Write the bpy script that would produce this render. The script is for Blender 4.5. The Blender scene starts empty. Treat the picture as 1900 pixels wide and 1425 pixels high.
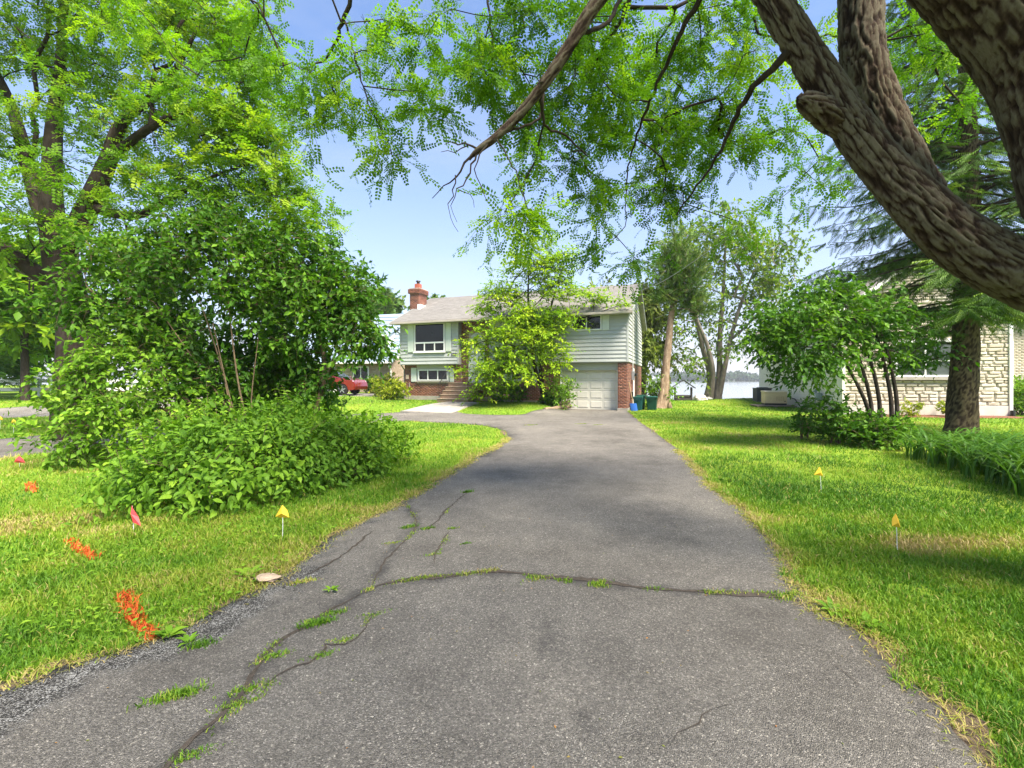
import bpy, bmesh, math, random
import numpy as np
from mathutils import Vector, Matrix, noise as mnoise
from mathutils.geometry import delaunay_2d_cdt

SC = bpy.context.scene
COL = SC.collection
R = math.radians
PI = math.pi

# ------------------------------------------------------------------ camera
EYE = 1.6
cam_d = bpy.data.cameras.new('camera')
cam = bpy.data.objects.new('camera', cam_d)
COL.objects.link(cam)
cam.location = (0, 0, EYE)
cam.rotation_euler = (R(90), 0, 0)
cam_d.sensor_width = 36
cam_d.lens = 850 / 1900 * 36
cam_d.shift_y = -8.5 / 1900
cam_d.clip_start = 0.05
cam_d.clip_end = 6000
SC.camera = cam

# ------------------------------------------------------------------ sky, sun, exposure
SUN_DIR = Vector((0.48, -0.60, 1.15)).normalized()      # towards the sun
w = bpy.data.worlds.new('World')
SC.world = w
w.use_nodes = True
nt = w.node_tree
nt.nodes.clear()
sky = nt.nodes.new('ShaderNodeTexSky')
sky.sky_type = 'NISHITA'
sky.sun_disc = False
sky.sun_elevation = math.asin(SUN_DIR.z)
sky.sun_rotation = math.atan2(SUN_DIR.x, SUN_DIR.y)
sky.altitude = 100
sky.air_density = 0.9
sky.dust_density = 1.2
sky.ozone_density = 6.5
geo = nt.nodes.new('ShaderNodeTexCoord')
mp = nt.nodes.new('ShaderNodeMapping')
mp.inputs['Scale'].default_value = (1.2, 1.2, 4.0)
cn = nt.nodes.new('ShaderNodeTexNoise')
cn.inputs['Scale'].default_value = 1.6
cn.inputs['Detail'].default_value = 7
cn.inputs['Roughness'].default_value = 0.55
cr = nt.nodes.new('ShaderNodeValToRGB')
cr.color_ramp.elements[0].position = 0.50
cr.color_ramp.elements[0].color = (0.0, 0.0, 0.0, 1)
cr.color_ramp.elements[1].position = 0.72
cr.color_ramp.elements[1].color = (0.20, 0.20, 0.20, 1)
mixc = nt.nodes.new('ShaderNodeMixRGB')
mixc.inputs['Color2'].default_value = (3.0, 3.1, 3.2, 1)
bg = nt.nodes.new('ShaderNodeBackground')
bg.inputs['Strength'].default_value = 0.097
wo = nt.nodes.new('ShaderNodeOutputWorld')
nt.links.new(geo.outputs['Generated'], mp.inputs['Vector'])
nt.links.new(mp.outputs['Vector'], cn.inputs['Vector'])
nt.links.new(cn.outputs['Fac'], cr.inputs['Fac'])
nt.links.new(cr.outputs['Color'], mixc.inputs['Fac'])
nt.links.new(sky.outputs['Color'], mixc.inputs['Color1'])
# summer haze: whiter towards the horizon all the way round
sxyz = nt.nodes.new('ShaderNodeSeparateXYZ')
nt.links.new(geo.outputs['Generated'], sxyz.inputs['Vector'])
hz1 = nt.nodes.new('ShaderNodeMath'); hz1.operation = 'SUBTRACT'; hz1.use_clamp = True
hz1.inputs[0].default_value = 1.0
nt.links.new(sxyz.outputs['Z'], hz1.inputs[1])
hz2 = nt.nodes.new('ShaderNodeMath'); hz2.operation = 'POWER'
nt.links.new(hz1.outputs[0], hz2.inputs[0]); hz2.inputs[1].default_value = 3.1
hz3 = nt.nodes.new('ShaderNodeMath'); hz3.operation = 'MULTIPLY'
nt.links.new(hz2.outputs[0], hz3.inputs[0]); hz3.inputs[1].default_value = 0.97
mixh = nt.nodes.new('ShaderNodeMixRGB')
mixh.inputs['Color2'].default_value = (2.75, 2.72, 2.85, 1)
nt.links.new(hz3.outputs[0], mixh.inputs['Fac'])
nt.links.new(mixc.outputs['Color'], mixh.inputs['Color1'])
nt.links.new(mixh.outputs['Color'], bg.inputs['Color'])
nt.links.new(bg.outputs['Background'], wo.inputs['Surface'])

sun_d = bpy.data.lights.new('sun', 'SUN')
sun_d.energy = 4.0
sun_d.angle = R(22)
sun_d.color = (1.0, 0.92, 0.78)
sun = bpy.data.objects.new('sun', sun_d)
COL.objects.link(sun)
sun.location = (20, -15, 40)
sun.rotation_euler = SUN_DIR.to_track_quat('Z', 'Y').to_euler()

vs = SC.view_settings
vs.view_transform = 'Standard'
vs.look = 'None'
vs.exposure = 1.9
vs.gamma = 1
vs.use_curve_mapping = False
SC.render.engine = 'CYCLES'
SC.cycles.use_denoising = True
SC.cycles.max_bounces = 8
SC.cycles.transparent_max_bounces = 8
SC.cycles.transmission_bounces = 6
SC.cycles.caustics_reflective = False
SC.cycles.caustics_refractive = False

# ------------------------------------------------------------------ helpers
F_, CX_, H_ = 850.0, 950.0, 704.0


def at(px, py, d):
    return np.array(((px - CX_) / F_ * d, d, EYE + (H_ - py) / F_ * d))


def gp(px, py, z=0.0):
    d = F_ * (EYE - z) / (py - H_)
    return ((px - CX_) / F_ * d, d)


def s2l(r, g, b):
    f = lambda c: (c / 255 / 12.92) if c / 255 <= 0.04045 else ((c / 255 + 0.055) / 1.055) ** 2.4
    return (f(r), f(g), f(b))


def sm(a, b, x):
    t = np.clip((np.asarray(x, float) - a) / (b - a), 0, 1)
    return t * t * (3 - 2 * t)


class VN:                       # smooth value noise on the plane
    def __init__(self, seed):
        self.g = np.random.default_rng(seed).random((256, 256))

    def __call__(self, x, y, s=1.0):
        x = np.asarray(x, float) / s; y = np.asarray(y, float) / s
        xi = np.floor(x).astype(int); yi = np.floor(y).astype(int)
        fx = x - xi; fy = y - yi
        fx = fx * fx * (3 - 2 * fx); fy = fy * fy * (3 - 2 * fy)
        g = self.g
        a = g[xi % 256, yi % 256]; b = g[(xi + 1) % 256, yi % 256]
        c = g[xi % 256, (yi + 1) % 256]; d = g[(xi + 1) % 256, (yi + 1) % 256]
        return (a * (1 - fx) + b * fx) * (1 - fy) + (c * (1 - fx) + d * fx) * fy


vn1, vn2, vn3 = VN(1), VN(2), VN(3)


def R_(s): return np.random.default_rng(s)



def gz(x, y):
    x = np.asarray(x, float); y = np.asarray(y, float)
    z = 0.36 * sm(3.0, 1.6, x) * sm(20.0, 24.0, y)
    z = z + 0.22 * sm(-5, -12, x) * sm(16, 30, y)
    z = z + 0.30 * np.exp(-((x - 16) ** 2 / 9 + (y - 31) ** 2 / 7))
    z = z + 0.03 * (vn1(x, y, 3.3) - 0.5)
    shore = 36.5 + 60 * sm(5, -6, x) + 1.2 * (vn2(x, y * 0, 5.0) - 0.5)
    z = z - 3.2 * sm(-1.0, 3.0, y - shore)
    return z


def tag(o, label=None, cat=None, group=None, kind=None):
    if label: o['label'] = label
    if cat: o['category'] = cat
    if group: o['group'] = group
    if kind: o['kind'] = kind
    return o


def empty(name, loc=(0, 0, 0), rz=0.0):
    o = bpy.data.objects.new(name, None)
    o.empty_display_size = 0.2
    COL.objects.link(o)
    o.location = loc
    o.rotation_euler = (0, 0, rz)
    return o


def mobj(name, me, mat=None, parent=None, loc=None, smooth=False):
    o = bpy.data.objects.new(name, me)
    COL.objects.link(o)
    if mat is not None and len(me.materials) == 0:
        me.materials.append(mat)
    if parent is not None: o.parent = parent
    if loc is not None: o.location = loc
    if smooth:
        me.polygons.foreach_set('use_smooth', np.ones(len(me.polygons), bool))
    return o


def mesh_np(name, V, faces, attrs=None):
    """faces: list of int arrays (n,k)"""
    me = bpy.data.meshes.new(name)
    V = np.ascontiguousarray(V, np.float32)
    me.vertices.add(len(V))
    me.vertices.foreach_set('co', V.ravel())
    loops = np.concatenate([f.ravel() for f in faces]).astype(np.int32)
    sizes = np.concatenate([np.full(len(f), f.shape[1]) for f in faces])
    starts = np.concatenate(([0], np.cumsum(sizes)[:-1])).astype(np.int32)
    me.loops.add(len(loops))
    me.loops.foreach_set('vertex_index', loops)
    me.polygons.add(len(sizes))
    me.polygons.foreach_set('loop_start', starts)
    for k, a in (attrs or {}).items():
        at_ = me.attributes.new(k, 'FLOAT', 'POINT')
        at_.data.foreach_set('value', np.ascontiguousarray(a, np.float32))
    me.update(calc_edges=True)
    return me


class MB:
    """collects simple solids, then becomes ONE mesh object"""
    def __init__(self):
        self.v = []; self.f = []

    def add(self, vs_, fs):
        n = len(self.v)
        self.v += [tuple(p) for p in vs_]
        self.f += [tuple(i + n for i in f) for f in fs]
        return self

    def box(self, x0, x1, y0, y1, z0, z1):
        return self.add([(x0, y0, z0), (x1, y0, z0), (x1, y1, z0), (x0, y1, z0),
                         (x0, y0, z1), (x1, y0, z1), (x1, y1, z1), (x0, y1, z1)],
                        [(0, 3, 2, 1), (4, 5, 6, 7), (0, 1, 5, 4), (1, 2, 6, 5), (2, 3, 7, 6), (3, 0, 4, 7)])

    def prism(self, poly, y0, y1):
        """poly in xz, swept along y"""
        n = len(poly)
        vs_ = [(x, y0, z) for x, z in poly] + [(x, y1, z) for x, z in poly]
        fs = [tuple(range(n)), tuple(range(2 * n - 1, n - 1, -1))]
        fs += [(i, i + n, (i + 1) % n + n, (i + 1) % n) for i in range(n)]
        return self.add(vs_, fs)

    def prismx(self, poly, x0, x1):
        """poly in yz, swept along x"""
        n = len(poly)
        vs_ = [(x0, y, z) for y, z in poly] + [(x1, y, z) for y, z in poly]
        fs = [tuple(range(n - 1, -1, -1)), tuple(range(n, 2 * n))]
        fs += [(i, (i + 1) % n, (i + 1) % n + n, i + n) for i in range(n)]
        return self.add(vs_, fs)

    def prismz(self, poly, z0, z1):
        n = len(poly)
        vs_ = [(x, y, z0) for x, y in poly] + [(x, y, z1) for x, y in poly]
        fs = [tuple(range(n - 1, -1, -1)), tuple(range(n, 2 * n))]
        fs += [(i, (i + 1) % n, (i + 1) % n + n, i + n) for i in range(n)]
        return self.add(vs_, fs)

    def tube(self, pts, rad, k=8):
        V, f4 = tube_np(np.array(pts, float), np.full(len(pts), rad) if np.isscalar(rad) else np.array(rad), k)
        self.add(V, f4.tolist())
        n = len(self.v) - len(V)
        self.f.append(tuple(n + i for i in range(k - 1, -1, -1)))
        self.f.append(tuple(n + len(V) - k + i for i in range(k)))
        return self

    def lathe(self, prof, c=(0, 0, 0), k=20, axis='z'):
        vs_ = []
        for r, h in prof:
            for i in range(k):
                a = 2 * PI * i / k
                p = (r * math.cos(a), r * math.sin(a), h)
                if axis == 'y': p = (p[0], p[2], p[1])
                if axis == 'x': p = (p[2], p[0], p[1])
                vs_.append((p[0] + c[0], p[1] + c[1], p[2] + c[2]))
        fs = []
        for j in range(len(prof) - 1):
            for i in range(k):
                fs.append((j * k + i, j * k + (i + 1) % k, (j + 1) * k + (i + 1) % k, (j + 1) * k + i))
        fs.append(tuple(range(k - 1, -1, -1)))
        fs.append(tuple((len(prof) - 1) * k + i for i in range(k)))
        return self.add(vs_, fs)

    def build(self, name, mat, parent=None, bevel=0.0, smooth=False, loc=None, rz=0.0):
        me = bpy.data.meshes.new(name)
        me.from_pydata(self.v, [], self.f)
        bm = bmesh.new(); bm.from_mesh(me)
        bmesh.ops.recalc_face_normals(bm, faces=bm.faces)
        if bevel:
            bmesh.ops.bevel(bm, geom=[e for e in bm.edges if len(e.link_faces) == 2 and e.calc_face_angle(0) > 0.5],
                            offset=bevel, segments=2, affect='EDGES', profile=0.5, clamp_overlap=True)
        bm.to_mesh(me); bm.free()
        o = mobj(name, me, mat, parent, loc, smooth)
        if rz: o.rotation_euler = (0, 0, rz)
        if smooth:
            bm = bmesh.new(); bm.from_mesh(me)
            for e in bm.edges:
                if len(e.link_faces) == 2 and e.calc_face_angle(0) > 0.7: e.smooth = False
            bm.to_mesh(me); bm.free()
        return o


def tube_np(P, rad, k=6):
    n = len(P)
    T = np.gradient(P, axis=0)
    T /= np.linalg.norm(T, axis=1)[:, None] + 1e-9
    ref = np.array((0.0, 0, 1)) if abs(T[0, 2]) < 0.9 else np.array((1.0, 0, 0))
    N = np.empty_like(P); B = np.empty_like(P)
    u = np.cross(T[0], ref); u /= np.linalg.norm(u) + 1e-9
    for i in range(n):
        u = u - T[i] * np.dot(u, T[i])
        u /= np.linalg.norm(u) + 1e-9
        N[i] = u; B[i] = np.cross(T[i], u)
    a = np.arange(k) * 2 * PI / k
    V = P[:, None, :] + rad[:, None, None] * (np.cos(a)[None, :, None] * N[:, None, :] + np.sin(a)[None, :, None] * B[:, None, :])
    i, j = np.meshgrid(np.arange(n - 1), np.arange(k), indexing='ij')
    f = np.stack([i * k + j, i * k + (j + 1) % k, (i + 1) * k + (j + 1) % k, (i + 1) * k + j], -1).reshape(-1, 4)
    return V.reshape(-1, 3), f


def spline(pts, step=0.2):
    """Catmull-Rom through pts (n,d), resampled about every step"""
    P = np.array(pts, float)
    P = np.vstack([2 * P[0] - P[1], P, 2 * P[-1] - P[-2]])
    out = []
    for i in range(1, len(P) - 2):
        p0, p1, p2, p3 = P[i - 1], P[i], P[i + 1], P[i + 2]
        m = max(2, int(np.linalg.norm((p2 - p1)[:3]) / step))
        for t in np.arange(m) / m:
            out.append(0.5 * (2 * p1 + (p2 - p0) * t + (2 * p0 - 5 * p1 + 4 * p2 - p3) * t * t + (3 * p1 - p0 - 3 * p2 + p3) * t ** 3))
    out.append(P[-2])
    return np.array(out)


# ------------------------------------------------------------------ materials
MATS = {}


def node(nt, t, **kw):
    n = nt.nodes.new(t)
    for k, v in kw.items():
        if k.startswith('_'): setattr(n, k[1:], v)
    return n


def new_mat(name):
    m = bpy.data.materials.new(name)
    m.use_nodes = True
    nt = m.node_tree
    b = nt.nodes['Principled BSDF']
    return m, nt, b


def ramp(nt, fac, stops):
    r = nt.nodes.new('ShaderNodeValToRGB')
    els = r.color_ramp.elements
    while len(els) > 1: els.remove(els[-1])
    els[0].position = stops[0][0]; els[0].color = (*stops[0][1], 1)
    for p, c in stops[1:]:
        e = els.new(p); e.color = (*c, 1)
    nt.links.new(fac, r.inputs['Fac'])
    return r.outputs['Color']


def pos(nt, scale=(1, 1, 1), obj=False):
    tc = nt.nodes.new('ShaderNodeTexCoord')
    m = nt.nodes.new('ShaderNodeMapping')
    m.inputs['Scale'].default_value = scale
    if obj:
        nt.links.new(tc.outputs['Object'], m.inputs['Vector'])
    else:
        g = nt.nodes.new('ShaderNodeNewGeometry')
        nt.links.new(g.outputs['Position'], m.inputs['Vector'])
    return m.outputs['Vector']


def ntex(nt, vec, scale, detail=4, rough=0.55, dist=0.0):
    n = nt.nodes.new('ShaderNodeTexNoise')
    n.inputs['Scale'].default_value = scale
    n.inputs['Detail'].default_value = detail
    n.inputs['Roughness'].default_value = rough
    n.inputs['Distortion'].default_value = dist
    nt.links.new(vec, n.inputs['Vector'])
    return n.outputs['Fac']


def mixc_(nt, fac, a, b, mode='MIX'):
    m = nt.nodes.new('ShaderNodeMixRGB')
    m.blend_type = mode
    for inp, v in (('Fac', fac), ('Color1', a), ('Color2', b)):
        if hasattr(v, 'is_linked') or hasattr(v, 'links'):
            nt.links.new(v, m.inputs[inp])
        elif isinstance(v, (int, float)):
            m.inputs[inp].default_value = v
        else:
            m.inputs[inp].default_value = (*v, 1)
    return m.outputs['Color']


def math_(nt, op, a, b=0.0, clamp=False):
    m = nt.nodes.new('ShaderNodeMath')
    m.operation = op; m.use_clamp = clamp
    for i, v in enumerate((a, b)):
        if hasattr(v, 'links'): nt.links.new(v, m.inputs[i])
        else: m.inputs[i].default_value = v
    return m.outputs[0]


def bump(nt, b, h, strength=0.4, dist=0.01):
    n = nt.nodes.new('ShaderNodeBump')
    n.inputs['Strength'].default_value = strength
    n.inputs['Distance'].default_value = dist
    nt.links.new(h, n.inputs['Height'])
    nt.links.new(n.outputs['Normal'], b.inputs['Normal'])


def attr(nt, name):
    a = nt.nodes.new('ShaderNodeAttribute')
    a.attribute_name = name
    return a.outputs['Fac']


def plain(name, c, rough=0.6, var=0.12, scale=6.0, bmp=0.0, metal=0.0, spec=0.4, stretch=(1, 1, 1), fine=0.0):
    """painted / mineral surface with mottled colour and a little relief"""
    if name in MATS: return MATS[name]
    m, nt, b = new_mat(name)
    v = pos(nt, stretch, obj=True)
    n = ntex(nt, v, scale, 6, 0.6)
    lo = tuple(x * (1 - var) for x in c); hi = tuple(min(1, x * (1 + var)) for x in c)
    col = ramp(nt, n, [(0.3, lo), (0.7, hi)])
    nt.links.new(col, b.inputs['Base Color'])
    b.inputs['Roughness'].default_value = rough
    b.inputs['Metallic'].default_value = metal
    b.inputs['Specular IOR Level'].default_value = spec
    if bmp:
        bump(nt, b, ntex(nt, v, scale * 6, 5, 0.65), bmp, 0.01)
    MATS[name] = m
    return m


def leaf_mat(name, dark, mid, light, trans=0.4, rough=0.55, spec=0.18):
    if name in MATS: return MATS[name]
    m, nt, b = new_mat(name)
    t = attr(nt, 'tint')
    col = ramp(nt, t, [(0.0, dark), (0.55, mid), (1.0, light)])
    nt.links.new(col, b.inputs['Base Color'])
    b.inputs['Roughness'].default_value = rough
    b.inputs['Specular IOR Level'].default_value = spec
    tr = nt.nodes.new('ShaderNodeBsdfTranslucent')
    tc = mixc_(nt, 1.0, col, (1.25, 1.35, 0.6), 'MULTIPLY')
    nt.links.new(tc, tr.inputs['Color'])
    mx = nt.nodes.new('ShaderNodeMixShader')
    mx.inputs['Fac'].default_value = trans
    out = nt.nodes['Material Output']
    nt.links.new(b.outputs[0], mx.inputs[1]); nt.links.new(tr.outputs[0], mx.inputs[2])
    nt.links.new(mx.outputs[0], out.inputs['Surface'])
    MATS[name] = m
    return m


def bark_mat(name, a, bcol, c, scale=9.0, use_ridge=False):
    if name in MATS: return MATS[name]
    m, nt, b = new_mat(name)
    v = pos(nt, (1, 1, 0.35), obj=False)
    n = ntex(nt, v, scale, 8, 0.65, 0.4)
    n2 = ntex(nt, v, scale * 4, 6, 0.7)
    if use_ridge:
        rd = attr(nt, 'ridge')
        f = math_(nt, 'ADD', math_(nt, 'MULTIPLY', rd, 0.75), math_(nt, 'MULTIPLY', n, 0.3))
        f = math_(nt, 'ADD', f, math_(nt, 'MULTIPLY', math_(nt, 'SUBTRACT', n2, 0.5), 0.45))
    else:
        f = n
    col = ramp(nt, f, [(0.22, a), (0.5, bcol), (0.78, c)])
    nt.links.new(col, b.inputs['Base Color'])
    b.inputs['Roughness'].default_value = 0.9
    b.inputs['Specular IOR Level'].default_value = 0.2
    h = math_(nt, 'ADD', n, math_(nt, 'MULTIPLY', n2, 0.6))
    bump(nt, b, h, 0.9, 0.02)
    MATS[name] = m
    return m


def glass_mat(name, tintc=(0.007, 0.009, 0.008)):
    if name in MATS: return MATS[name]
    m, nt, b = new_mat(name)
    v = pos(nt, (1, 1, 1), obj=True)
    n = ntex(nt, v, 1.2, 3)
    col = ramp(nt, n, [(0.35, tuple(x * 0.6 for x in tintc)), (0.7, tuple(x * 1.8 for x in tintc))])
    nt.links.new(col, b.inputs['Base Color'])
    b.inputs['Roughness'].default_value = 0.03
    b.inputs['Specular IOR Level'].default_value = 0.42
    bump(nt, b, ntex(nt, v, 2.0, 2), 0.03, 0.02)
    MATS[name] = m
    return m


G = s2l
M_white = plain('white_vinyl', (0.80, 0.80, 0.76), 0.4, 0.05)
M_glass = glass_mat('window_glass')
M_siding = plain('grey_siding_paint', (0.405, 0.418, 0.395), 0.55, 0.10, 3.0, 0.08, stretch=(0.5, 1, 4))
M_shutter = plain('pale_shutter_paint', (0.60, 0.64, 0.57), 0.5, 0.05, 4)
M_black = plain('black_iron', (0.02, 0.02, 0.02), 0.45, 0.3)
M_concrete = plain('concrete', (0.30, 0.27, 0.23), 0.9, 0.22, 3.5, 0.25)
M_stepc = plain('step_concrete', (0.27, 0.18, 0.12), 0.9, 0.25, 4, 0.25)
M_mortar = plain('mortar', (0.40, 0.33, 0.28), 0.95, 0.15, 12, 0.3)
M_garage = plain('garage_door_paint', (0.66, 0.63, 0.55), 0.45, 0.05, 2.5)
M_soffit = plain('soffit_paint', (0.30, 0.30, 0.27), 0.6, 0.06)
M_gutter = plain('taupe_gutter', (0.36, 0.32, 0.27), 0.45, 0.08)
M_soil = plain('soil', (0.120, 0.084, 0.055), 0.95, 0.75, 38, 1.0)
M_red = plain('flag_red', (0.78, 0.07, 0.08), 0.5, 0.1, 9)
M_yel = plain('flag_yellow', (0.85, 0.52, 0.03), 0.5, 0.1, 9)


def brick_mat(name, cols):
    m, nt, b = new_mat(name)
    t = attr(nt, 'tint')
    col = ramp(nt, t, [(0.0, cols[0]), (0.4, cols[1]), (0.8, cols[2]), (1.0, cols[3])])
    v = pos(nt, (1, 1, 1), obj=True)
    n = ntex(nt, v, 30, 5, 0.7)
    col = mixc_(nt, 0.35, col, ramp(nt, n, [(0.3, (0.35, 0.35, 0.35)), (0.7, (1.3, 1.3, 1.3))]), 'MULTIPLY')
    nt.links.new(col, b.inputs['Base Color'])
    b.inputs['Roughness'].default_value = 0.9
    bump(nt, b, n, 0.5, 0.006)
    return m


M_brick = brick_mat('red_brown_brick', [(0.10, 0.035, 0.022), (0.19, 0.065, 0.038), (0.27, 0.105, 0.06), (0.34, 0.16, 0.10)])
M_tanbrick = brick_mat('tan_brick', [(0.30, 0.22, 0.15), (0.40, 0.30, 0.21), (0.48, 0.38, 0.28), (0.55, 0.45, 0.35)])


def shingle_mat(name, c1, c2, rowdir='y'):
    m, nt, b = new_mat(name)
    tc = nt.nodes.new('ShaderNodeTexCoord')
    br = nt.nodes.new('ShaderNodeTexBrick')
    mpn = nt.nodes.new('ShaderNodeMapping')
    nt.links.new(tc.outputs['Object'], mpn.inputs['Vector'])
    nt.links.new(mpn.outputs['Vector'], br.inputs['Vector'])
    br.inputs['Scale'].default_value = 1
    br.inputs['Brick Width'].default_value = 0.33
    br.inputs['Row Height'].default_value = 0.135
    br.inputs['Mortar Size'].default_value = 0.006
    br.inputs['Color1'].default_value = (*c1, 1)
    br.inputs['Color2'].default_value = (*c2, 1)
    br.inputs['Mortar'].default_value = (*tuple(x * 0.55 for x in c1), 1)
    n = ntex(nt, mpn.outputs['Vector'], 1.3, 6, 0.6)
    col = mixc_(nt, 0.5, br.outputs['Color'], ramp(nt, n, [(0.3, (0.7, 0.68, 0.66)), (0.7, (1.2, 1.2, 1.2))]), 'MULTIPLY')
    nt.links.new(col, b.inputs['Base Color'])
    b.inputs['Roughness'].default_value = 0.95
    h = math_(nt, 'ADD', math_(nt, 'MULTIPLY', br.outputs['Fac'], -1.0), math_(nt, 'MULTIPLY', ntex(nt, mpn.outputs['Vector'], 60, 3), 0.5))
    bump(nt, b, h, 0.6, 0.01)
    return m


M_roof = shingle_mat('faded_shingles', (0.28, 0.26, 0.235), (0.34, 0.315, 0.285))


def ground_mat():
    m, nt, b = new_mat('lawn_ground')
    v = pos(nt)
    n = ntex(nt, v, 0.55, 6, 0.6)
    n2 = ntex(nt, v, 14, 5, 0.7)
    col = ramp(nt, n, [(0.3, (0.100, 0.185, 0.016)), (0.5, (0.150, 0.245, 0.020)), (0.72, (0.230, 0.285, 0.032))])
    col = mixc_(nt, 0.75, col, ramp(nt, n2, [(0.3, (0.45, 0.45, 0.45)), (0.7, (1.35, 1.35, 1.3))]), 'MULTIPLY')
    # bare earth under the blades close to the drive
    e = attr(nt, 'bare')
    col = mixc_(nt, e, col, (0.10, 0.072, 0.042))
    nt.links.new(col, b.inputs['Base Color'])
    b.inputs['Roughness'].default_value = 1.0
    b.inputs['Specular IOR Level'].default_value = 0.1
    bump(nt, b, n2, 1.0, 0.03)
    return m


def asphalt_mat(name, base, worn_attr=True):
    m, nt, b = new_mat(name)
    v = pos(nt)
    vo = nt.nodes.new('ShaderNodeTexVoronoi')
    vo.inputs['Scale'].default_value = 170
    nt.links.new(v, vo.inputs['Vector'])
    sep = nt.nodes.new('ShaderNodeSeparateColor')
    nt.links.new(vo.outputs['Color'], sep.inputs['Color'])
    vo2 = nt.nodes.new('ShaderNodeTexVoronoi')
    vo2.inputs['Scale'].default_value = 90
    nt.links.new(v, vo2.inputs['Vector'])
    sep2 = nt.nodes.new('ShaderNodeSeparateColor')
    nt.links.new(vo2.outputs['Color'], sep2.inputs['Color'])
    big = ntex(nt, v, 0.55, 5, 0.6, 0.3)
    mid = ntex(nt, v, 3.0, 6, 0.65)
    fine = ntex(nt, v, 160, 3, 0.7)
    k = base
    c0 = ramp(nt, sep.outputs['Red'], [(0.0, tuple(x * 0.55 for x in k)), (0.5, k), (0.9, tuple(x * 1.3 for x in k)), (0.96, tuple(x * 1.9 for x in k)), (1.0, tuple(x * 2.4 for x in k))])
    c1 = ramp(nt, sep2.outputs['Green'], [(0.0, (0.80, 0.80, 0.80)), (0.94, (1.05, 1.05, 1.05)), (0.98, (1.8, 1.8, 1.75))])
    col = mixc_(nt, 0.8, c0, c1, 'MULTIPLY')
    stain = ramp(nt, math_(nt, 'ADD', math_(nt, 'MULTIPLY', big, 0.62), math_(nt, 'MULTIPLY', mid, 0.38)), [(0.33, (0.58, 0.57, 0.56)), (0.43, (0.82, 0.815, 0.81)), (0.52, (1.0, 1.0, 1.0)), (0.66, (1.3, 1.29, 1.26))])
    col = mixc_(nt, 1.0, col, stain, 'MULTIPLY')
    # loosened edge: tar washed away, pale stones and dark tar side by side
    if worn_attr:
        wa = attr(nt, 'worn')
        wv = ramp(nt, math_(nt, 'ADD', math_(nt, 'MULTIPLY', sep.outputs['Green'], 0.45), math_(nt, 'MULTIPLY', ntex(nt, v, 7, 8, 0.75), 0.62)), [(0.40, (0.022, 0.020, 0.018)), (0.54, (0.065, 0.060, 0.053)), (0.66, (0.18, 0.17, 0.155)), (0.86, (0.46, 0.45, 0.42))])
        lim = ramp(nt, math_(nt, 'ADD', wa, math_(nt, 'MULTIPLY', math_(nt, 'SUBTRACT', ntex(nt, v, 1.7, 6, 0.65), 0.5), 1.5)), [(0.42, (0, 0, 0)), (0.62, (1, 1, 1))])
        col = mixc_(nt, lim, col, wv)
        tar = attr(nt, 'tar')
        tl = ramp(nt, math_(nt, 'ADD', tar, math_(nt, 'MULTIPLY', math_(nt, 'SUBTRACT', ntex(nt, v, 7, 8, 0.75), 0.5), 1.8)), [(0.36, (0, 0, 0)), (0.85, (0.72, 0.72, 0.72))])
        col = mixc_(nt, tl, col, (0.045, 0.042, 0.040))
    nt.links.new(col, b.inputs['Base Color'])
    b.inputs['Roughness'].default_value = 0.88
    b.inputs['Specular IOR Level'].default_value = 0.3
    h = math_(nt, 'ADD', math_(nt, 'MULTIPLY', vo.outputs['Distance'], -1.2), math_(nt, 'MULTIPLY', fine, 0.6))
    h = math_(nt, 'ADD', h, math_(nt, 'MULTIPLY', mid, 1.0))
    bump(nt, b, h, 0.75, 0.012)
    return m


M_ground = ground_mat()
M_asph = asphalt_mat('old_asphalt', (0.162, 0.147, 0.127))
M_asph2 = asphalt_mat('pale_old_asphalt', (0.22, 0.20, 0.172), False)

# ------------------------------------------------------------------ the setting: ground
def axis_pts(lo, hi, step, far):
    a = list(np.arange(lo, hi + 1e-6, step))
    d = step
    p = a[-1]
    while p < far:
        d *= 1.5; p += d; a.append(p)
    p = a[0]; d = step; b = []
    while p > -far:
        d *= 1.5; p -= d; b.append(p)
    return np.array(b[::-1] + a)


def in_poly(px, py, poly):
    x = np.asarray(px); y = np.asarray(py)
    c = np.zeros(x.shape, bool)
    n = len(poly)
    for i in range(n):
        x0, y0 = poly[i]; x1, y1 = poly[(i + 1) % n]
        if y0 == y1: continue
        k = ((y0 > y) != (y1 > y)) & (x < (x1 - x0) * (y - y0) / (y1 - y0) + x0)
        c ^= k
    return c


def d_line(px, py, line):
    x = np.asarray(px, float); y = np.asarray(py, float)
    d = np.full(x.shape, 1e9)
    for (x0, y0), (x1, y1) in zip(line[:-1], line[1:]):
        dx, dy = x1 - x0, y1 - y0
        L = dx * dx + dy * dy + 1e-12
        t = np.clip(((x - x0) * dx + (y - y0) * dy) / L, 0, 1)
        d = np.minimum(d, np.hypot(x - x0 - t * dx, y - y0 - t * dy))
    return d


def gpl(pts): return [gp(*p) for p in pts]


def rough_line(line, step=0.09, amp=0.02, seed=0):
    P = spline([(a, b, 0) for a, b in line], step)[:, :2]
    T = np.gradient(P, axis=0); T /= np.linalg.norm(T, axis=1)[:, None] + 1e-9
    N = np.stack([-T[:, 1], T[:, 0]], 1)
    s = np.arange(len(P)) * step
    o = (vn3(s, s * 0 + seed * 7.3, 0.35) - 0.5) * 2 * amp + (vn2(s, s * 0 + seed * 3.1, 1.6) - 0.5) * 2 * amp * 1.5
    return [tuple(p) for p in P + N * o[:, None]]


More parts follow.
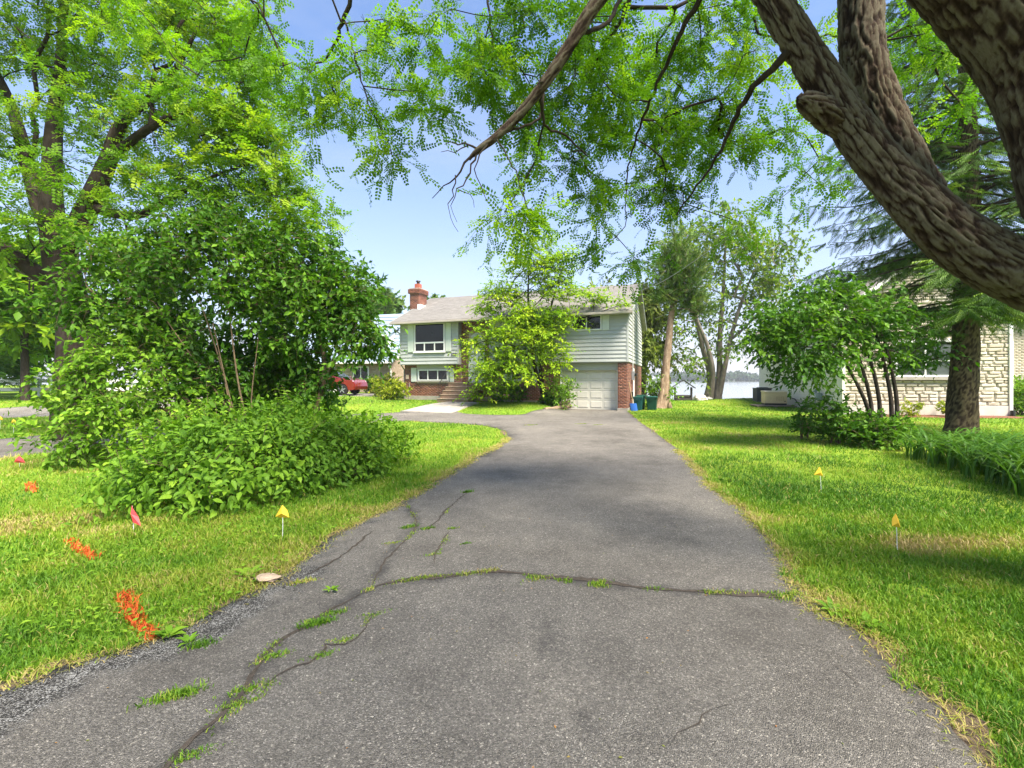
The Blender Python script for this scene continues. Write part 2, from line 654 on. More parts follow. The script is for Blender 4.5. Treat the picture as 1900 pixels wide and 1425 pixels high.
R_edge = [(1.9, -1.2), (1.86, 0.6)] + gpl([(1821, 1425), (1739, 1317), (1648, 1240), (1581, 1173), (1523, 1139), (1475, 1091), (1456, 1033), (1408, 985), (1379, 947), (1326, 908), (1292, 870), (1259, 836), (1215, 805), (1176, 775)])
R_edge += [(5.75, 22.9)]
L_edge = [(-7.5, -1.2), (-4.6, 1.0), (-3.3, 2.0)] + gpl([(21, 1277), (105, 1237), (202, 1212), (270, 1190), (337, 1165), (421, 1119), (505, 1077), (589, 1014), (653, 976), (716, 946), (787, 909), (872, 857), (925, 829), (943, 813), (930, 799), (880, 788), (754, 781)])
# inner edge of the loop going left behind the shrubs and back to the road
L_loop = [(-6.0, 16.6), (-8.6, 13.9), (-9.9, 10.6), (-11.0, 8.2), (-12.6, 5.0), (-14.0, 1.0), (-14.6, -1.2)]
O_loop = [(-18.6, -1.2), (-17.6, 2.0), (-15.8, 6.5), (-14.0, 11.0), (-12.2, 15.2), (-9.8, 18.8), (-7.6, 20.4), (-5.0, 21.2)]
U_edge = gpl([(833, 763), (861, 769.5), (956, 771), (992, 767)]) + [(2.35, 22.6), (2.75, 24.0)]
Rr = rough_line(R_edge, 0.09, 0.025, 1)
Lr = rough_line(L_edge, 0.09, 0.03, 2)
Lo = rough_line(L_loop, 0.25, 0.03, 3)
Oo = rough_line(O_loop, 0.25, 0.03, 4)
Ur = rough_line(U_edge, 0.15, 0.02, 5)
DRIVE = Rr + [(5.9, 24.6), (2.75, 24.9)] + Ur[::-1] + Oo[::-1] + Lo[::-1] + Lr[::-1]
STEPS_FRONT = [(-3.35, 24.65), (-1.62, 24.0)]
WALK = [(-3.45, 24.75), (-1.55, 24.05), (-2.2, 22.4), (-2.75, 20.9), (-5.2, 21.3), (-4.3, 22.9)]
NDRIVE = [(-40, 15.5), (-24, 17.0), (-17.5, 20.4), (-14.0, 26.5), (-8.5, 29.6), (-9.5, 33.4), (-17, 32.0), (-20, 24), (-26, 20.5), (-40, 19.5)]
ROAD = [(-400, -1.1), (400, -1.1), (400, -8.5), (-400, -8.5)]
crackA = gpl([(1500, 1116), (1440, 1108), (1370, 1107), (1300, 1106), (1200, 1099), (1100, 1090), (1000, 1078), (900, 1073), (830, 1078), (760, 1086), (690, 1101)])
crackB = gpl([(690, 1101), (640, 1122), (560, 1172), (500, 1212), (465, 1262), (425, 1325), (330, 1420), (200, 1600)])
crackC = gpl([(755, 932), (772, 975), (742, 1012), (712, 1048), (690, 1101)])
crackD = gpl([(872, 912), (838, 940), (815, 968), (790, 985), (765, 982)])
crackE = gpl([(700, 1142), (668, 1180), (640, 1200), (600, 1202), (590, 1230), (520, 1265), (470, 1310)])
crackF = gpl([(838, 985), (826, 1012), (808, 1040), (810, 1056)])


def sheet(name, poly, step, zoff, mat, attrs=None, skirt=0.06, fine=None):
    pts = [Vector((a, b)) for a, b in poly]
    n = len(pts)
    P = np.array(poly)
    x0, y0 = P.min(0); x1, y1 = P.max(0)
    rng = np.random.default_rng(7)
    xs = np.arange(x0, x1, step); ys = np.arange(y0, y1, step)
    X, Y = np.meshgrid(xs, ys)
    X = X + rng.uniform(-.3, .3, X.shape) * step; Y = Y + rng.uniform(-.3, .3, Y.shape) * step
    X = X.ravel(); Y = Y.ravel()
    if fine:
        fx = np.arange(fine[0], fine[1], fine[4]); fy = np.arange(fine[2], fine[3], fine[4])
        FX, FY = np.meshgrid(fx, fy)
        X = np.concatenate([X, FX.ravel() + rng.uniform(-.3, .3, FX.size) * fine[4]]); Y = np.concatenate([Y, FY.ravel() + rng.uniform(-.3, .3, FX.size) * fine[4]])
    k = in_poly(X, Y, poly) & (d_line(X, Y, list(poly) + [poly[0]]) > 0.05)
    pts += [Vector((a, b)) for a, b in zip(X[k], Y[k])]
    res = delaunay_2d_cdt(pts, [], [list(range(n))], 1, 1e-5)
    V2 = np.array([(v.x, v.y) for v in res[0]])
    tri = np.array([f for f in res[2] if len(f) == 3])
    a, b, c = V2[tri[:, 0]], V2[tri[:, 1]], V2[tri[:, 2]]
    ar = (b[:, 0] - a[:, 0]) * (c[:, 1] - a[:, 1]) - (b[:, 1] - a[:, 1]) * (c[:, 0] - a[:, 0])
    tri[ar < 0] = tri[ar < 0][:, ::-1]
    V = np.column_stack([V2, gz(V2[:, 0], V2[:, 1]) + zoff])
    quads = []
    if skirt:
        e = np.concatenate([tri[:, [0, 1]], tri[:, [1, 2]], tri[:, [2, 0]]])
        key = np.sort(e, 1); _, inv, cnt = np.unique(key, axis=0, return_inverse=True, return_counts=True)
        be = e[cnt[inv.ravel()] == 1]
        m = len(V)
        V = np.vstack([V, V - (0, 0, skirt)])
        quads = [np.stack([be[:, 1], be[:, 0], be[:, 0] + m, be[:, 1] + m], 1)]
    at_ = {k_: f(V[:, 0], V[:, 1]) for k_, f in (attrs or {}).items()}
    me = mesh_np(name, V, [tri] + quads, at_)
    return mobj(name, me, mat)


# ground
gx = axis_pts(-24, 26, 0.5, 1800)
gy = axis_pts(-6, 40, 0.5, 1800)
X, Y = np.meshgrid(gx, gy)
Z = gz(X, Y)
nx, ny = len(gx), len(gy)
i, j = np.meshgrid(np.arange(ny - 1), np.arange(nx - 1), indexing='ij')
fq = np.stack([i * nx + j, i * nx + j + 1, (i + 1) * nx + j + 1, (i + 1) * nx + j], -1).reshape(-1, 4)
DRIVE_LOOP = DRIVE + [DRIVE[0]]
bare = np.zeros(X.size)
mesh = mesh_np('ground', np.column_stack([X.ravel(), Y.ravel(), Z.ravel()]), [fq], {'bare': bare})
tag(mobj('ground', mesh, M_ground, smooth=True), kind='structure')


def worn_f(x, y):
    d = d_line(x, y, L_edge[:14])
    f = np.clip(1.05 - d / 0.75, 0, 1) * (.55 + .45 * sm(4.6, 2.8, y)) * sm(6.5, 5.0, y)
    return f


def tar_f(x, y):
    d = np.minimum(d_line(x, y, L_edge), d_line(x, y, R_edge))
    a = np.clip(1 - d / 0.16, 0, 1) * 0.75
    c = np.minimum(d_line(x, y, crackA), np.minimum(d_line(x, y, crackB), d_line(x, y, crackC)))
    a = np.maximum(a, np.clip(1 - c / 0.16, 0, 1) * 0.85)
    # drips and tyre scrub on the near slab
    for cx, cy, rx, ry, s in ((0.22, 2.75, 0.16, 0.6, .62), (0.32, 2.05, 0.14, 0.4, .5), (1.75, 5.0, 0.16, 1.6, .5), (0.75, 7.0, 0.10, 1.8, .4)):
        a = np.maximum(a, s * np.exp(-((x - cx) / rx) ** 2 - ((y - cy) / ry) ** 2))
    return a


d_ = sheet('driveway', DRIVE, 0.45, 0.022, M_asph, {'worn': worn_f, 'tar': tar_f}, fine=(-4, 3.4, 0.5, 9, 0.11))
tag(d_, kind='structure')
tag(sheet('walkway', WALK, 0.4, 0.045, M_concrete, skirt=0.1), kind='structure')
tag(sheet('side_road', NDRIVE, 0.8, 0.03, M_asph2), kind='structure')
tag(sheet('road', ROAD, 20, 0.012, M_asph2), kind='structure')


def ribbon(name, line, wid, zoff, mat, seed):
    P = np.array(rough_line(line, 0.05, 0.025, seed))
    P = P + R_(seed + 300).normal(0, .007, P.shape)
    T = np.gradient(P, axis=0); T /= np.linalg.norm(T, axis=1)[:, None] + 1e-9
    N = np.stack([-T[:, 1], T[:, 0]], 1)
    s = np.arange(len(P)) * 0.05
    wv = wid * (0.15 + 1.1 * vn1(s, s * 0 + seed, 0.22) + .8 * vn2(s, s * 0 + seed, .06)) * np.clip(np.minimum(np.arange(len(P)), np.arange(len(P))[::-1]) / 5, 0.05, 1)
    A = P + N * wv[:, None]; B = P - N * wv[:, None]
    V = np.vstack([np.column_stack([A, gz(A[:, 0], A[:, 1]) + zoff]), np.column_stack([B, gz(B[:, 0], B[:, 1]) + zoff])])
    n = len(P)
    i = np.arange(n - 1)
    me = mesh_np(name, V, [np.stack([i + 1, i, i + n, i + n + 1], 1)])
    return mobj(name, me, mat)


M_crack = plain('crack_dirt', (0.062, 0.048, 0.036), 0.95, 0.5, 30, 0.8)
for k, (ln, wd) in enumerate(((crackA, 0.026), (crackB, 0.011), (crackC, 0.007), (crackD, 0.007), (crackE, 0.005), (crackF, 0.006),
                              (gpl([(700, 985), (640, 1030), (590, 1062), (545, 1085)]), 0.008),
                              (gpl([(1620, 1300), (1560, 1250), (1530, 1230)]), 0.004),
                              (gpl([(1240, 1400), (1330, 1330), (1370, 1322)]), 0.003))):
    tag(ribbon('pavement_crack', ln, wd, 0.0265 + 0.0002 * k, M_crack, k + 1), kind='structure')
# trodden soil between the asphalt and the turf
for k, (ln, wd) in enumerate(((L_edge[2:18], 0.055), (R_edge[6:], 0.045), ([(a + .06, b_) for a, b_ in R_edge[1:8]], 0.13))):
    tag(ribbon('soil_edge', ln, wd, 0.013, M_soil, 31 + k), kind='structure')

# lake and the far shore
m, nt, b = new_mat('lake_water')
b.inputs['Base Color'].default_value = (0.25, 0.27, 0.28, 1)
b.inputs['Roughness'].default_value = 0.12
v = pos(nt, (0.25, 1, 1))
bump(nt, b, ntex(nt, v, 1.5, 6, 0.7), 0.35, 0.1)
mb = MB(); mb.add([(-2500, 30, -1.3), (2500, 30, -1.3), (2500, 3000, -1.3), (-2500, 3000, -1.3)], [(0, 1, 2, 3)])
tag(mb.build('lake', m), kind='structure')
M_far = leaf_mat('far_woods_leaf', (0.020, 0.045, 0.020), (0.035, 0.070, 0.028), (0.06, 0.10, 0.04), 0.15, 0.8, 0.1)


# ------------------------------------------------------------------ foliage tools
def T_simple():
    V = np.array([(0, 0, 0), (.45, .27, .07), (1, 0, -.06), (.45, -.27, .07)])
    return V, np.array([(0, 2, 1), (0, 3, 2)])


def T_leaf6():
    V = np.array([(0, 0, 0), (.28, .23, .06), (.62, .2, .05), (1, 0, -.12), (.62, -.2, .05), (.28, -.23, .06), (.5, 0, -.01)])
    return V, np.array([(0, 2, 1), (0, 6, 2), (6, 3, 2), (0, 4, 6), (0, 5, 4), (6, 4, 3)])


def T_locust(pairs=7, ll=0.17, lw=0.055):
    V = []; Fc = []
    for i in range(pairs):
        x = 0.12 + 0.80 * i / (pairs - 1)
        for s in (-1, 1):
            ang = R(62 - 18 * i / pairs)
            k = ll * (1.0 - 0.35 * abs(i / (pairs - 1) - 0.45))
            dx, dy = math.cos(ang) * k, math.sin(ang) * k * s
            qx, qy = -math.sin(ang) * lw * s, math.cos(ang) * lw
            n = len(V)
            zz = 0.02 * ((i * 7 + (s > 0) * 3) % 5 - 2)
            V += [(x, 0.006 * s, 0), (x + dx * .5 + qx, dy * .5 + qy * s * s, zz), (x + dx, dy, -.02 + zz), (x + dx * .5 - qx, dy * .5 - qy * s * s, zz)]
            Fc += [(n, n + 2, n + 1), (n, n + 3, n + 2)]
    return np.array(V, float), np.array(Fc)


def T_needles(n=16, seed=0, wid=0.016, length=0.22):
    rng = np.random.default_rng(seed)
    V = []; Fc = []
    for i in range(n):
        x = 0.05 + 0.9 * i / n
        a = rng.uniform(0, 2 * PI)
        d = np.array((0.55, math.cos(a) * 0.9, math.sin(a) * 0.5)); d /= np.linalg.norm(d)
        s = np.cross(d, (0, 0, 1.0)); s /= np.linalg.norm(s)
        p = np.array((x, 0, 0)); k = len(V)
        V += [p - s * wid, p + s * wid, p + d * length * rng.uniform(.7, 1.1)]
        Fc += [(k, k + 1, k + 2)]
    return np.array(V), np.array(Fc)


def T_spray(n=9, seed=0):
    """flat drooping twig of a conifer: short side shoots as narrow blades"""
    V = []; Fc = []
    for i in range(n):
        x = i / n * 0.9
        for s in (-1, 1):
            k = len(V)
            L = 0.34 * (1 - 0.6 * i / n)
            V += [(x, 0, 0), (x + .07, 0.0, 0.01), (x + L * .75, L * s * .75, -0.06 - 0.03 * (i % 3))]
            Fc += [(k, k + 1, k + 2)]
    k = len(V)
    V += [(0, .012, 0), (0, -.012, 0), (1.05, 0, -.03)]
    Fc += [(k, k + 1, k + 2)]
    return np.array(V, float), np.array(Fc)


def nrm(a): return a / (np.linalg.norm(a, axis=-1, keepdims=True) + 1e-9)


def stamp(tmpl, P, axis, normal, scale, tint):
    """many leaves in one go: template x along axis, z along normal"""
    V, Fc = tmpl
    a = nrm(axis)
    n = normal - a * np.sum(a * normal, -1, keepdims=True)
    n = nrm(n)
    b_ = np.cross(n, a)
    W = P[:, None, :] + scale[:, None, None] * (V[None, :, 0:1] * a[:, None, :] + V[None, :, 1:2] * b_[:, None, :] + V[None, :, 2:3] * n[:, None, :])
    k = len(V)
    f = Fc[None] + (np.arange(len(P)) * k)[:, None, None]
    return W.reshape(-1, 3), f.reshape(-1, Fc.shape[1]), np.repeat(tint, k)


def grow(paths, C, rng, wpath=0.30, seg=0.4, tip_r=0.006, expo=2.3, minfrac=0.35, up=0.15, jit=0.05, droop=0.0):
    """joins every leaf cluster centre in C to the nearest limb already there; returns branch tubes and the way each cluster was reached"""
    pos_ = []; par = []; plen = []; ok = []; trunk_r = []
    for P, rad in paths:
        n = len(P)
        s = np.concatenate(([0], np.cumsum(np.linalg.norm(np.diff(P, axis=0), axis=1))))
        for q in range(n):
            pos_.append(P[q]); par.append(-1); plen.append(s[q]); ok.append(q >= n * minfrac); trunk_r.append(rad[q])
    base_n = len(pos_)
    cap = base_n + len(C) * 14 + 10
    PA = np.zeros((cap, 3)); PA[:base_n] = pos_
    PL = np.zeros(cap); PL[:base_n] = plen
    OK = np.zeros(cap, bool); OK[:base_n] = ok
    PAR = np.full(cap, -1)
    cnt = base_n
    d0 = np.array([np.min(np.linalg.norm(PA[:base_n][OK[:base_n]] - c, axis=1)) for c in C])
    order = np.argsort(d0)
    branches = []; dirs = np.zeros((len(C), 3))
    for ci in order:
        c = C[ci]
        D = np.linalg.norm(PA[:cnt] - c, axis=1)
        cost = D + wpath * PL[:cnt]
        cost[~OK[:cnt]] = 1e9
        a = int(np.argmin(cost))
        p0 = PA[a]; L = D[a]
        k = int(np.clip(L / seg, 2, 12))
        q = PAR[a]
        d_in = nrm(p0 - PA[q]) if q >= 0 else nrm(c - p0)
        p1 = p0 + (0.5 * d_in + 0.5 * nrm(c - p0)) * L * 0.4 + np.array((0, 0, up * L))
        t = (np.arange(1, k + 1) / k)[:, None]
        B = (1 - t) ** 2 * p0 + 2 * t * (1 - t) * p1 + t ** 2 * c
        B[:-1] += rng.normal(0, jit, (k - 1, 3)) * min(1.0, L)
        idx = np.arange(cnt, cnt + k)
        PA[idx] = B; PAR[idx] = np.concatenate(([a], idx[:-1]))
        PL[idx] = PL[a] + L * t[:, 0]; OK[idx] = True
        cnt += k
        branches.append((a, idx))
        dirs[ci] = nrm(B[-1] - (B[-2] if k > 1 else p0))
    load = np.zeros(cnt)
    for a, idx in branches: load[idx[-1]] += 1
    for q in range(cnt - 1, base_n - 1, -1):
        if PAR[q] >= 0: load[PAR[q]] += load[q]
    rad = tip_r * np.maximum(load, 1) ** (1 / expo)
    lim = np.full(cnt, 1e9); lim[:base_n] = trunk_r
    VV = []; FF = []; off = 0
    for a, idx in branches:
        ids = np.concatenate(([a], idx))
        rr = rad[ids].copy()
        rr[0] = min(rr[1] * 1.15, lim[a]); rr = np.minimum(rr, rr[0] * 1.0 + 1e-9)
        kk = 6 if rr[0] > 0.05 else (5 if rr[0] > 0.02 else 4)
        V, f = tube_np(PA[ids], rr, kk)
        VV.append(V); FF.append(f + off); off += len(V)
    return np.vstack(VV), np.vstack(FF), dirs


def twig_leaves(C, D, rng, tmpl, tw=7, per=6, tl=0.5, size=0.16, droop=0.4, flat=0.5, spread=1.0, lax=0.6, nup=1.0, size_var=0.48, tintf=None, twig_r=0.0025, start=0.12, crad=0.1, hang=0.25):
    n = len(C)
    T = n * tw
    o = np.repeat(C, tw, 0) + rng.normal(0, crad, (T, 3))
    d = np.repeat(D, tw, 0) * (1 - spread * 0.6) + rng.normal(0, 1, (T, 3)) * spread * (1, 1, 1 - flat)
    d = nrm(d)
    L = tl * rng.uniform(0.5, 1.15, T)
    tt = np.linspace(start, 1, per)
    t = tt[None, :] + rng.uniform(-.05, .05, (T, per))
    P = o[:, None, :] + d[:, None, :] * (L[:, None] * t)[..., None]
    P[..., 2] -= droop * (L[:, None] * t * t)
    tan = d[:, None, :] - np.array((0, 0, 1.0)) * (2 * droop * t)[..., None]
    ax = nrm(tan) + rng.normal(0, lax, P.shape)
    ax[..., 2] -= hang
    nm = np.zeros(P.shape); nm[..., 2] = nup
    nm += rng.normal(0, 0.55, P.shape)
    sc = size * (1 + rng.uniform(-size_var, size_var, P.shape[:2]))
    ctint = rng.normal(0.5, 0.22, n)
    tint = np.repeat(ctint, tw)[:, None] + rng.normal(0, 0.14, P.shape[:2])
    if tintf is not None: tint = tint + tintf(P)
    V, f, a = stamp(tmpl, P.reshape(-1, 3), ax.reshape(-1, 3), nm.reshape(-1, 3), sc.ravel(), np.clip(tint, 0, 1).ravel())
    # the twigs themselves (three-sided)
    ts = np.array((0, .55, 1.0))
    Q = o[:, None, :] + d[:, None, :] * (L[:, None] * ts[None])[..., None]
    Q[..., 2] -= droop * (L[:, None] * ts[None] ** 2)
    s1 = nrm(np.cross(d, (0.3, 0.2, 1.0))); s2 = np.cross(d, s1)
    rr = twig_r * np.array((1.0, .8, .35))
    ang = np.arange(3) * 2 * PI / 3
    TV = Q[:, :, None, :] + rr[None, :, None, None] * (np.cos(ang)[None, None, :, None] * s1[:, None, None, :] + np.sin(ang)[None, None, :, None] * s2[:, None, None, :])
    fl = []
    for lv in range(2):
        for e in range(3):
            fl.append((lv * 3 + e, lv * 3 + (e + 1) % 3, lv * 3 + 3 + (e + 1) % 3, lv * 3 + 3 + e))
    tf = (np.array(fl)[None] + (np.arange(T) * 9)[:, None, None]).reshape(-1, 4)
    return (V, f, a), (TV.reshape(-1, 3), tf)


def blobs(specs, rng, flatten=1.0):
    """cluster centres in ellipsoids: (centre xyz), (radii xyz), n"""
    out = []
    for c, r, n in specs:
        u = nrm(rng.normal(0, 1, (n, 3))) * (rng.random((n, 1)) ** 0.45)
        out.append(np.array(c) + u * np.array(r))
    return np.vstack(out)


def pb(px, py, d, rx, ry, rd, n):
    """an ellipsoid given by where its centre and outline stand"""
    return (at(px, py, d), (rx / F_ * d, rd, ry / F_ * d), n)


def make_tree(name, label, cat, base, paths, specs, rng, leafm, barkm, tmpl, trunk_sides=14, trunkname='trunk', group=None, grow_kw=None, leaf_kw=None, rough=0.0, crown='crown', smooth_trunk=True):
    root = empty(name, base)
    tag(root, label, cat, group)
    b0 = np.array(base, float)
    allp = []
    VV = []; FF = []; off = 0; RG = []
    for pts in paths:
        S = spline(pts, 0.22)
        P, rad = S[:, :3], np.maximum(S[:, 3], 0.004)
        allp.append((P, rad))
        V, f = tube_np(P, rad, trunk_sides)
        VV.append(V); FF.append(f + off); off += len(V)
    V = np.vstack(VV) - b0
    if rough:
        V = V + rng.normal(0, rough, V.shape)
    mobj(trunkname, mesh_np(trunkname, V, [np.vstack(FF)]), barkm, root, smooth=smooth_trunk)
    C = blobs(specs, rng)
    gk = dict(grow_kw or {})
    bv, bf, D = grow(allp, C, rng, **gk)
    (lv, lf, la), (tv, tf) = twig_leaves(C, D, rng, tmpl, **(leaf_kw or {}))
    mobj('limbs', mesh_np('limbs', np.vstack([bv, tv]) - b0, [np.vstack([bf, tf + len(bv)])]), barkm, root, smooth=True)
    o = mobj(crown, mesh_np(crown, lv - b0, [lf], {'tint': la}), leafm, root)
    o['kind'] = 'stuff'
    return root

# ------------------------------------------------------------------ the house
HX, HY, HA = -6.75, 27.70, R(-20.286)
HW, HD = 13.41, 8.5                     # front length, depth
EZ, RZ = 5.12, 7.12                     # eave and ridge height
house = empty('house', (HX, HY, 0), HA)
tag(house, 'raised bungalow of red brick and grey clapboard with a pale shingle roof', 'house')


def hw(x, y, z=0.0):                    # house frame -> world
    c, s = math.cos(HA), math.sin(HA)
    return np.array((HX + x * c - y * s, HY + x * s + y * c, z))


def bricks(x0, x1, z0, z1, holes, seed, L=0.215, h=0.075, gap=0.012, proud=0.008):
    """running bond in the xz plane, outside towards -y at y=0; returns arrays"""
    rng = np.random.default_rng(seed)
    V = []; Fq = []; tint = []
    row = 0; z = z0
    while z + h * 0.6 < z1:
        zt = min(z + h - gap, z1)
        x = x0 - (L / 2 if row % 2 else 0)
        while x < x1:
            segs = [(max(x, x0), min(x + L - gap, x1))]
            for hx0, hx1, hz0, hz1 in holes:
                if zt <= hz0 + 0.005 or z >= hz1 - 0.005: continue
                ns = []
                for a, b_ in segs:
                    if b_ <= hx0 or a >= hx1: ns.append((a, b_)); continue
                    if a < hx0: ns.append((a, hx0))
                    if b_ > hx1: ns.append((hx1, b_))
                segs = ns
            for a, b_ in segs:
                if b_ - a < 0.03: continue
                p = proud + rng.uniform(-.003, .003)
                k = len(V)
                V += [(a, 0.004, z), (b_, 0.004, z), (b_, 0.004, zt), (a, 0.004, zt), (a + .003, -p, z + .003), (b_ - .003, -p, z + .003), (b_ - .003, -p, zt - .003), (a + .003, -p, zt - .003)]
                Fq += [(k + 4, k + 5, k + 6, k + 7), (k, k + 1, k + 5, k + 4), (k + 1, k + 2, k + 6, k + 5), (k + 2, k + 3, k + 7, k + 6), (k + 3, k, k + 4, k + 7)]
                tint += [np.clip(rng.normal(.45, .22), 0, 1)] * 8
            x += L
        z += h; row += 1
    return np.array(V), np.array(Fq), np.array(tint)


def brickwork(parent, x0, x1, z0, z1, holes, org, rz, seed, mat=None):
    V, f, t = bricks(x0, x1, z0, z1, holes, seed)
    o = mobj('brickwork', mesh_np('brickwork', V, [f], {'tint': t}), mat or M_brick, parent, org)
    o.rotation_euler = (0, 0, rz)
    o['kind'] = 'stuff'
    return o


WB = 0.35          # the brick lower wall stands back under the upper floor
low_win = [(1.06, 3.09, 1.50, 2.22), (7.03, 8.33, 1.50, 2.22)]
# cores (mortar) with the openings left to the frames in front of them
MB().box(0.08, 3.90, WB, HD, 0.0, 2.5).box(5.86, 9.85, WB, HD, 0.0, 2.5).box(12.90, HW - .02, 0.06, HD, 0.0, 2.5).box(9.85, 12.90, 1.2, HD, 0.0, 2.5).build('lower_wall', M_mortar, house)
MB().box(3.90, 5.86, WB + 0.02, HD, 0.0, EZ).build('entry_wall', M_mortar, house)
brickwork(house, 0.08, 3.90, 0.62, 2.5, [(0.93, 3.12, 1.42, 2.5)], (0, WB - .001, 0), 0, 1)
brickwork(house, 3.92, 5.84, 0.62, EZ - .05, [(4.40, 5.42, 1.42, 4.30)], (0, WB + .019, 0), 0, 2)
brickwork(house, 5.86, 9.84, 0.45, 2.5, [(6.98, 8.40, 1.42, 2.5)], (0, WB - .001, 0), 0, 3)
brickwork(house, 12.91, HW - .02, 0.14, 2.5, [], (0, 0.059, 0), 0, 4)
brickwork(house, 0.07, HD - .1, 0.14, 2.5, [], (HW - .021, 0, 0), R(90), 5)
brickwork(house, -HD, -WB, 0.62, 2.5, [], (0.081, 0, 0), R(-90), 6)
brickwork(house, -1.14, -0.10, 0.14, 2.45, [], (12.901, 0, 0), R(-90), 7)
MB().box(0.05, 3.92, WB - .03, WB + .3, 0.0, 0.62).box(5.84, 9.86, WB - .03, WB + .3, 0.0, 0.45).box(12.88, HW + .005, 0.035, 0.3, -.05, 0.14).box(HW - .3, HW + .004, 0.3, HD, -.05, 0.14).build('foundation', M_concrete, house, 0.01)

# upper floor cores
MB().box(0.0, 3.92, 0.02, HD, 2.5, EZ - .02).box(5.84, HW - .015, 0.02, HD, 2.5, EZ - .02).build('upper_wall', M_siding, house)
MB().prismx([(0.02, EZ - .02), (HD, EZ - .02), (HD / 2, RZ - .10)], 0.01, HW - .015).build('gable_wall', M_siding, house)
MB().box(0.0, 3.92, 0.0, WB, 2.46, 2.5).box(5.84, HW, 0.0, WB, 2.46, 2.5).build('bay_soffit', M_soffit, house)

board_cache = {}


def board(parent, x0, x1, z, ex, org=(0, 0, 0), rz=0.0, mat=None, x0t=None, x1t=None):
    """one lap-siding board, bottom edge proud; outside towards -y"""
    x0t = x0 if x0t is None else x0t; x1t = x1 if x1t is None else x1t
    key = (round(x1 - x0, 3), round(x0t - x0, 3), round(x1t - x1, 3), ex, (mat or M_siding).name)
    if key not in board_cache:
        L = x1 - x0
        me = bpy.data.meshes.new('siding_board')
        v = [(0, .01, 0), (L, .01, 0), (L, -.036, 0), (0, -.036, 0), (0, -.038, .014), (L, -.038, .014),
             (L + x1t - x1, -.004, ex), (x0t - x0, -.004, ex), (L + x1t - x1, .01, ex), (x0t - x0, .01, ex)]
        f = [(0, 1, 2, 3), (3, 2, 5, 4), (4, 5, 6, 7), (7, 6, 8, 9), (9, 8, 1, 0), (0, 3, 4, 7, 9), (1, 8, 6, 5, 2)]
        me.from_pydata(v, [], f)
        me.materials.append(mat or M_siding)
        board_cache[key] = me
    o = bpy.data.objects.new('siding_board', board_cache[key])
    COL.objects.link(o)
    o.parent = parent
    c, s = math.cos(rz), math.sin(rz)
    o.location = (org[0] + x0 * c, org[1] + x0 * s, z + org[2])
    o.rotation_euler = (0, 0, rz)
    return o


def board_wall(parent, x0, x1, z0, z1, ex, holes, org, rz, mat=None):
    z = z0
    while z < z1 - 0.03:
        e = min(ex, z1 - z)
        segs = [(x0, x1)]
        for hx0, hx1, hz0, hz1 in holes:
            if z + e <= hz0 + .06 or z >= hz1 - .06: continue
            ns = []
            for a, b_ in segs:
                if hx0 > a: ns.append((a, min(b_, hx0)))
                if hx1 < b_: ns.append((max(a, hx1), b_))
            segs = ns
        for a, b_ in segs: board(parent, a, b_, z, round(e, 3), org, rz, mat)
        z += ex


EX = 0.2015
board_wall(house, 0.06, 3.86, 2.5, EZ - .02, EX, [(0.52, 3.47, 3.2, EZ)], (0, 0.01, 0), 0)
board_wall(house, 5.90, HW - .06, 2.5, EZ - .02, EX, [(7.0, 9.2, 3.9, EZ), (10.15, 12.52, 4.1, EZ)], (0, 0.01, 0), 0)
board_wall(house, 0.05, HD - .03, 2.5, EZ - .02, EX, [], (HW - .004, 0, 0), R(90))
# gable above the eaves, boards cut to the roof slope
z = 2.5 + EX * 13
while z < RZ - .22:
    e = min(EX, RZ - .12 - z)
    sl = (RZ - EZ) / (HD / 2)
    a0 = (z - EZ) / sl + .03; a1 = (z + e - EZ) / sl + .03
    if HD - 2 * a1 > 0.1:
        board(house, a0, HD - a0, z, round(e, 3), (HW - .004, 0, 0), R(90), x0t=a1, x1t=HD - a1)
    z += EX
# corner posts
for x in (0.0, 3.86, 5.84, HW - .06): MB().box(x, x + .06, -.034, .03, 2.49, EZ - .03).build('corner_trim', M_siding, house)
MB().box(HW - .001, HW + .04, -.033, .05, 2.49, EZ - .03).build('corner_trim', M_siding, house)

# roof: front and back slopes with real thickness, overhangs
OV, OX = 0.45, 0.38
sl = (RZ - EZ) / (HD / 2)
th = 0.10
for nm, pr in (('roof', [(-OV, EZ - OV * sl), (HD / 2, RZ), (HD / 2, RZ + th), (-OV - .02, EZ - OV * sl + th)]),
               ('roof', [(HD + OV, EZ - OV * sl), (HD / 2, RZ), (HD / 2, RZ + th), (HD + OV + .02, EZ - OV * sl + th)])):
    roof = MB().prismx(pr, -OX, HW + OX - .1).build(nm, M_roof, house)
roofs = [o for o in house.children if o.name.startswith('roof')]
roof = roofs[0]
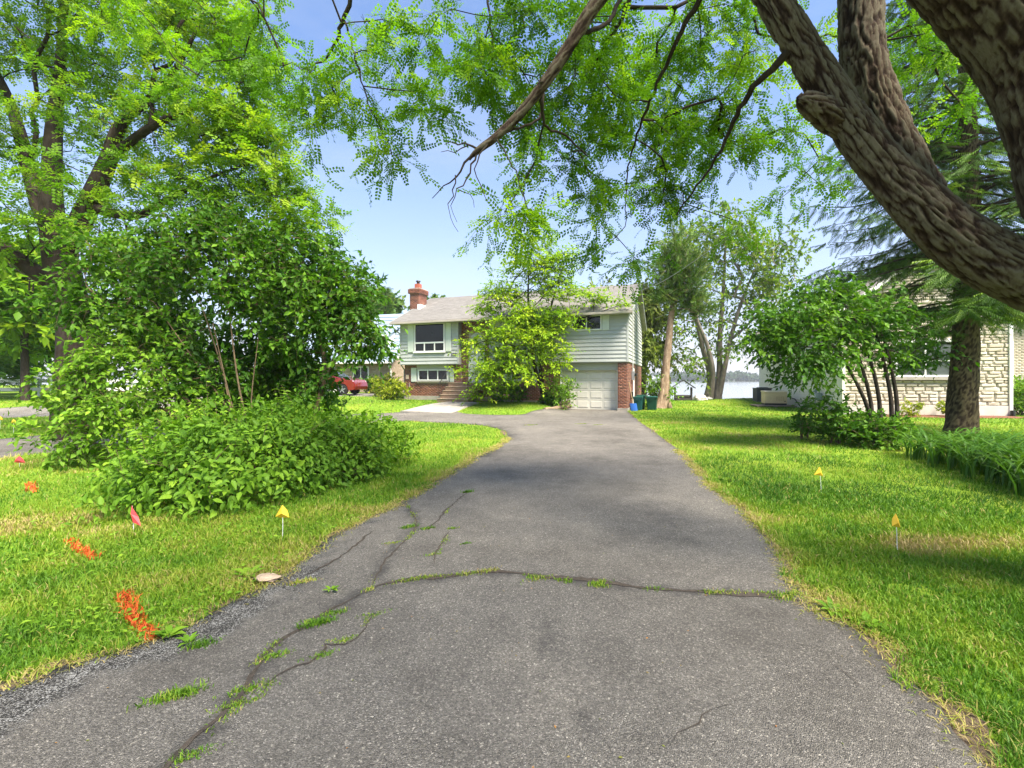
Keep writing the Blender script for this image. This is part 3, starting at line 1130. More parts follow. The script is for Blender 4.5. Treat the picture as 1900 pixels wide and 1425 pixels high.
# shingle tabs: thin overlapping courses on the front slope, joined
rng = np.random.default_rng(11)
V = []; Fq = []; tint = []
slen = math.hypot(HD / 2 + OV, (HD / 2 + OV) * sl); ca, sa = 1 / math.hypot(1, sl), sl / math.hypot(1, sl)
s = 0.0; row = 0
while s < slen - .08:
    x = -OX - rng.uniform(0, .3)
    while x < HW + OX - .1:
        wd = rng.choice((.22, .3, .38))
        a, b_ = max(x, -OX), min(x + wd - .006, HW + OX - .1)
        if b_ - a > .03:
            t0, t1 = .016 + rng.uniform(0, .006), .004
            k = len(V)
            for ss, hh in ((s, t0), (min(s + .15, slen), t1)):
                yy = -OV - .02 + ss * ca - hh * sa; zz = EZ - OV * sl + th + ss * sa + hh * ca
                V += [(a, yy, zz), (b_, yy, zz)]
            yy = -OV - .02 + s * ca; zz = EZ - OV * sl + th + s * sa
            V += [(a, yy, zz), (b_, yy, zz)]
            Fq += [(k, k + 1, k + 3, k + 2), (k + 4, k + 5, k + 1, k)]
            tint += [np.clip(rng.normal(.5, .2), 0, 1)] * 6
        x += wd
    s += .145; row += 1
m_sh = brick_mat('shingle_tabs', [(0.19, 0.175, 0.162), (0.215, 0.2, 0.187), (0.25, 0.235, 0.22), (0.29, 0.272, 0.255)])
o = mobj('shingles', mesh_np('shingles', np.array(V), [np.array(Fq)], {'tint': np.array(tint)}), m_sh, house)
o['kind'] = 'stuff'
ez = EZ - OV * sl
MB().box(-OX - .012, HW + OX - .09, -OV - .14, -OV - .022, ez - .05, ez + .07).build('gutter', M_gutter, house, 0.02)
MB().box(-OX + .02, HW + OX - .14, -OV + .01, 0.05, ez - .03, ez - .005).build('eave_soffit', M_soffit, house)
for x0 in (-OX - .02, HW + OX - .10):
    MB().prismx([(-OV, ez - .02), (HD / 2, RZ - .04), (HD + OV, ez - .02), (HD + OV, ez + .14), (HD / 2, RZ + th + .02), (-OV, ez + .14)], x0, x0 + .03).build('rake_board', plain('grey_rake', (0.27, 0.29, 0.27), .6), house)
MB().tube([(-.2, -OV - .08, ez - .04), (-.2, -OV - .06, ez - .2), (-.12, -.2, ez - .42), (-.03, -.02, ez - .55), (-.04, 0.04, ez - .7), (-.04, .1, 2.5), (-.02, WB + .1, 2.2), (-.02, WB + .1, .5)], .04, 8).build('downspout', M_soffit, house, smooth=True)

# chimney on the left wall
ch = MB().box(-.62, .06, 2.0, 2.95, 0.1, 7.42).build('chimney', M_mortar, house)
for org, rz_, a0, a1 in (((-.62, 1.999, 0), 0, 0.0, .68), ((-.621, 2.95, 0), R(-90), 0, .95), ((.061, 2.0, 0), R(90), 0, .95)):
    V, f, t = bricks(a0, a1, 4.0, 7.4, [], 21)
    o = mobj('brickwork', mesh_np('brickwork', V, [f], {'tint': t}), M_brick, ch, org); o.rotation_euler = (0, 0, rz_); o['kind'] = 'stuff'
V, f, t = bricks(0, .86, 7.17, 7.47, [], 22)
for org, rz_, ln in (((-.71, 1.91, 0), 0, .86), ((-.711, 3.04, 0), R(-90), 1.13), ((.151, 1.91, 0), R(90), 1.13)):
    V, f, t = bricks(0, ln, 7.17, 7.47, [], 22)
    o = mobj('brick_cap', mesh_np('brick_cap', V, [f], {'tint': t}), M_brick, ch, org); o.rotation_euler = (0, 0, rz_); o['kind'] = 'stuff'
MB().box(-.70, .14, 1.92, 3.03, 7.17, 7.46).box(-.66, .10, 1.96, 2.99, 7.46, 7.52).build('chimney_crown', M_concrete, ch)
M_flue = plain('clay_flue', (0.36, 0.10, 0.06), .8, .2)
MB().box(-.46, -.12, 2.3, 2.64, 7.5, 7.86).build('flue', M_flue, ch)
MB().lathe([(.10, 7.86), (.10, 8.0), (.16, 8.02), (.14, 8.08), (.02, 8.12)], (-.29, 2.47, 0), 12).build('flue_cap', M_black, ch)
MB().box(.066, .26, 1.8, 3.1, 5.95, 6.42).build('flashing', M_white, ch)


def window(parent, x0, x1, z0, z1, y, splits, trans=None, fr=.07, mat=None, gl=None, rz=None):
    """frame with bars; splits: list of vertical bar positions; trans: height of a transom below which the bars run"""
    mb = MB()
    mat = mat or M_white
    mb.box(x0, x1, y - .05, y + .04, z0, z0 + fr).box(x0, x1, y - .05, y + .04, z1 - fr, z1)
    mb.box(x0, x0 + fr, y - .05, y + .04, z0 + fr, z1 - fr).box(x1 - fr, x1, y - .05, y + .04, z0 + fr, z1 - fr)
    zt = z1 - fr if trans is None else trans
    if trans is not None: mb.box(x0 + fr, x1 - fr, y - .045, y + .04, trans, trans + fr * 1.3)
    for s in splits: mb.box(s - .03, s + .03, y - .042, y + .04, z0 + fr, zt)
    wobj = mb.build('window', mat, parent, .006)
    xs = [x0 + fr] + [q for s in splits for q in (s - .03, s + .03)] + [x1 - fr]
    for a, b_ in zip(xs[::2], xs[1::2]):
        MB().box(a, b_, y + .005, y + .02, z0 + fr, zt).build('pane', gl or M_glass, wobj)
    if trans is not None: MB().box(x0 + fr, x1 - fr, y + .005, y + .02, trans + fr * 1.3, z1 - fr).build('pane', gl or M_glass, wobj)
    return wobj


def shutter(parent, x0, x1, z0, z1, y):
    s = MB().box(x0, x1, y - .035, y, z0, z1).build('shutter', M_shutter, parent, .004)
    n = 4
    for q in range(n):
        a = x0 + .02 + (x1 - x0 - .04) * q / n
        MB().box(a, a + (x1 - x0 - .04) / n - .012, y - .046, y - .035, z0 + .03, z1 - .03).build('shutter_board', M_shutter, s)


# backing so that no wall boards show through the openings
for a, b_, c in ((.53, 3.46, 3.2), (10.16, 12.51, 4.1), (7.01, 9.19, 3.9)): MB().box(a, b_, -.004, .03, c, EZ - .02).build('window_surround', M_siding, house)
wd = window(house, 1.01, 3.04, 3.22, 4.92, -.02, [1.69, 2.37], trans=3.72, fr=.065)
MB().box(.96, 3.09, -.12, -.02, 3.16, 3.215).build('sill', M_white, wd, .005)
shutter(house, .54, .95, 3.21, 4.95, -.01); shutter(house, 3.09, 3.46, 3.21, 4.95, -.01)
wd = window(house, 10.54, 12.10, 4.14, 4.92, -.02, [11.32], fr=.06)
shutter(house, 10.17, 10.51, 4.12, 4.93, -.01); shutter(house, 12.14, 12.49, 4.12, 4.93, -.01)
wd = window(house, 7.4, 8.8, 3.95, 4.92, -.02, [8.1], fr=.06)
shutter(house, 7.02, 7.37, 3.93, 4.93, -.01); shutter(house, 8.83, 9.18, 3.93, 4.93, -.01)
for a, b_ in ((.93, 3.12), (6.98, 8.40)): MB().box(a, b_, WB - .012, WB + .2, 1.43, 2.46).build('window_surround', M_siding, house)
wd = window(house, 1.06, 3.06, 1.53, 2.19, WB - .03, [1.72, 2.39], fr=.06)
MB().box(.90, 3.15, WB - .11, WB - .005, 1.43, 1.50).build('sill', M_concrete, wd, .008)
wd = window(house, 7.03, 8.33, 1.53, 2.19, WB - .03, [7.68], fr=.06)
MB().box(6.95, 8.43, WB - .11, WB - .005, 1.43, 1.50).build('sill', M_concrete, wd, .008)
for a in (.56, 3.10, 6.58, 8.42): shutter(house, a, a + .36, 1.45, 2.3, WB - .016)

# front door with arched panel and lamp
M_door = plain('white_door', (0.74, 0.74, 0.73), .4, .04)
dr = MB().box(4.46, 5.36, WB - .02, WB + .05, 1.42, 3.46).build('front_door', M_door, house, .006)
for a, b_, c, d in ((4.56, 4.86, 1.6, 2.35), (4.96, 5.26, 1.6, 2.35), (4.56, 4.86, 2.5, 3.3), (4.96, 5.26, 2.5, 3.3)):
    MB().box(a, b_, WB - .035, WB - .02, c, d).build('door_panel', M_door, dr, .006)
MB().lathe([(.012, -.05), (.03, -.045), (.035, -.02), (.012, 0)], (4.54, WB - .03, 2.45), 12, 'y').build('door_knob', plain('brass', (.5, .35, .12), .3, .1, metal=1.0), dr)
arch = [(4.40 + .51 * (1 - math.cos(t)), 3.5 + .78 * math.sin(t)) for t in np.linspace(0, PI, 17)]
MB().prism(arch, WB - .03, WB + .03).build('door_arch', plain('arch_panel', (0.52, 0.53, 0.53), .5, .05), house)
MB().box(4.40, 4.455, WB - .03, WB + .05, 1.42, 3.5).box(5.365, 5.42, WB - .03, WB + .05, 1.42, 3.5).box(4.455, 5.365, WB - .03, WB + .05, 3.462, 3.499).build('door_frame', M_white, house)
lm = MB().lathe([(.02, 3.62), (.07, 3.66), (.09, 3.9), (.11, 3.92), (.03, 4.0), (.01, 4.05)], (4.91, WB - .16, 0), 8).box(4.88, 4.94, WB - .16, WB - .028, 3.98, 4.02).build('wall_lamp', M_black, house)

# garage: header, door with its raised panels
MB().box(9.86, 12.89, .30, 1.19, 2.08, 2.455).build('garage_header', M_siding, house)
gd = MB().box(9.90, 12.84, .52, .58, 0.02, 2.08).build('garage_door', M_garage, house)
pw = (12.84 - 9.90 - .10) / 4; ph = (2.06 - .04) / 4
me_p = None
for q in range(4):
    MB().box(9.9, 12.84, .514, .52, .02 + q * ph + ph - .008, .02 + q * ph + ph).build('door_seam', M_soffit, gd)
    for p in range(4):
        xa = 9.95 + p * pw + .07; za = .04 + q * ph + .09
        if me_p is None:
            o = MB().box(0, pw - .14, -.022, 0, 0, ph - .18).build('garage_panel', M_garage, gd, .012, loc=(xa, .52, za)); me_p = o.data
        else:
            mobj('garage_panel', me_p, None, gd, (xa, .52, za))
MB().box(9.845, 9.90, .30, .56, 0, 2.08).box(12.84, 12.895, .30, .56, 0, 2.08).build('garage_jamb', M_white, house)

# meters, vents and pipes
MB().box(.18, .38, WB - .05, WB - .008, 1.62, 1.88).build('utility_box', plain('tan_box', (.55, .42, .3), .5), house, .005)
MB().tube([(.42, WB - .03, 1.4), (.43, WB - .05, 1.1), (.40, WB - .04, .8), (.42, WB - .05, .35)], .018, 6).build('hose', M_soffit, house)
MB().tube([(HW + .05, 2.0, 1.9), (HW + .05, 2.0, 6.3)], .03, 8).build('service_mast', M_siding, house)
MB().box(HW - .005, HW + .14, 1.85, 2.15, 1.55, 2.05).build('meter_box', plain('meter_grey', (.22, .23, .24), .4), house, .01)
MB().lathe([(.09, 0), (.09, .08), (.06, .11)], (HW + .14, 2.0, 1.85), 14, 'x').build('meter_glass', M_glass, house, smooth=True)
MB().tube([(HW + .06, 2.3, 2.2), (HW + .06, 2.3, .2)], .045, 8).build('drain_pipe', M_white, house)
MB().tube([(HW + .06, 1.5, 1.0), (HW + .08, 1.5, .3)], .03, 8).build('conduit', M_soffit, house)
MB().box(HW, HW + .12, 1.35, 1.6, .55, .95).build('hose_reel', M_black, house, .02)

# house number
cu = bpy.data.curves.new('number', 'FONT'); cu.body = '638'; cu.size = .21; cu.extrude = .008
to = bpy.data.objects.new('number_tmp', cu); COL.objects.link(to)
bpy.context.view_layer.update()
me = bpy.data.meshes.new_from_object(to.evaluated_get(bpy.context.evaluated_depsgraph_get()))
bpy.data.objects.remove(to)
o = mobj('house_number', me, M_black, house, (3.46, -.044, 2.96)); o.rotation_euler = (R(90), 0, 0)

# ------------------------------------------------------------------ front steps
g0 = float(gz(*hw(4.4, -1.5)[:2]))
st = empty('front_steps', tuple(hw(3.52, 0.30, 0)), HA)
tag(st, 'five brown concrete steps with iron handrails leading up to the white front door', 'steps')
rise = (1.42 - g0) / 5
for q in range(5):
    top = g0 + rise * (q + 1)
    y0 = -2.05 + .30 * q
    y1 = 0.0
    MB().box(0.0 if q < 4 else .05, 1.85, y0, y0 + .31 if q < 4 else y1, top - rise - .25, top - .045).build('riser', M_stepc, st)
    MB().box(-.02, 1.87, y0 - .025, y0 + .30 if q < 4 else y1 - .01, top - .044, top).build('tread', plain('tread_concrete', (0.40, 0.30, 0.21), .9, .2, 5, .25), st, .008)
for sx in (0.06, 1.79):
    r = MB()
    ztop = 1.42 + .85
    pts = [(sx, -2.0, g0 + rise + .78), (sx, -1.9, g0 + rise + .85), (sx, -.75, ztop), (sx, -.05, ztop)]
    r.tube(pts, .022, 6)
    r.tube([(sx, -1.95, g0 + rise - .02), (sx, -1.95, g0 + rise + .82)], .018, 6)
    r.tube([(sx, -.75, 1.40), (sx, -.75, ztop)], .018, 6)
    for q in range(1, 7):
        yy = -1.95 + 1.2 * q / 7
        r.tube([(sx, yy, g0 + rise + .15 + (yy + 1.95) * .86), (sx, yy, g0 + rise + .84 + (yy + 1.95) * .58)], .009, 5)
    r.tube([(sx, -1.95, g0 + rise + .15), (sx, -.75, 1.52)], .012, 5)
    r.build('handrail', M_black, st)

# ------------------------------------------------------------------ the neighbour's stone house (right)
NA = R(-12)
NX, NY = 15.2, 21.0
nh = empty('stone_house', (NX, NY, 0), NA)
tag(nh, 'cream stone-faced house with white siding on its lake side, right of the lawn', 'house')


def nw(x, y, z=0.0):
    c, s = math.cos(NA), math.sin(NA)
    return np.array((NX + x * c - y * s, NY + x * s + y * c, z))


NW_, ND_, NE, NRZ = 6.3, 12.0, 4.9, 7.2
M_nsid = plain('white_lap_siding', (0.74, 0.70, 0.62), .5, .05, 3)
M_stone = brick_mat('cream_stone', [(0.40, 0.34, 0.26), (0.49, 0.425, 0.335), (0.55, 0.485, 0.395), (0.60, 0.545, 0.46)])
M_nmort = plain('stone_mortar', (0.45, 0.385, 0.30), .95, .15, 10, .3)
MB().box(0, NW_, .03, ND_, 0.0, NE).prism([(0, NE), (NW_, NE), (NW_ / 2, NRZ - .2)], .03, ND_).build('wall', M_nmort, nh)
MB().box(-.03, NW_ + .03, -.04, .2, -.4, .46).box(-.034, .2, .2, ND_ + .02, -.9, .46).build('foundation', plain('pale_concrete', (0.52, 0.48, 0.42), .9, .12, 2.5, .2), nh, .01)
# each stone of the facing
rng = np.random.default_rng(31)
wn = (2.05, 4.35, 1.70, 3.32)
stone_meshes = {}
z = .47
nst = 0
extraV = []; extraF = []; extraT = []
while z < NRZ - .3:
    hgt = rng.choice((.10, .13, .16, .20))
    half = NW_ / 2 if z < NE else max(0.0, (NRZ - .25 - z) / (NRZ - .2 - NE) * NW_ / 2)
    x = NW_ / 2 - half
    xe = NW_ / 2 + half
    while x < xe - .05:
        L = float(rng.choice((.26, .36, .48, .62)))
        b_ = min(x + L, xe)
        if xe - b_ < .12: b_ = xe
        segs = [(x, b_)]
        if z + hgt > wn[2] - .12 and z < wn[3] + .1:
            ns = []
            for a, c in segs:
                if c <= wn[0] - .1 or a >= wn[1] + .1: ns.append((a, c)); continue
                if a < wn[0] - .1: ns.append((a, wn[0] - .1))
                if c > wn[1] + .1: ns.append((wn[1] + .1, c))
            segs = ns
        for a, c in segs:
            if c - a < .06: continue
            Lq = round((c - a - .016) / .04) * .04 + .0
            Lq = max(.06, min(Lq, c - a - .01))
            key = (round(Lq, 2), hgt, int(rng.integers(0, 3)))
            if key not in stone_meshes:
                bm = bmesh.new()
                pr = rng.uniform(.03, .06); e = .022
                n1, n2 = 4, 3
                gridv = {}
                for iz in range(n2 + 1):
                    for ix in range(n1 + 1):
                        ex_ = (0, e / key[0] if key[0] > .1 else .2, 1 - (e / key[0] if key[0] > .1 else .2), 1)
                        fx = (0, .12, .5, .88, 1)[ix]; fz = (0, .2, .8, 1)[iz]
                        edge = ix in (0, n1) or iz in (0, n2)
                        y_ = -.004 if edge else -pr - rng.uniform(0, .018)
                        gridv[ix, iz] = bm.verts.new((fx * key[0], y_, fz * (hgt - .014)))
                for iz in range(n2):
                    for ix in range(n1):
                        bm.faces.new((gridv[ix, iz], gridv[ix + 1, iz], gridv[ix + 1, iz + 1], gridv[ix, iz + 1]))
                me = bpy.data.meshes.new('stone'); bm.to_mesh(me); bm.free()
                ta = me.attributes.new('tint', 'FLOAT', 'POINT')
                ta.data.foreach_set('value', np.full(len(me.vertices), float(np.clip(rng.normal(.6, .25), 0, 1)), np.float32))
                me.materials.append(M_stone)
                stone_meshes[key] = me
            me = stone_meshes[key]
            if nst < 300 and z < 3.9:
                mobj('stone', me, None, nh, (a + .006, .028, z)); nst += 1
            else:
                k = sum(len(q) for q in extraV)
                V = np.empty(len(me.vertices) * 3, np.float32); me.vertices.foreach_get('co', V); V = V.reshape(-1, 3) + (a + .006, .028, z)
                extraV.append(V)
                extraF.append(np.array([p.vertices[:] for p in me.polygons]) + k)
                extraT.append(np.full(len(V), rng.uniform(.2, .95)))
        x = b_
    z += hgt
o = mobj('stonework', mesh_np('stonework', np.vstack(extraV), [np.vstack(extraF)], {'tint': np.concatenate(extraT)}), M_stone, nh)
o['kind'] = 'stuff'
M_nglass = glass_mat('neighbour_glass', (0.05, 0.06, 0.055))
wd = window(nh, wn[0], wn[1], wn[2], wn[3], .0, [3.2], fr=.09, gl=M_nglass)
MB().box(wn[0] + .09, wn[1] - .09, -.04, .03, 2.4, 2.45).build('sash_bar', M_white, wd)
MB().box(wn[0] - .16, wn[1] + .16, -.16, -.02, wn[2] - .13, wn[2] - .02).build('sill', M_concrete, wd, .01)
MB().box(wn[0] - .1, wn[0] - .005, -.03, .05, wn[2] - .02, wn[3] + .1).box(wn[1] + .005, wn[1] + .1, -.03, .05, wn[2] - .02, wn[3] + .1).box(wn[0] - .1, wn[1] + .1, -.03, .05, wn[3] + .005, wn[3] + .1).build('window_trim', M_nsid, wd)
MB().box(NW_ - .02, NW_ + .10, -.07, .06, .1, NE).build('corner_trim', M_white, nh)
MB().box(-.07, .05, -.05, .06, .46, NE).build('corner_trim', M_nsid, nh)
MB().tube([(NW_ + .05, -.13, .28), (NW_ + .05, -.14, -.05)], .075, 12).build('drain_boot', M_black, nh)
# lap siding of the lake side (runs back from the corner)
board_wall(nh, -ND_, -.06, .47, NE, .15, [], (-.012, 0, 0), R(-90), M_nsid)
# roof
mr = shingle_mat('neighbour_shingles', (0.20, 0.17, 0.15), (0.26, 0.23, 0.20))
k = (NRZ - NE) / (NW_ / 2)
for sg in (0, 1):
    p = [(-.4, NE - .4 * k), (NW_ / 2, NRZ - .14), (NW_ / 2, NRZ), (-.42, NE - .4 * k + .14)]
    if sg: p = [(NW_ - x, z) for x, z in p]
    MB().prism(p, -.35, ND_ + .3).build('roof', mr, nh)
rk = MB().prism([(-.42, NE - .4 * k - .06), (NW_ / 2, NRZ - .2), (NW_ + .42, NE - .4 * k - .06), (NW_ + .42, NE - .4 * k + .13), (NW_ / 2, NRZ - .01), (-.42, NE - .4 * k + .13)], -.38, -.352)
rk.build('fascia', M_white, nh)
# recessed wing on the right with its own window
MB().box(NW_ + .1, NW_ + 8, 2.2, 9, -.3, 4.6).build('wing_wall', M_nmort, nh)
o = brickwork(nh, NW_ + .1, NW_ + 8, .0, 4.6, [(NW_ + .5, NW_ + 1.7, 1.2, 3.4)], (0, 2.199, 0), 0, 44, M_stone)
wd = window(nh, NW_ + .5, NW_ + 1.7, 1.2, 3.4, 2.18, [NW_ + 1.1], fr=.12, gl=M_nglass)
for q in range(1, 4): MB().box(NW_ + .62, NW_ + 1.58, 2.145, 2.19, 1.2 + q * .55, 1.2 + q * .55 + .035).build('glazing_bar', M_white, wd)
MB().prismx([(1.7, 4.5), (5.6, 6.8), (9.4, 4.5), (9.4, 4.65), (5.6, 6.95), (1.7, 4.65)], NW_ + .05, NW_ + 8.4).build('wing_roof', mr, nh)
MB().box(-.10, -.02, 1.45, 1.7, .55, .8).build('outlet_box', plain('tan_box', (.55, .42, .3), .5), nh)

# gas meter on the siding
gm = empty('gas_meter', tuple(nw(-.02, 2.1, 0)), NA)
tag(gm, 'grey gas meter with looped pipe on the white siding of the stone house', 'gas meter')
M_gm = plain('meter_paint', (.24, .28, .30), .45, .1)
MB().box(-.34, -.06, -.22, .22, .55, .92).build('meter_body', M_gm, gm, .05)
MB().lathe([(.11, -.05), (.11, .0)], (-.35, 0, .75), 14, 'x').build('dial', M_white, gm)
MB().tube([(-.2, -.16, .9), (-.2, -.16, 1.25), (-.2, -.1, 1.36), (-.2, .1, 1.36), (-.2, .16, 1.25), (-.2, .16, .9)], .035, 8).build('pipe', M_gm, gm, smooth=True)
MB().tube([(-.2, .16, 1.1), (-.2, .30, 1.1), (-.2, .30, .1)], .03, 8).build('riser_pipe', M_gm, gm, smooth=True)
MB().lathe([(.03, .95), (.1, .97), (.1, 1.03), (.03, 1.05)], (-.2, .3, 0), 12).build('regulator', M_gm, gm)

# ------------------------------------------------------------------ air conditioner and generator
gx_, gy_ = 16.0, 29.3
z0 = float(gz(gx_, gy_))
ac = empty('air_conditioner', (gx_, gy_, z0), NA)
tag(ac, 'dark grey ribbed air conditioner unit beside the tan generator', 'air conditioner')
M_ac = plain('ac_grey', (.10, .105, .11), .5, .1)
MB().box(-.42, .42, -.42, .42, .06, .80).build('coil_case', plain('ac_dark', (.03, .03, .03), .6), ac)
for q in range(13):
    MB().box(-.42 + q * .066, -.42 + q * .066 + .035, -.445, -.42, .08, .78).build('louvre', M_ac, ac)
    MB().box(-.445, -.42, -.42 + q * .066, -.42 + q * .066 + .035, .08, .78).build('louvre', M_ac, ac)
MB().box(-.46, .46, -.46, .46, .80, .86).lathe([(.33, .86), (.33, .89), (.30, .90)], (0, 0, 0), 20).build('top_grille', M_ac, ac, .01)
MB().box(-.46, .46, -.46, .46, -.1, .06).build('base', M_ac, ac)
gx_, gy_ = 15.25, 26.6
z0 = float(gz(gx_, gy_))
ge = empty('generator', (gx_, gy_, z0 + .10), NA)
tag(ge, 'tan box-shaped standby generator on a wooden pallet by the siding', 'generator')
M_tan = plain('generator_tan', (0.62, 0.48, 0.29), .45, .05)
MB().box(-.62, .55, -.33, .33, .10, .74).build('housing', M_tan, ge, .015)
MB().prismx([(-.36, .745), (.36, .745), (.33, .82), (-.33, .79)], -.65, .58).build('lid', plain('generator_lid', (0.68, 0.57, 0.40), .45, .05), ge, .01)
for q in range(4):
    for p in range(7):
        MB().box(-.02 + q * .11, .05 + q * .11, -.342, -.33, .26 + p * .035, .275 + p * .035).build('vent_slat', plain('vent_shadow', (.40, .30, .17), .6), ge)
MB().box(-.6, .53, -.31, .31, .0, .10).build('skid', M_black, ge)
MB().box(.40, .46, -.345, -.33, .2, .25).build('latch', M_black, ge)
gb = empty('pallet', (gx_ - .1, gy_ - .1, z0), NA)
tag(gb, 'weathered wooden platform under the tan generator', 'platform')
M_wood = plain('weathered_wood', (0.24, 0.19, 0.15), .85, .3, 5, .4, stretch=(1, 8, 8))
for q in range(5): MB().box(-1.1, 1.0, -.62 + q * .26, -.62 + q * .26 + .23, .05, .095).build('plank', M_wood, gb)
for q in range(3): MB().box(-1.05 + q * .95, -.95 + q * .95, -.62, .65, -.1, .05).build('bearer', M_wood, gb)
cb = MB().tube([tuple(nw(-.62, 4.9, .62)), tuple(nw(-.4, 4.5, .5)), tuple(nw(-.25, 4.2, .12)), tuple(nw(-.15, 3.9, .1)), tuple(nw(-.10, 3.7, .5)), tuple(nw(-.06, 3.5, .72))], .03, 8).build('flexible_conduit', M_black, None, smooth=True)
tag(cb, 'black flexible conduit drooping from the generator to the siding', 'conduit')

# ------------------------------------------------------------------ the neighbour's house (left), blue metal roof
LA = R(-14)
LX, LY = -9.3, 35.2
lz = float(gz(LX, LY))
lh = empty('metal_roof_house', (LX, LY, lz), LA)
tag(lh, 'tan brick house with steep pale blue metal roof and dormer, behind the shrubs', 'house')
LW, LD, LE, LR = 11.0, 8.4, 2.75, 6.7
M_lm = plain('tan_mortar', (0.42, 0.34, 0.27), .95, .1, 8, .2)
MB().box(-LW, 0, .03, LD, -.4, LE).prismx([(.03, LE), (LD, LE), (LD / 2, LR - .15)], -LW, -.01).build('wall', M_lm, lh)
brickwork(lh, -LW, 0, .0, LE, [(-3.3, -1.9, .55, 2.1), (-7.5, -4.9, 0, 2.2)], (0, .029, 0), 0, 51, M_tanbrick)
brickwork(lh, 0.03, LD, .0, LE, [], (.001, 0, 0), R(90), 52, M_tanbrick)
board_wall(lh, .1, LD - .1, LE, LE + .001, .2, [], (0, 0, 0), R(90))
MB().prismx([(.1, LE + .02), (LD - .1, LE + .02), (LD / 2, LR - .3)], -.005, .012).build('gable_panel', M_white, lh)
wd = window(lh, -3.3, -1.9, .55, 2.1, .01, [-2.6], fr=.08)
gdl = MB().box(-7.5, -4.9, -.01, .04, .02, 2.2).build('garage_door', M_white, lh)
for q in range(4): MB().box(-7.42, -4.98, -.025, -.012, .1 + q * .53, .53 + q * .53).build('door_panel', M_white, gdl, .01)
M_blue = plain('blue_metal_roof', (0.36, 0.45, 0.52), .35, .05, 2, metal=.35)
k = (LR - LE) / (LD / 2)
for sg in (0, 1):
    p = [(-.45, LE - .45 * k), (LD / 2, LR - .08), (LD / 2, LR), (-.45, LE - .45 * k + .08)]
    if sg: p = [(LD - y, z) for y, z in p]
    rf = MB().prismx(p, -LW - .3, .35).build('roof', M_blue, lh)
    if sg: continue
    # stamped ribs and steps of the metal sheets
    rib = MB()
    cl, sl_ = 1 / math.hypot(1, k), k / math.hypot(1, k)
    n_r = int((LW + .65) / .28)
    for q in range(n_r):
        xx = -LW - .28 + q * .28
        rib.add([(xx, -.45, LE - .45 * k + .082), (xx + .05, -.45, LE - .45 * k + .082), (xx + .025, -.45 - .03 * sl_, LE - .45 * k + .082 + .035),
                 (xx, LD / 2, LR + .002), (xx + .05, LD / 2, LR + .002), (xx + .025, LD / 2, LR + .037)], [(0, 1, 2), (0, 2, 5, 3), (1, 4, 5, 2), (3, 5, 4)])
    st_n = 13
    for q in range(st_n):
        y = -.45 + (LD / 2 + .45) * q / st_n; zz = LE + y * k + .083
        dy = (LD / 2 + .45) / st_n
        rib.add([(-LW - .3, y, zz), (.35, y, zz), (.35, y - .012, zz + .022), (-LW - .3, y - .012, zz + .022), (.35, y + dy * .9, zz + dy * .9 * k + .002), (-LW - .3, y + dy * .9, zz + dy * .9 * k + .002)], [(0, 1, 2, 3), (3, 2, 4, 5)])
    rib.build('roof_ribs', M_blue, rf)['kind'] = 'stuff'
MB().prismx([(LD / 2 - .16, LR - .06), (LD / 2, LR + .07), (LD / 2 + .16, LR - .06)], -LW - .3, .36).build('ridge_cap', M_blue, lh)
MB().box(-LW - .3, .36, -.58, -.46, LE - .45 * k - .02, LE - .45 * k + .10).build('gutter', M_white, lh, .015)
MB().tube([(.0, -.5, LE - .45 * k), (.02, -.3, LE - .75), (.02, -.05, LE - .95), (.02, -.05, .1)], .05, 8).build('downspout', M_white, lh, smooth=True)
dm = MB().prismx([(.9, LE + .9 * k), (.9, LE + .9 * k + 1.0), (2.4, LE + 2.4 * k)], -1.9, -.75).build('dormer', M_white, lh)
MB().box(-1.75, -.9, .87, .9, LE + .9 * k + .18, LE + .9 * k + .85).build('pane', M_glass, dm)
MB().prismx([(.55, LE + .9 * k + .92), (3.1, LE + 3.0 * k + .06), (3.1, LE + 3.0 * k + .14), (.55, LE + .9 * k + 1.02)], -2.1, -.55).build('dormer_roof', M_blue, dm)
MB().box(-2.1, -.55, .52, .55, LE + .9 * k + .90, LE + .9 * k + 1.03).build('dormer_fascia', M_white, dm)
MB().lathe([(.28, LR - .1), (.28, LR + .25), (.2, LR + .38), (.02, LR + .42)], (-1.1, LD / 2 + .2, 0), 14).build('roof_vent', M_blue, lh, smooth=True)

# ------------------------------------------------------------------ the red car on the neighbour's drive
CXX, CYY = -12.0, 30.0
cz = float(gz(CXX, CYY)) + .03
car = empty('parked_car', (CXX, CYY, cz), R(-8))
tag(car, 'glossy red crossover parked in front of the metal-roofed house', 'car')
m, nt, b = new_mat('car_red')
b.inputs['Base Color'].default_value = (0.22, 0.004, 0.008, 1); b.inputs['Roughness'].default_value = .25
b.inputs['Coat Weight'].default_value = 1.0; b.inputs['Coat Roughness'].default_value = .03; b.inputs['Metallic'].default_value = .3
M_car = m
CW = .92
side = [(2.24, .34), (2.28, .55), (2.22, .80), (2.05, .96), (1.55, 1.06), (1.05, 1.12), (-2.02, 1.10), (-2.20, .95), (-2.24, .6), (-2.18, .36)]


def arch_pts(cx, r, n=8):
    return [(cx + r * math.cos(t), .36 + r * math.sin(t)) for t in np.linspace(PI, 0, n)]


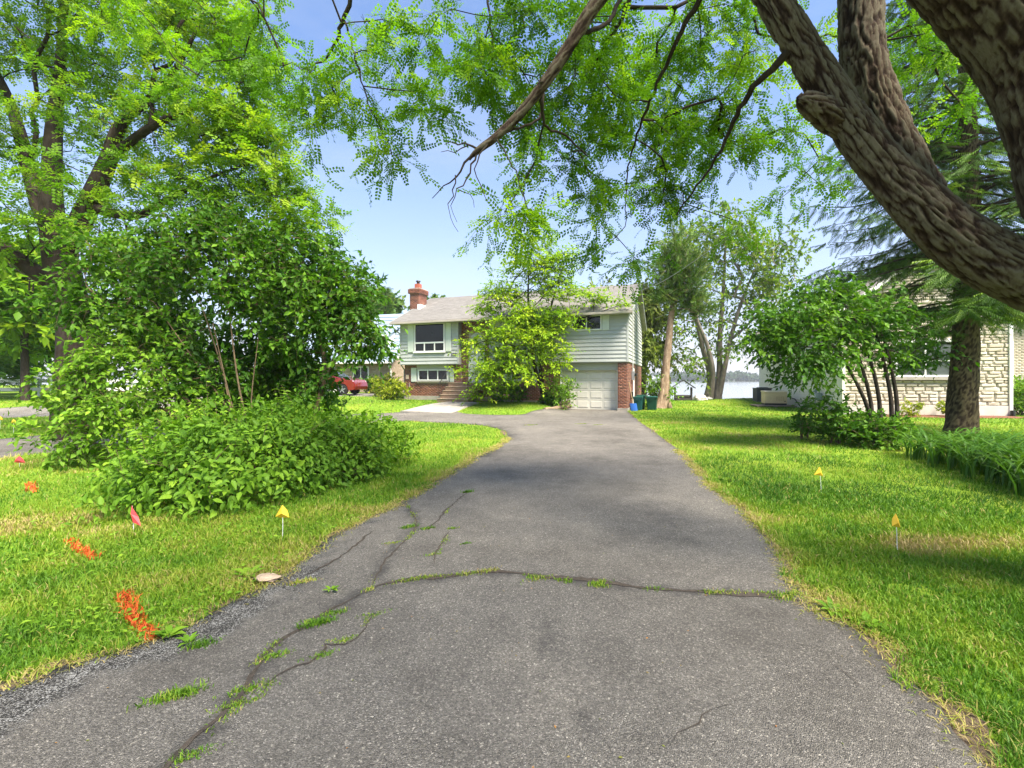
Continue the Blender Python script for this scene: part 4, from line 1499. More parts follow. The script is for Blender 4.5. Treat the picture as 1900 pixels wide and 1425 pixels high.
bot = [(-1.75 - .0, .30)] + [(-1.38 + .40 * math.cos(t), .34 + .40 * math.sin(t)) for t in np.linspace(PI, 0, 9)] + [(-.9, .28), (.95, .28)] + [(1.42 + .40 * math.cos(t), .34 + .40 * math.sin(t)) for t in np.linspace(PI, 0, 9)] + [(1.95, .30)]
prof = bot + side
bm = bmesh.new()
lay = []
for yy, ins in ((-CW, .05), (-CW + .05, 0.0), (CW - .05, 0.0), (CW, .05)):
    lay.append([bm.verts.new((x * (1 - ins * .15), yy, z - (ins * .6 if z > 1.0 else 0) + (0 if z > .5 else ins * .2))) for x, z in prof])
n = len(prof)
for a, b_ in zip(lay[:-1], lay[1:]):
    for q in range(n): bm.faces.new((a[q], a[(q + 1) % n], b_[(q + 1) % n], b_[q]))
bm.faces.new(lay[0][::-1]); bm.faces.new(lay[-1])
bmesh.ops.recalc_face_normals(bm, faces=bm.faces)
me = bpy.data.meshes.new('body'); bm.to_mesh(me); bm.free()
mobj('body', me, M_car, car)
cab = [(1.15, 1.08), (.45, 1.52), (-.2, 1.62), (-1.2, 1.60), (-1.85, 1.40), (-2.1, 1.07)]
bm = bmesh.new()
lay = [[bm.verts.new((x * (1 if z < 1.2 else 1), y * (1 - .20 * (z - 1.07) / .55), z)) for x, z in cab] for y in (-.86, .86)]
n = len(cab)
for q in range(n): bm.faces.new((lay[0][q], lay[0][(q + 1) % n], lay[1][(q + 1) % n], lay[1][q]))
bm.faces.new(lay[0][::-1]); bm.faces.new(lay[1])
bmesh.ops.recalc_face_normals(bm, faces=bm.faces)
bmesh.ops.bevel(bm, geom=[e for e in bm.edges], offset=.05, segments=2, affect='EDGES')
me = bpy.data.meshes.new('cabin'); bm.to_mesh(me); bm.free()
mobj('cabin', me, M_car, car)
for sy in (-1, 1):
    for wp in ([(.92, 1.12), (.40, 1.45), (-.15, 1.53), (-.15, 1.12)], [(-.22, 1.12), (-.22, 1.53), (-1.1, 1.52), (-1.15, 1.12)], [(-1.22, 1.12), (-1.18, 1.51), (-1.7, 1.36), (-1.85, 1.12)]):
        mb = MB()
        vs_ = []
        for x, z in wp:
            yb = .86 * (1 - .20 * (z - 1.07) / .55)
            vs_.append((x, sy * (yb + .004), z))
        vs_ += [(x, sy * (abs(y) - .02), z) for x, y, z in vs_]
        mb.add(vs_, [(0, 1, 2, 3), (4, 5, 6, 7), (0, 1, 5, 4), (1, 2, 6, 5), (2, 3, 7, 6), (3, 0, 4, 7)]).build('side_window', M_glass, car)
    MB().box(-1.0, 1.05, sy * .925 - .015, sy * .925 + .015, .29, .36).build('sill_trim', M_white, car)
    dd = MB().box(-.95, .02, sy * .921 - .006, sy * .921 + .006, .42, 1.04).build('door', M_car, car, .003)
    MB().box(-.8, -.6, sy * .935 - .012, sy * .935 + .012, .90, .94).build('handle', M_white, dd)
    dd = MB().box(.05, .98, sy * .921 - .006, sy * .921 + .006, .42, 1.04).build('door', M_car, car, .003)
    MB().box(.12, .32, sy * .935 - .012, sy * .935 + .012, .90, .94).build('handle', M_white, dd)
    MB().box(.82, 1.0, sy * 1.02 - .09, sy * 1.02 + .09, 1.08, 1.2).build('mirror', M_car, car, .03)
    MB().prism([(1.85, .72), (2.17, .74), (2.14, .9), (1.7, .95)], sy * .86 - .04, sy * .86 + .05).build('headlight', plain('lamp_glass', (.7, .72, .75), .1, .05), car, .01)
    MB().prism([(-2.2, .8), (-2.0, .82), (-2.0, 1.02), (-2.16, 1.0)], sy * .86 - .04, sy * .86 + .05).build('tail_light', M_red, car, .01)
    for cx in (1.42, -1.38):
        wl = MB().lathe([(.20, -.11), (.32, -.11), (.345, -.07), (.345, .07), (.32, .11), (.20, .11)], (cx, sy * .80, .345), 24, 'y').build('wheel', M_black, car, smooth=True)
        rm = MB().lathe([(.235, -.02), (.225, .0), (.05, .01)], (cx, sy * .80 + sy * .09, .345), 20, 'y').build('rim', plain('dark_rim', (.12, .12, .13), .4, metal=.8), wl, smooth=True)
        for q in range(5):
            a = 2 * PI * q / 5 + .3
            sp = MB()
            p0 = np.array((cx, sy * .92, .345)); d0 = np.array((math.cos(a), 0, math.sin(a))); e0 = np.array((-math.sin(a), 0, math.cos(a)))
            y_ = np.array((0, .012, 0))
            sp.add([p0 + e0 * .035 - y_, p0 - e0 * .035 - y_, p0 + d0 * .225 - e0 * .022 - y_, p0 + d0 * .225 + e0 * .022 - y_, p0 + e0 * .035 + y_, p0 - e0 * .035 + y_, p0 + d0 * .225 - e0 * .022 + y_, p0 + d0 * .225 + e0 * .022 + y_],
                   [(0, 1, 2, 3), (4, 7, 6, 5), (0, 4, 5, 1), (1, 5, 6, 2), (2, 6, 7, 3), (3, 7, 4, 0)])
            sp.build('spoke', plain('alloy', (.6, .6, .62), .3, metal=.9), wl)
MB().prismx([(-.70, 0), (.70, 0), (.60, .5), (-.60, .5)], 0, .02)
wsv = [(1.12, -.80, 1.11), (1.12, .80, 1.11), (.49, .68, 1.50), (.49, -.68, 1.50)]
MB().add([tuple(np.array(p) + (.012, 0, .012)) for p in wsv] + wsv, [(0, 1, 2, 3), (4, 7, 6, 5), (0, 4, 5, 1), (1, 5, 6, 2), (2, 6, 7, 3), (3, 7, 4, 0)]).build('windscreen', M_glass, car)

# ------------------------------------------------------------------ bins, shovel, little shelter, rocks, logs
M_bin = plain('green_bin_plastic', (0.004, 0.045, 0.028), .45, .15)
M_bin2 = plain('teal_bin_plastic', (0.005, 0.06, 0.06), .45, .15)
bl = [('green plastic bin nearest the house corner, shovel leaning on it', HW + .42, .95, M_bin2, .44, .66),
      ('wide dark green recycling bin beside the dead cedar trunk', HW + 1.08, 1.45, M_bin, .52, .66),
      ('green bin standing behind the other two at the brick wall', HW + .50, 1.75, M_bin, .42, .72)]
for lab, bx_, by_, mm, wv, hv in bl:
    p = hw(bx_, by_); zb = float(gz(p[0], p[1]))
    bo = empty('storage_bin', (p[0], p[1], zb), HA)
    tag(bo, lab, 'bin', 'bins beside the garage')
    a, c = wv / 2 * .86, wv / 2
    MB().add([(-a, -a, 0), (a, -a, 0), (a, a, 0), (-a, a, 0), (-c, -c, hv), (c, -c, hv), (c, c, hv), (-c, c, hv)], [(3, 2, 1, 0), (4, 5, 6, 7), (0, 1, 5, 4), (1, 2, 6, 5), (2, 3, 7, 6), (3, 0, 4, 7)]).build('tub', mm, bo, .03)
    MB().box(-c - .025, c + .025, -c - .025, c + .025, hv - .05, hv - .012).build('rim', mm, bo, .008)
    MB().box(-c - .02, c + .02, -c - .02, c + .02, hv + .001, hv + .05).build('lid', plain('bin_lid', (.012, .09, .065), .4, .2), bo, .02)
    MB().box(-.1, .1, -c - .05, -c - .026, hv - .11, hv - .07).build('handle', mm, bo, .005)
p0 = hw(HW + .30, .28, 0); p1 = hw(HW + .03, .20, 1.5)
zb = float(gz(p0[0], p0[1]))
sh = empty('snow_shovel', (p0[0], p0[1], zb))
tag(sh, 'blue-bladed shovel with wooden handle leaning against the brick pier', 'shovel')
d = p1 - p0
MB().tube([tuple(d * .22), tuple(d)], .016, 8).build('shaft', plain('ash_wood', (.55, .38, .20), .6, .2), sh)
MB().tube([tuple(d + (-.05, 0, .0)), tuple(d + (.05, 0, .0))], .016, 8).build('grip', M_black, sh)
bl_ = MB()
for q in range(6):
    x0, x1 = -.17 + q * .0566, -.17 + (q + 1) * .0566
    c0, c1 = .04 * (1 - (x0 / .17) ** 2), .04 * (1 - (x1 / .17) ** 2)
    tp = d * .26
    bl_.add([(x0, -c0, .01), (x1, -c1, .01), (x1 + tp[0], tp[1] - c1, tp[2]), (x0 + tp[0], tp[1] - c0, tp[2]), (x0, -c0 + .012, .01), (x1, -c1 + .012, .01), (x1 + tp[0], tp[1] - c1 + .012, tp[2]), (x0 + tp[0], tp[1] - c0 + .012, tp[2])],
            [(0, 1, 2, 3), (4, 7, 6, 5), (0, 4, 5, 1), (1, 5, 6, 2), (2, 6, 7, 3), (3, 7, 4, 0)])
bl_.build('blade', plain('blue_plastic', (.03, .12, .45), .4, .1), sh)

wx, wy = 12.85, 34.4
zz = float(gz(wx, wy))
ws = empty('wood_shelter', (wx, wy, zz), R(-15))
tag(ws, 'small gabled wooden shelter frame on the lawn at the water edge', 'shelter')
M_dw = plain('dark_wood', (.045, .040, .035), .85, .3, 5, .3)
for x in (-.62, .54):
    for y in (-.35, .3): MB().box(x, x + .08, y, y + .08, -.05, 1.0).build('post', M_dw, ws)
for sg in (-1, 1):
    for q in range(4):
        f0, f1 = q / 4, (q + .93) / 4
        xa, xb = sg * .85 * (1 - f0), sg * .85 * (1 - f1)
        za, zb2 = .92 + .62 * f0, .92 + .62 * f1
        MB().add([(xa, -.5, za), (xa, .5, za), (xb, .5, zb2), (xb, -.5, zb2), (xa, -.5, za + .035), (xa, .5, za + .035), (xb, .5, zb2 + .035), (xb, -.5, zb2 + .035)], [(0, 1, 2, 3), (4, 7, 6, 5), (0, 4, 5, 1), (1, 5, 6, 2), (2, 6, 7, 3), (3, 7, 4, 0)]).build('roof_board', plain('grey_board', (.075, .072, .07), .8, .2), ws)
MB().box(-.62, .62, -.35, .38, .0, .22).build('floor_box', M_dw, ws)
MB().box(-.5, .55, -.3, .3, .22, .42).build('log_stack', M_dw, ws, .08)


def rock(name, loc, r, seed, mat, parent=None, sq=(1, 1, .7)):
    bm = bmesh.new()
    bmesh.ops.create_icosphere(bm, subdivisions=3, radius=1)
    for v in bm.verts:
        k = 1 + .35 * mnoise.noise(v.co * 1.3 + Vector((seed * 3.1, 0, 0))) + .12 * mnoise.noise(v.co * 3.7 + Vector((seed, 5, 0)))
        v.co = Vector((v.co.x * sq[0], v.co.y * sq[1], v.co.z * sq[2])) * k * r
    me = bpy.data.meshes.new(name); bm.to_mesh(me); bm.free()
    return mobj(name, me, mat, parent, loc)


M_rock = plain('pale_rock', (.50, .45, .40), .9, .25, 3, .5)
tag(rock('boulder', (13.75, 33.4, float(gz(13.75, 33.4)) + .1), .48, 2, M_rock), 'pale pinkish boulder at the foot of the lakeside maple', 'rock')
tag(rock('boulder', (14.6, 34.0, float(gz(14.6, 34.0)) + .05), .26, 5, plain('grey_rock', (.3, .29, .27), .9, .25, 3, .5)), 'small grey rock right of the pale boulder by the water', 'rock')
fx_, fy_ = gp(498, 1082)
tag(rock('flat_stone', (fx_, fy_, .045), .075, 9, plain('tan_stone', (.36, .27, .19), .9, .2, 8, .4), sq=(1.25, .8, .35)), 'flat tan stone at the left edge of the asphalt', 'rock')

M_log = bark_mat('old_log', (.12, .08, .05), (.24, .17, .11), (.36, .28, .2), 12)
for lab, a, b_, r in (('weathered log edging the raised bed, lower one by the drive', (1.55, 21.9, .13), (3.05, 24.1, .20), .11),
                      ('short log lying on top of the bed edging near the garage', (2.35, 23.2, .36), (3.02, 24.35, .40), .09)):
    S = np.linspace(a, b_, 8); S[:, 2] += np.array([.0, .01, -.01, .012, 0, .01, -.005, 0])
    tag(MB().tube([tuple(q) for q in S], [r * (1 + .1 * math.sin(q * 2)) for q in range(8)], 10).build('log', M_log, None, smooth=True), lab, 'log', 'logs edging the bed')

# ------------------------------------------------------------------ marker flags
def flag(lab, px, py, hgt, mat, kind, lean=0.0, wire=True, turn=0.0, grp=None, w_=0.13, xy=None):
    x, y = xy if xy else gp(px, py)
    r = empty('marker_flag', (x, y, float(gz(x, y))), turn)
    tag(r, lab, 'marker flag', grp)
    top = np.array((lean * hgt, 0, hgt))
    MB().tube([(0, 0, -.04), tuple(top * .5 + (.004, 0, 0)), tuple(top)], .0028, 6).build('stake', M_white, r)
    t2 = top
    a = t2 + (0.0, -.004, .005); fl = .145
    if kind == 'tent':          # cloth sagging to both sides of the wire
        out = [(0, 0), (-.035 * w_ / .13, -.06), (-.065 * w_ / .13, -fl * .80), (-.01, -fl * .9), (.07 * w_ / .13, -fl * .86), (.045 * w_ / .13, -.055)]
    elif kind == 'droop':
        out = [(0, 0), (.02, -.03), (.06, -.12), (.10, -.21), (.02, -.17), (-.012, -.09)]
    else:
        out = [(0, 0), (.015, -.05), (.055, -.135), (-.0, -.125), (-.075 * w_ / .13, -.115), (-.03, -.05)]
    n = len(out)
    vs_ = [(a[0] + x_, a[1] - .012 * math.sin(9 * x_ * 10) - .02 * abs(z_) * (q % 2), a[2] + z_) for q, (x_, z_) in enumerate(out)]
    vs_ += [(x_, y_ + .002, z_) for x_, y_, z_ in vs_]
    ctr = len(vs_)
    cen = (a[0] + .005, a[1] - .022, a[2] - .08)
    vs_ += [cen, (cen[0], cen[1] + .002, cen[2])]
    fs = [(ctr, q, (q + 1) % n) for q in range(n)] + [(ctr + 1, (q + 1) % n + n, q + n) for q in range(n)] + [(q, q + n, (q + 1) % n + n, (q + 1) % n) for q in range(n)]
    MB().add(vs_, fs).build('flag_cloth', mat, r)
    return r


flag('yellow marker flag on a white stake in the left lawn by the asphalt', 524, 1003, .36, M_yel, 'tent')
flag('red marker flag drooping in the lawn in front of the leafy bush', 248, 990, .30, M_red, 'droop', -.05)
flag('red marker flag at the far left, beside the arching shrub', 36, 866, .20, M_red, 'tent', w_=.2)
flag('yellow marker flag on the right lawn, farther of the pair', 1524, 913, .36, M_yel, 'side', -.08)
flag('yellow marker flag on the right lawn, nearer of the pair', 1665, 1023, .36, M_yel, 'side', -.05, w_=.07)
flag('yellow marker flag half hidden behind the arching shrub', 0, 0, .34, M_yel, 'tent', xy=(-9.75, 10.55), w_=.18)
flag('yellow marker flag by the side drive, left of two', 0, 0, .45, M_yel, 'tent', xy=(-16.2, 14.5), w_=.17)
flag('yellow marker flag by the side drive, right of two', 0, 0, .42, M_yel, 'tent', xy=(-14.8, 13.6), w_=.15)
x, y = gp(398, 945)
tag(MB().tube([(0, 0, -.03), (-.02, 0, .14), (-.045, 0, .27)], .004, 6).build('stake', M_white, None, loc=(x, y, float(gz(x, y)))), 'bare white stake at the foot of the leafy bush', 'stake')

# ------------------------------------------------------------------ overhead cable
P = spline([tuple(hw(HW + .05, 2.0, 6.3)), tuple(at(1247, 512, 21)), tuple(at(1500, 328, 14)), tuple(at(1774, 80, 9.0)), (10.5, 4.5, 9.0), (14, -2.0, 9.6)], .5)
V, f = tube_np(P, np.full(len(P), .012), 6)
tag(mobj('power_cable', mesh_np('power_cable', V, [f]), plain('grey_cable', (.30, .30, .30), .6)), 'grey power cable running from the house up to the right', 'cable')
m_pole = plain('pole_wood', (.20, .15, .11), .9, .3, 4, .4)

# ------------------------------------------------------------------ trees
def R_(s): return np.random.default_rng(s)


def node_(px, py, d, r): return (*at(px, py, d), r)


ML_loc_near = leaf_mat('locust_leaf_overhead', (0.064, 0.160, 0.008), (0.132, 0.281, 0.011), (0.257, 0.403, 0.013), .50)
ML_loc_left = leaf_mat('locust_leaf_bright', (0.070, 0.174, 0.010), (0.159, 0.294, 0.015), (0.294, 0.386, 0.024), .45)
ML_dark = leaf_mat('shrub_leaf_dark', (0.031, 0.094, 0.008), (0.065, 0.166, 0.011), (0.133, 0.260, 0.015), .35)
ML_mid = leaf_mat('shrub_leaf_mid', (0.077, 0.173, 0.013), (0.143, 0.283, 0.020), (0.264, 0.409, 0.032), .35)
ML_yell = leaf_mat('front_tree_leaf', (0.126, 0.250, 0.011), (0.260, 0.409, 0.015), (0.421, 0.515, 0.023), .40)
ML_maple = leaf_mat('lakeside_maple_leaf', (0.065, 0.141, 0.013), (0.130, 0.223, 0.019), (0.259, 0.330, 0.032), .45)
ML_cedar = leaf_mat('cedar_leaf', (0.042, 0.086, 0.015), (0.090, 0.173, 0.022), (0.180, 0.221, 0.045), .2)
ML_spruce = leaf_mat('spruce_needle', (0.038, 0.090, 0.014), (0.084, 0.163, 0.019), (0.189, 0.269, 0.029), .25)
ML_back = leaf_mat('background_leaf', (0.033, 0.084, 0.016), (0.072, 0.147, 0.026), (0.143, 0.210, 0.042), .3)
ML_gold = leaf_mat('golden_leaf', (0.13, 0.19, 0.012), (0.26, 0.32, 0.020), (0.42, 0.42, 0.05), .4)
BK_loc = bark_mat('locust_bark', (0.016, 0.010, 0.007), (0.036, 0.026, 0.019), (0.075, 0.062, 0.046), 7)
BK_big = bark_mat('locust_bark_plates', (0.020, 0.010, 0.006), (0.058, 0.037, 0.024), (0.125, 0.104, 0.070), 18, True)
BK_stem = bark_mat('shrub_stem', (0.07, 0.05, 0.03), (0.15, 0.105, 0.062), (0.24, 0.18, 0.11), 20)
BK_dk = bark_mat('dark_bark', (0.022, 0.016, 0.012), (0.045, 0.034, 0.026), (0.09, 0.07, 0.055), 14)
BK_gry = bark_mat('grey_bark', (0.12, 0.10, 0.08), (0.22, 0.185, 0.15), (0.33, 0.29, 0.24), 10)
BK_ced = bark_mat('cedar_bark', (0.12, 0.075, 0.045), (0.26, 0.18, 0.12), (0.45, 0.35, 0.25), 10)
BK_spr = bark_mat('spruce_bark', (0.025, 0.017, 0.010), (0.055, 0.04, 0.026), (0.11, 0.085, 0.055), 22)
T_loc = T_locust(6, .22, .07)
T_loc5 = T_locust(5, .26, .085)
T_s = T_simple(); T_6 = T_leaf6(); T_sp = T_spray(); T_nd = T_needles()


# ---- the great honey locust leaning in from the right
def bark_tube(pts, sides, step, seed, depth=.03, freq=(27, 4.6)):
    S = spline(pts, step)
    P, rad = S[:, :3], S[:, 3]
    V, f = tube_np(P, rad, sides)
    s = np.concatenate(([0], np.cumsum(np.linalg.norm(np.diff(P, axis=0), axis=1))))
    n = len(P)
    ridge = np.empty(n * sides)
    off = np.empty(n * sides)
    for i in range(n):
        for j in range(sides):
            a = 2 * PI * j / sides
            r = rad[i]
            u = Vector((math.cos(a) * r * freq[0], math.sin(a) * r * freq[0], s[i] * freq[1] + seed))
            wv = mnoise.noise_vector(u * .6 + Vector((9, 2, 4))) * .45
            n1 = mnoise.noise(u + wv)
            n2 = mnoise.noise((u + wv) * 2.1 + Vector((3, 7, 1)))
            n3 = mnoise.noise(u * 4.5)
            br_ = mnoise.noise(Vector((u.x * .7, u.y * .7, u.z * 2.6)))
            g1 = max(0.0, 1 - abs(n1) * 4.6); g2 = max(0.0, 1 - abs(n2) * 4.0); g3 = max(0.0, 1 - abs(br_) * 9.0)
            hh = max(0.0, min(1.0, .92 - .80 * g1 - .34 * g2 - .25 * g3 + .20 * n3))
            lump = mnoise.noise(Vector((math.cos(a) * 1.2, math.sin(a) * 1.2, s[i] * 1.3 + seed)))
            ridge[i * sides + j] = hh
            off[i * sides + j] = (hh - .6) * depth + lump * .13 * r
    C = np.repeat(P, sides, 0)
    d = V - C
    d /= np.linalg.norm(d, axis=1)[:, None]
    return V + d * off[:, None], f, ridge, (P, rad)


tx, ty = 5.0, 3.0
big = empty('honey_locust', (tx, ty, 0))
tag(big, 'huge honey locust with furrowed bark, its limbs leaning over the drive from the right', 'tree')
b0 = np.array((tx, ty, 0.0))
trunk_p = [(5.05, 3.0, -.1, .62), (5.0, 3.0, .5, .50), (4.85, 3.02, 1.1, .46), (4.55, 3.08, 1.7, .43), (4.2, 3.1, 2.1, .34)]
limbA = [(4.75, 3.05, 1.35, .36), (4.25, 3.12, 1.98, .33), node_(1905, 515, 3.2, .295), node_(1835, 485, 3.22, .265), node_(1750, 425, 3.25, .235), node_(1655, 330, 3.3, .195), node_(1565, 215, 3.35, .175), node_(1490, 90, 3.4, .150), node_(1428, -10, 3.45, .142), node_(1330, -180, 3.7, .125), node_(1200, -400, 4.2, .09), node_(1050, -560, 5.0, .05)]
limbB = [node_(1735, 400, 3.38, .15), node_(1680, 310, 3.5, .185), node_(1630, 210, 3.6, .188), node_(1602, 110, 3.68, .185), node_(1597, 0, 3.75, .18), node_(1600, -200, 3.9, .15), node_(1560, -450, 4.3, .10)]
limbC = [(4.7, 3.0, 1.5, .36), (4.1, 2.95, 2.2, .33), node_(2010, 380, 2.9, .315), node_(1975, 240, 2.9, .305), node_(1925, 115, 2.9, .30), node_(1832, 0, 2.9, .29), node_(1720, -110, 2.9, .26), node_(1560, -270, 3.1, .2), node_(1300, -520, 3.6, .13)]
limbD = [node_(1330, -180, 3.7, .085), node_(1210, -110, 3.8, .082), node_(1110, 0, 3.9, .072), node_(1040, 112, 4.0, .064), node_(975, 200, 4.1, .052), node_(925, 250, 4.15, .042), node_(888, 278, 4.18, .034), node_(870, 296, 4.2, .016)]
knob = [node_(1590, 252, 3.37, .09), node_(1540, 215, 3.33, .098), node_(1512, 198, 3.31, .082), node_(1492, 187, 3.30, .058), node_(1481, 182, 3.30, .030), node_(1478, 180, 3.30, .003)]
VV = []; FF = []; RG = []; off = 0; allp = []
for k, (pts, sd, stp) in enumerate(((trunk_p, 90, .03), (limbA, 108, .015), (limbB, 88, .018), (limbC, 110, .02), (limbD, 22, .04), (knob, 56, .012))):
    if 0 < k < 5: pts = [(*p[:3], p[3] * (.72 if k == 1 else .82)) for p in pts]
    V, f, rg, pr = bark_tube(pts, sd, stp, k * 5.3, .026 if k != 4 else .010)
    o = mobj('trunk' if k == 0 else 'limb', mesh_np('trunk', V - b0, [f], {'ridge': rg}), BK_big, big, smooth=True)
    if k < 5: allp.append((pr[0][::9 if k != 4 else 3], pr[1][::9 if k != 4 else 3]))
# thin drooping secondary limbs
extra = [[node_(1475, 90, 3.42, .035), node_(1440, 120, 3.5, .03), node_(1380, 190, 3.9, .022), node_(1330, 290, 4.3, .014), node_(1255, 400, 4.7, .006)],
         [node_(1330, -60, 3.9, .03), node_(1265, 60, 4.3, .024), node_(1215, 170, 4.7, .018), node_(1170, 290, 5.2, .010), node_(1160, 420, 5.5, .005)],
         [node_(1200, -120, 4.6, .03), node_(1160, 20, 4.9, .022), node_(1120, 90, 5.1, .018), node_(1080, 170, 5.3, .010)],
         [node_(680, -60, 4.8, .03), node_(640, 30, 5.0, .022), node_(625, 75, 5.1, .018), node_(600, 110, 5.2, .011), node_(560, 130, 5.3, .007)],
         [node_(1130, -260, 4.5, .055), node_(900, -150, 4.6, .045), node_(760, -110, 4.7, .038), node_(680, -60, 4.8, .03)],
         [node_(640, 40, 5.0, .012), node_(665, 130, 5.0, .009), node_(690, 210, 5.0, .006)],
         [node_(930, 248, 4.15, .014), node_(1000, 220, 4.3, .012), node_(1010, 150, 4.4, .010)],
         [node_(1005, 150, 4.0, .018), node_(1010, 230, 4.3, .014), node_(1050, 250, 4.5, .011), node_(1090, 290, 4.7, .007)],
         [node_(900, -40, 4.9, .014), node_(910, 40, 4.9, .012), node_(915, 100, 4.9, .008)],
         [node_(1080, 60, 4.0, .02), node_(1130, 40, 4.2, .02), node_(1160, -30, 4.4, .02)]]
bare = [[node_(872, 292, 4.2, .012), node_(845, 325, 4.2, .008), node_(825, 345, 4.25, .005), node_(802, 368, 4.3, .003)],
        [node_(845, 325, 4.2, .007), node_(838, 365, 4.2, .005), node_(832, 395, 4.15, .003), node_(850, 430, 4.1, .002)],
        [node_(885, 280, 4.18, .010), node_(866, 330, 4.15, .007), node_(850, 352, 4.1, .005), node_(838, 380, 4.1, .003), node_(848, 412, 4.1, .002)],
        [node_(850, 352, 4.1, .004), node_(872, 360, 4.1, .003), node_(880, 385, 4.1, .002)],
        [node_(905, 268, 4.15, .009), node_(880, 312, 4.1, .005), node_(893, 345, 4.1, .004), node_(905, 375, 4.05, .002)],
        [node_(888, 278, 4.18, .012), node_(850, 262, 4.2, .006), node_(825, 268, 4.2, .003)],
        [node_(868, 270, 4.2, .006), node_(845, 280, 4.2, .004), node_(818, 282, 4.2, .002)],
        [node_(920, 255, 4.15, .008), node_(935, 280, 4.1, .006), node_(960, 330, 4.0, .005), node_(975, 380, 4.0, .003)]]
rng = R_(101)
VV = []; FF = []; off = 0
for lst, fl_ in ((extra, True), (bare, False)):
    for pts in lst:
        S = spline(pts, .06)
        P, rad = S[:, :3].copy(), S[:, 3]
        P[1:-1] += rng.normal(0, .008, P[1:-1].shape)
        V, f = tube_np(P, rad, 6)
        VV.append(V); FF.append(f + off); off += len(V)
        if fl_: allp.append((P[::3], rad[::3]))
mobj('drooping_branches', mesh_np('drooping_branches', np.vstack(VV) - b0, [np.vstack(FF)]), BK_loc, big, smooth=True)
sp = [pb(600, 95, 5.3, 50, 90, .5, 10), pb(575, 210, 5.3, 20, 30, .3, 3), pb(625, 190, 5.2, 25, 30, .3, 4), pb(690, 165, 5.0, 40, 80, .5, 9), pb(720, 285, 5.0, 10, 12, .2, 2),
      pb(750, 90, 5.4, 60, 70, .6, 10), pb(780, 210, 5.0, 45, 40, .4, 8), pb(880, 60, 5.2, 60, 55, .5, 10), pb(900, 150, 4.9, 55, 60, .4, 14), pb(960, 60, 5.0, 50, 60, .5, 12),
      pb(1010, 190, 5.0, 45, 60, .4, 14), pb(1060, 110, 5.0, 50, 70, .6, 16), pb(1000, 290, 4.6, 35, 25, .3, 4), pb(985, 395, 4.5, 18, 25, .2, 4), pb(940, 395, 4.4, 10, 12, .2, 2),
      pb(1120, 60, 5.4, 60, 70, .7, 16), pb(1140, 200, 5.2, 50, 60, .5, 18), pb(1085, 260, 5.0, 40, 40, .4, 8), pb(1120, 330, 5.2, 40, 40, .4, 9), pb(1140, 420, 5.3, 45, 35, .4, 7), pb(1180, 475, 5.4, 20, 15, .3, 3),
      pb(1215, 100, 5.6, 60, 80, .8, 20), pb(1215, 260, 5.5, 55, 70, .6, 18), pb(1260, 370, 5.8, 60, 50, .6, 14), pb(1290, 180, 5.6, 50, 80, .7, 18), pb(1310, 50, 5.6, 60, 60, .8, 16),
      pb(1345, 280, 5.6, 40, 60, .5, 12), pb(1370, 160, 5.2, 35, 60, .5, 10), pb(1340, 420, 6.0, 50, 25, .5, 7), pb(1400, 60, 5.8, 40, 60, .6, 8), pb(1500, 330, 6.0, 35, 60, .5, 8), pb(1460, 250, 5.4, 20, 25, .3, 3),
      pb(1520, 60, 6.0, 30, 50, .5, 4), pb(1690, 50, 5.6, 35, 60, .8, 9), pb(1740, 130, 5.8, 35, 40, .5, 6), pb(1760, 200, 6.2, 30, 30, .5, 4), pb(1820, 170, 6.0, 30, 40, .5, 4),
      pb(200, 15, 6.5, 130, 30, .8, 10), pb(480, 30, 6.0, 60, 40, .6, 8), pb(530, 130, 6.0, 40, 30, .4, 5), pb(400, 100, 6.5, 80, 40, .6, 6)]
sp += [((2.2, -1.6, 7.9), (5.0, 3.0, 1.6), 150), ((4.6, 1.4, 7.6), (5.2, 4.0, 1.9), 210), ((1.0, 1.5, 7.2), (3.0, 3.6, 1.2), 70), ((8.5, 3.5, 7.0), (2.6, 4.0, 1.8), 70), ((-2.5, 2.8, 7.6), (2.6, 2.2, .8), 35)]  # high crown out of view, put in to shade the near drive
sp = [(c_, r_, max(2, int(n_ * (.40 if (c_[2] - EYE) / max(c_[1], 1) < .44 else (.36 if n_ >= 35 else .54))))) for c_, r_, n_ in sp]
C = blobs(sp, rng)
bv, bf, D = grow(allp, C, rng, wpath=.25, seg=.3, tip_r=.0045, expo=2.5, minfrac=.3, up=.06, jit=.05)
nv = len(C) - sum(q[2] for q in sp[-5:])          # last five: unseen crown over and behind the viewer, added for shade
(lv2, lf2, la2), (tv2, tf2) = twig_leaves(C[nv:], D[nv:], rng, T_locust(4, .30, .10), tw=7, per=6, tl=.42, size=.20, droop=.30, flat=.45, lax=.55, crad=.10, twig_r=.003, hang=.08)
(lv, lf, la), (tv, tf) = twig_leaves(C[:nv], D[:nv], rng, T_loc, tw=8, per=7, tl=.37, size=.16, droop=.30, flat=.45, lax=.55, crad=.07, twig_r=.0022, hang=.08)
mobj('twigs', mesh_np('twigs', np.vstack([bv, tv, tv2]) - b0, [np.vstack([bf, tf + len(bv), tf2 + len(bv) + len(tv)])]), BK_loc, big, smooth=True)
o = mobj('foliage', mesh_np('foliage', np.vstack([lv, lv2]) - b0, [np.vstack([lf, lf2 + len(lv)])], {'tint': np.concatenate([la, la2])}), ML_loc_near, big); o['kind'] = 'stuff'

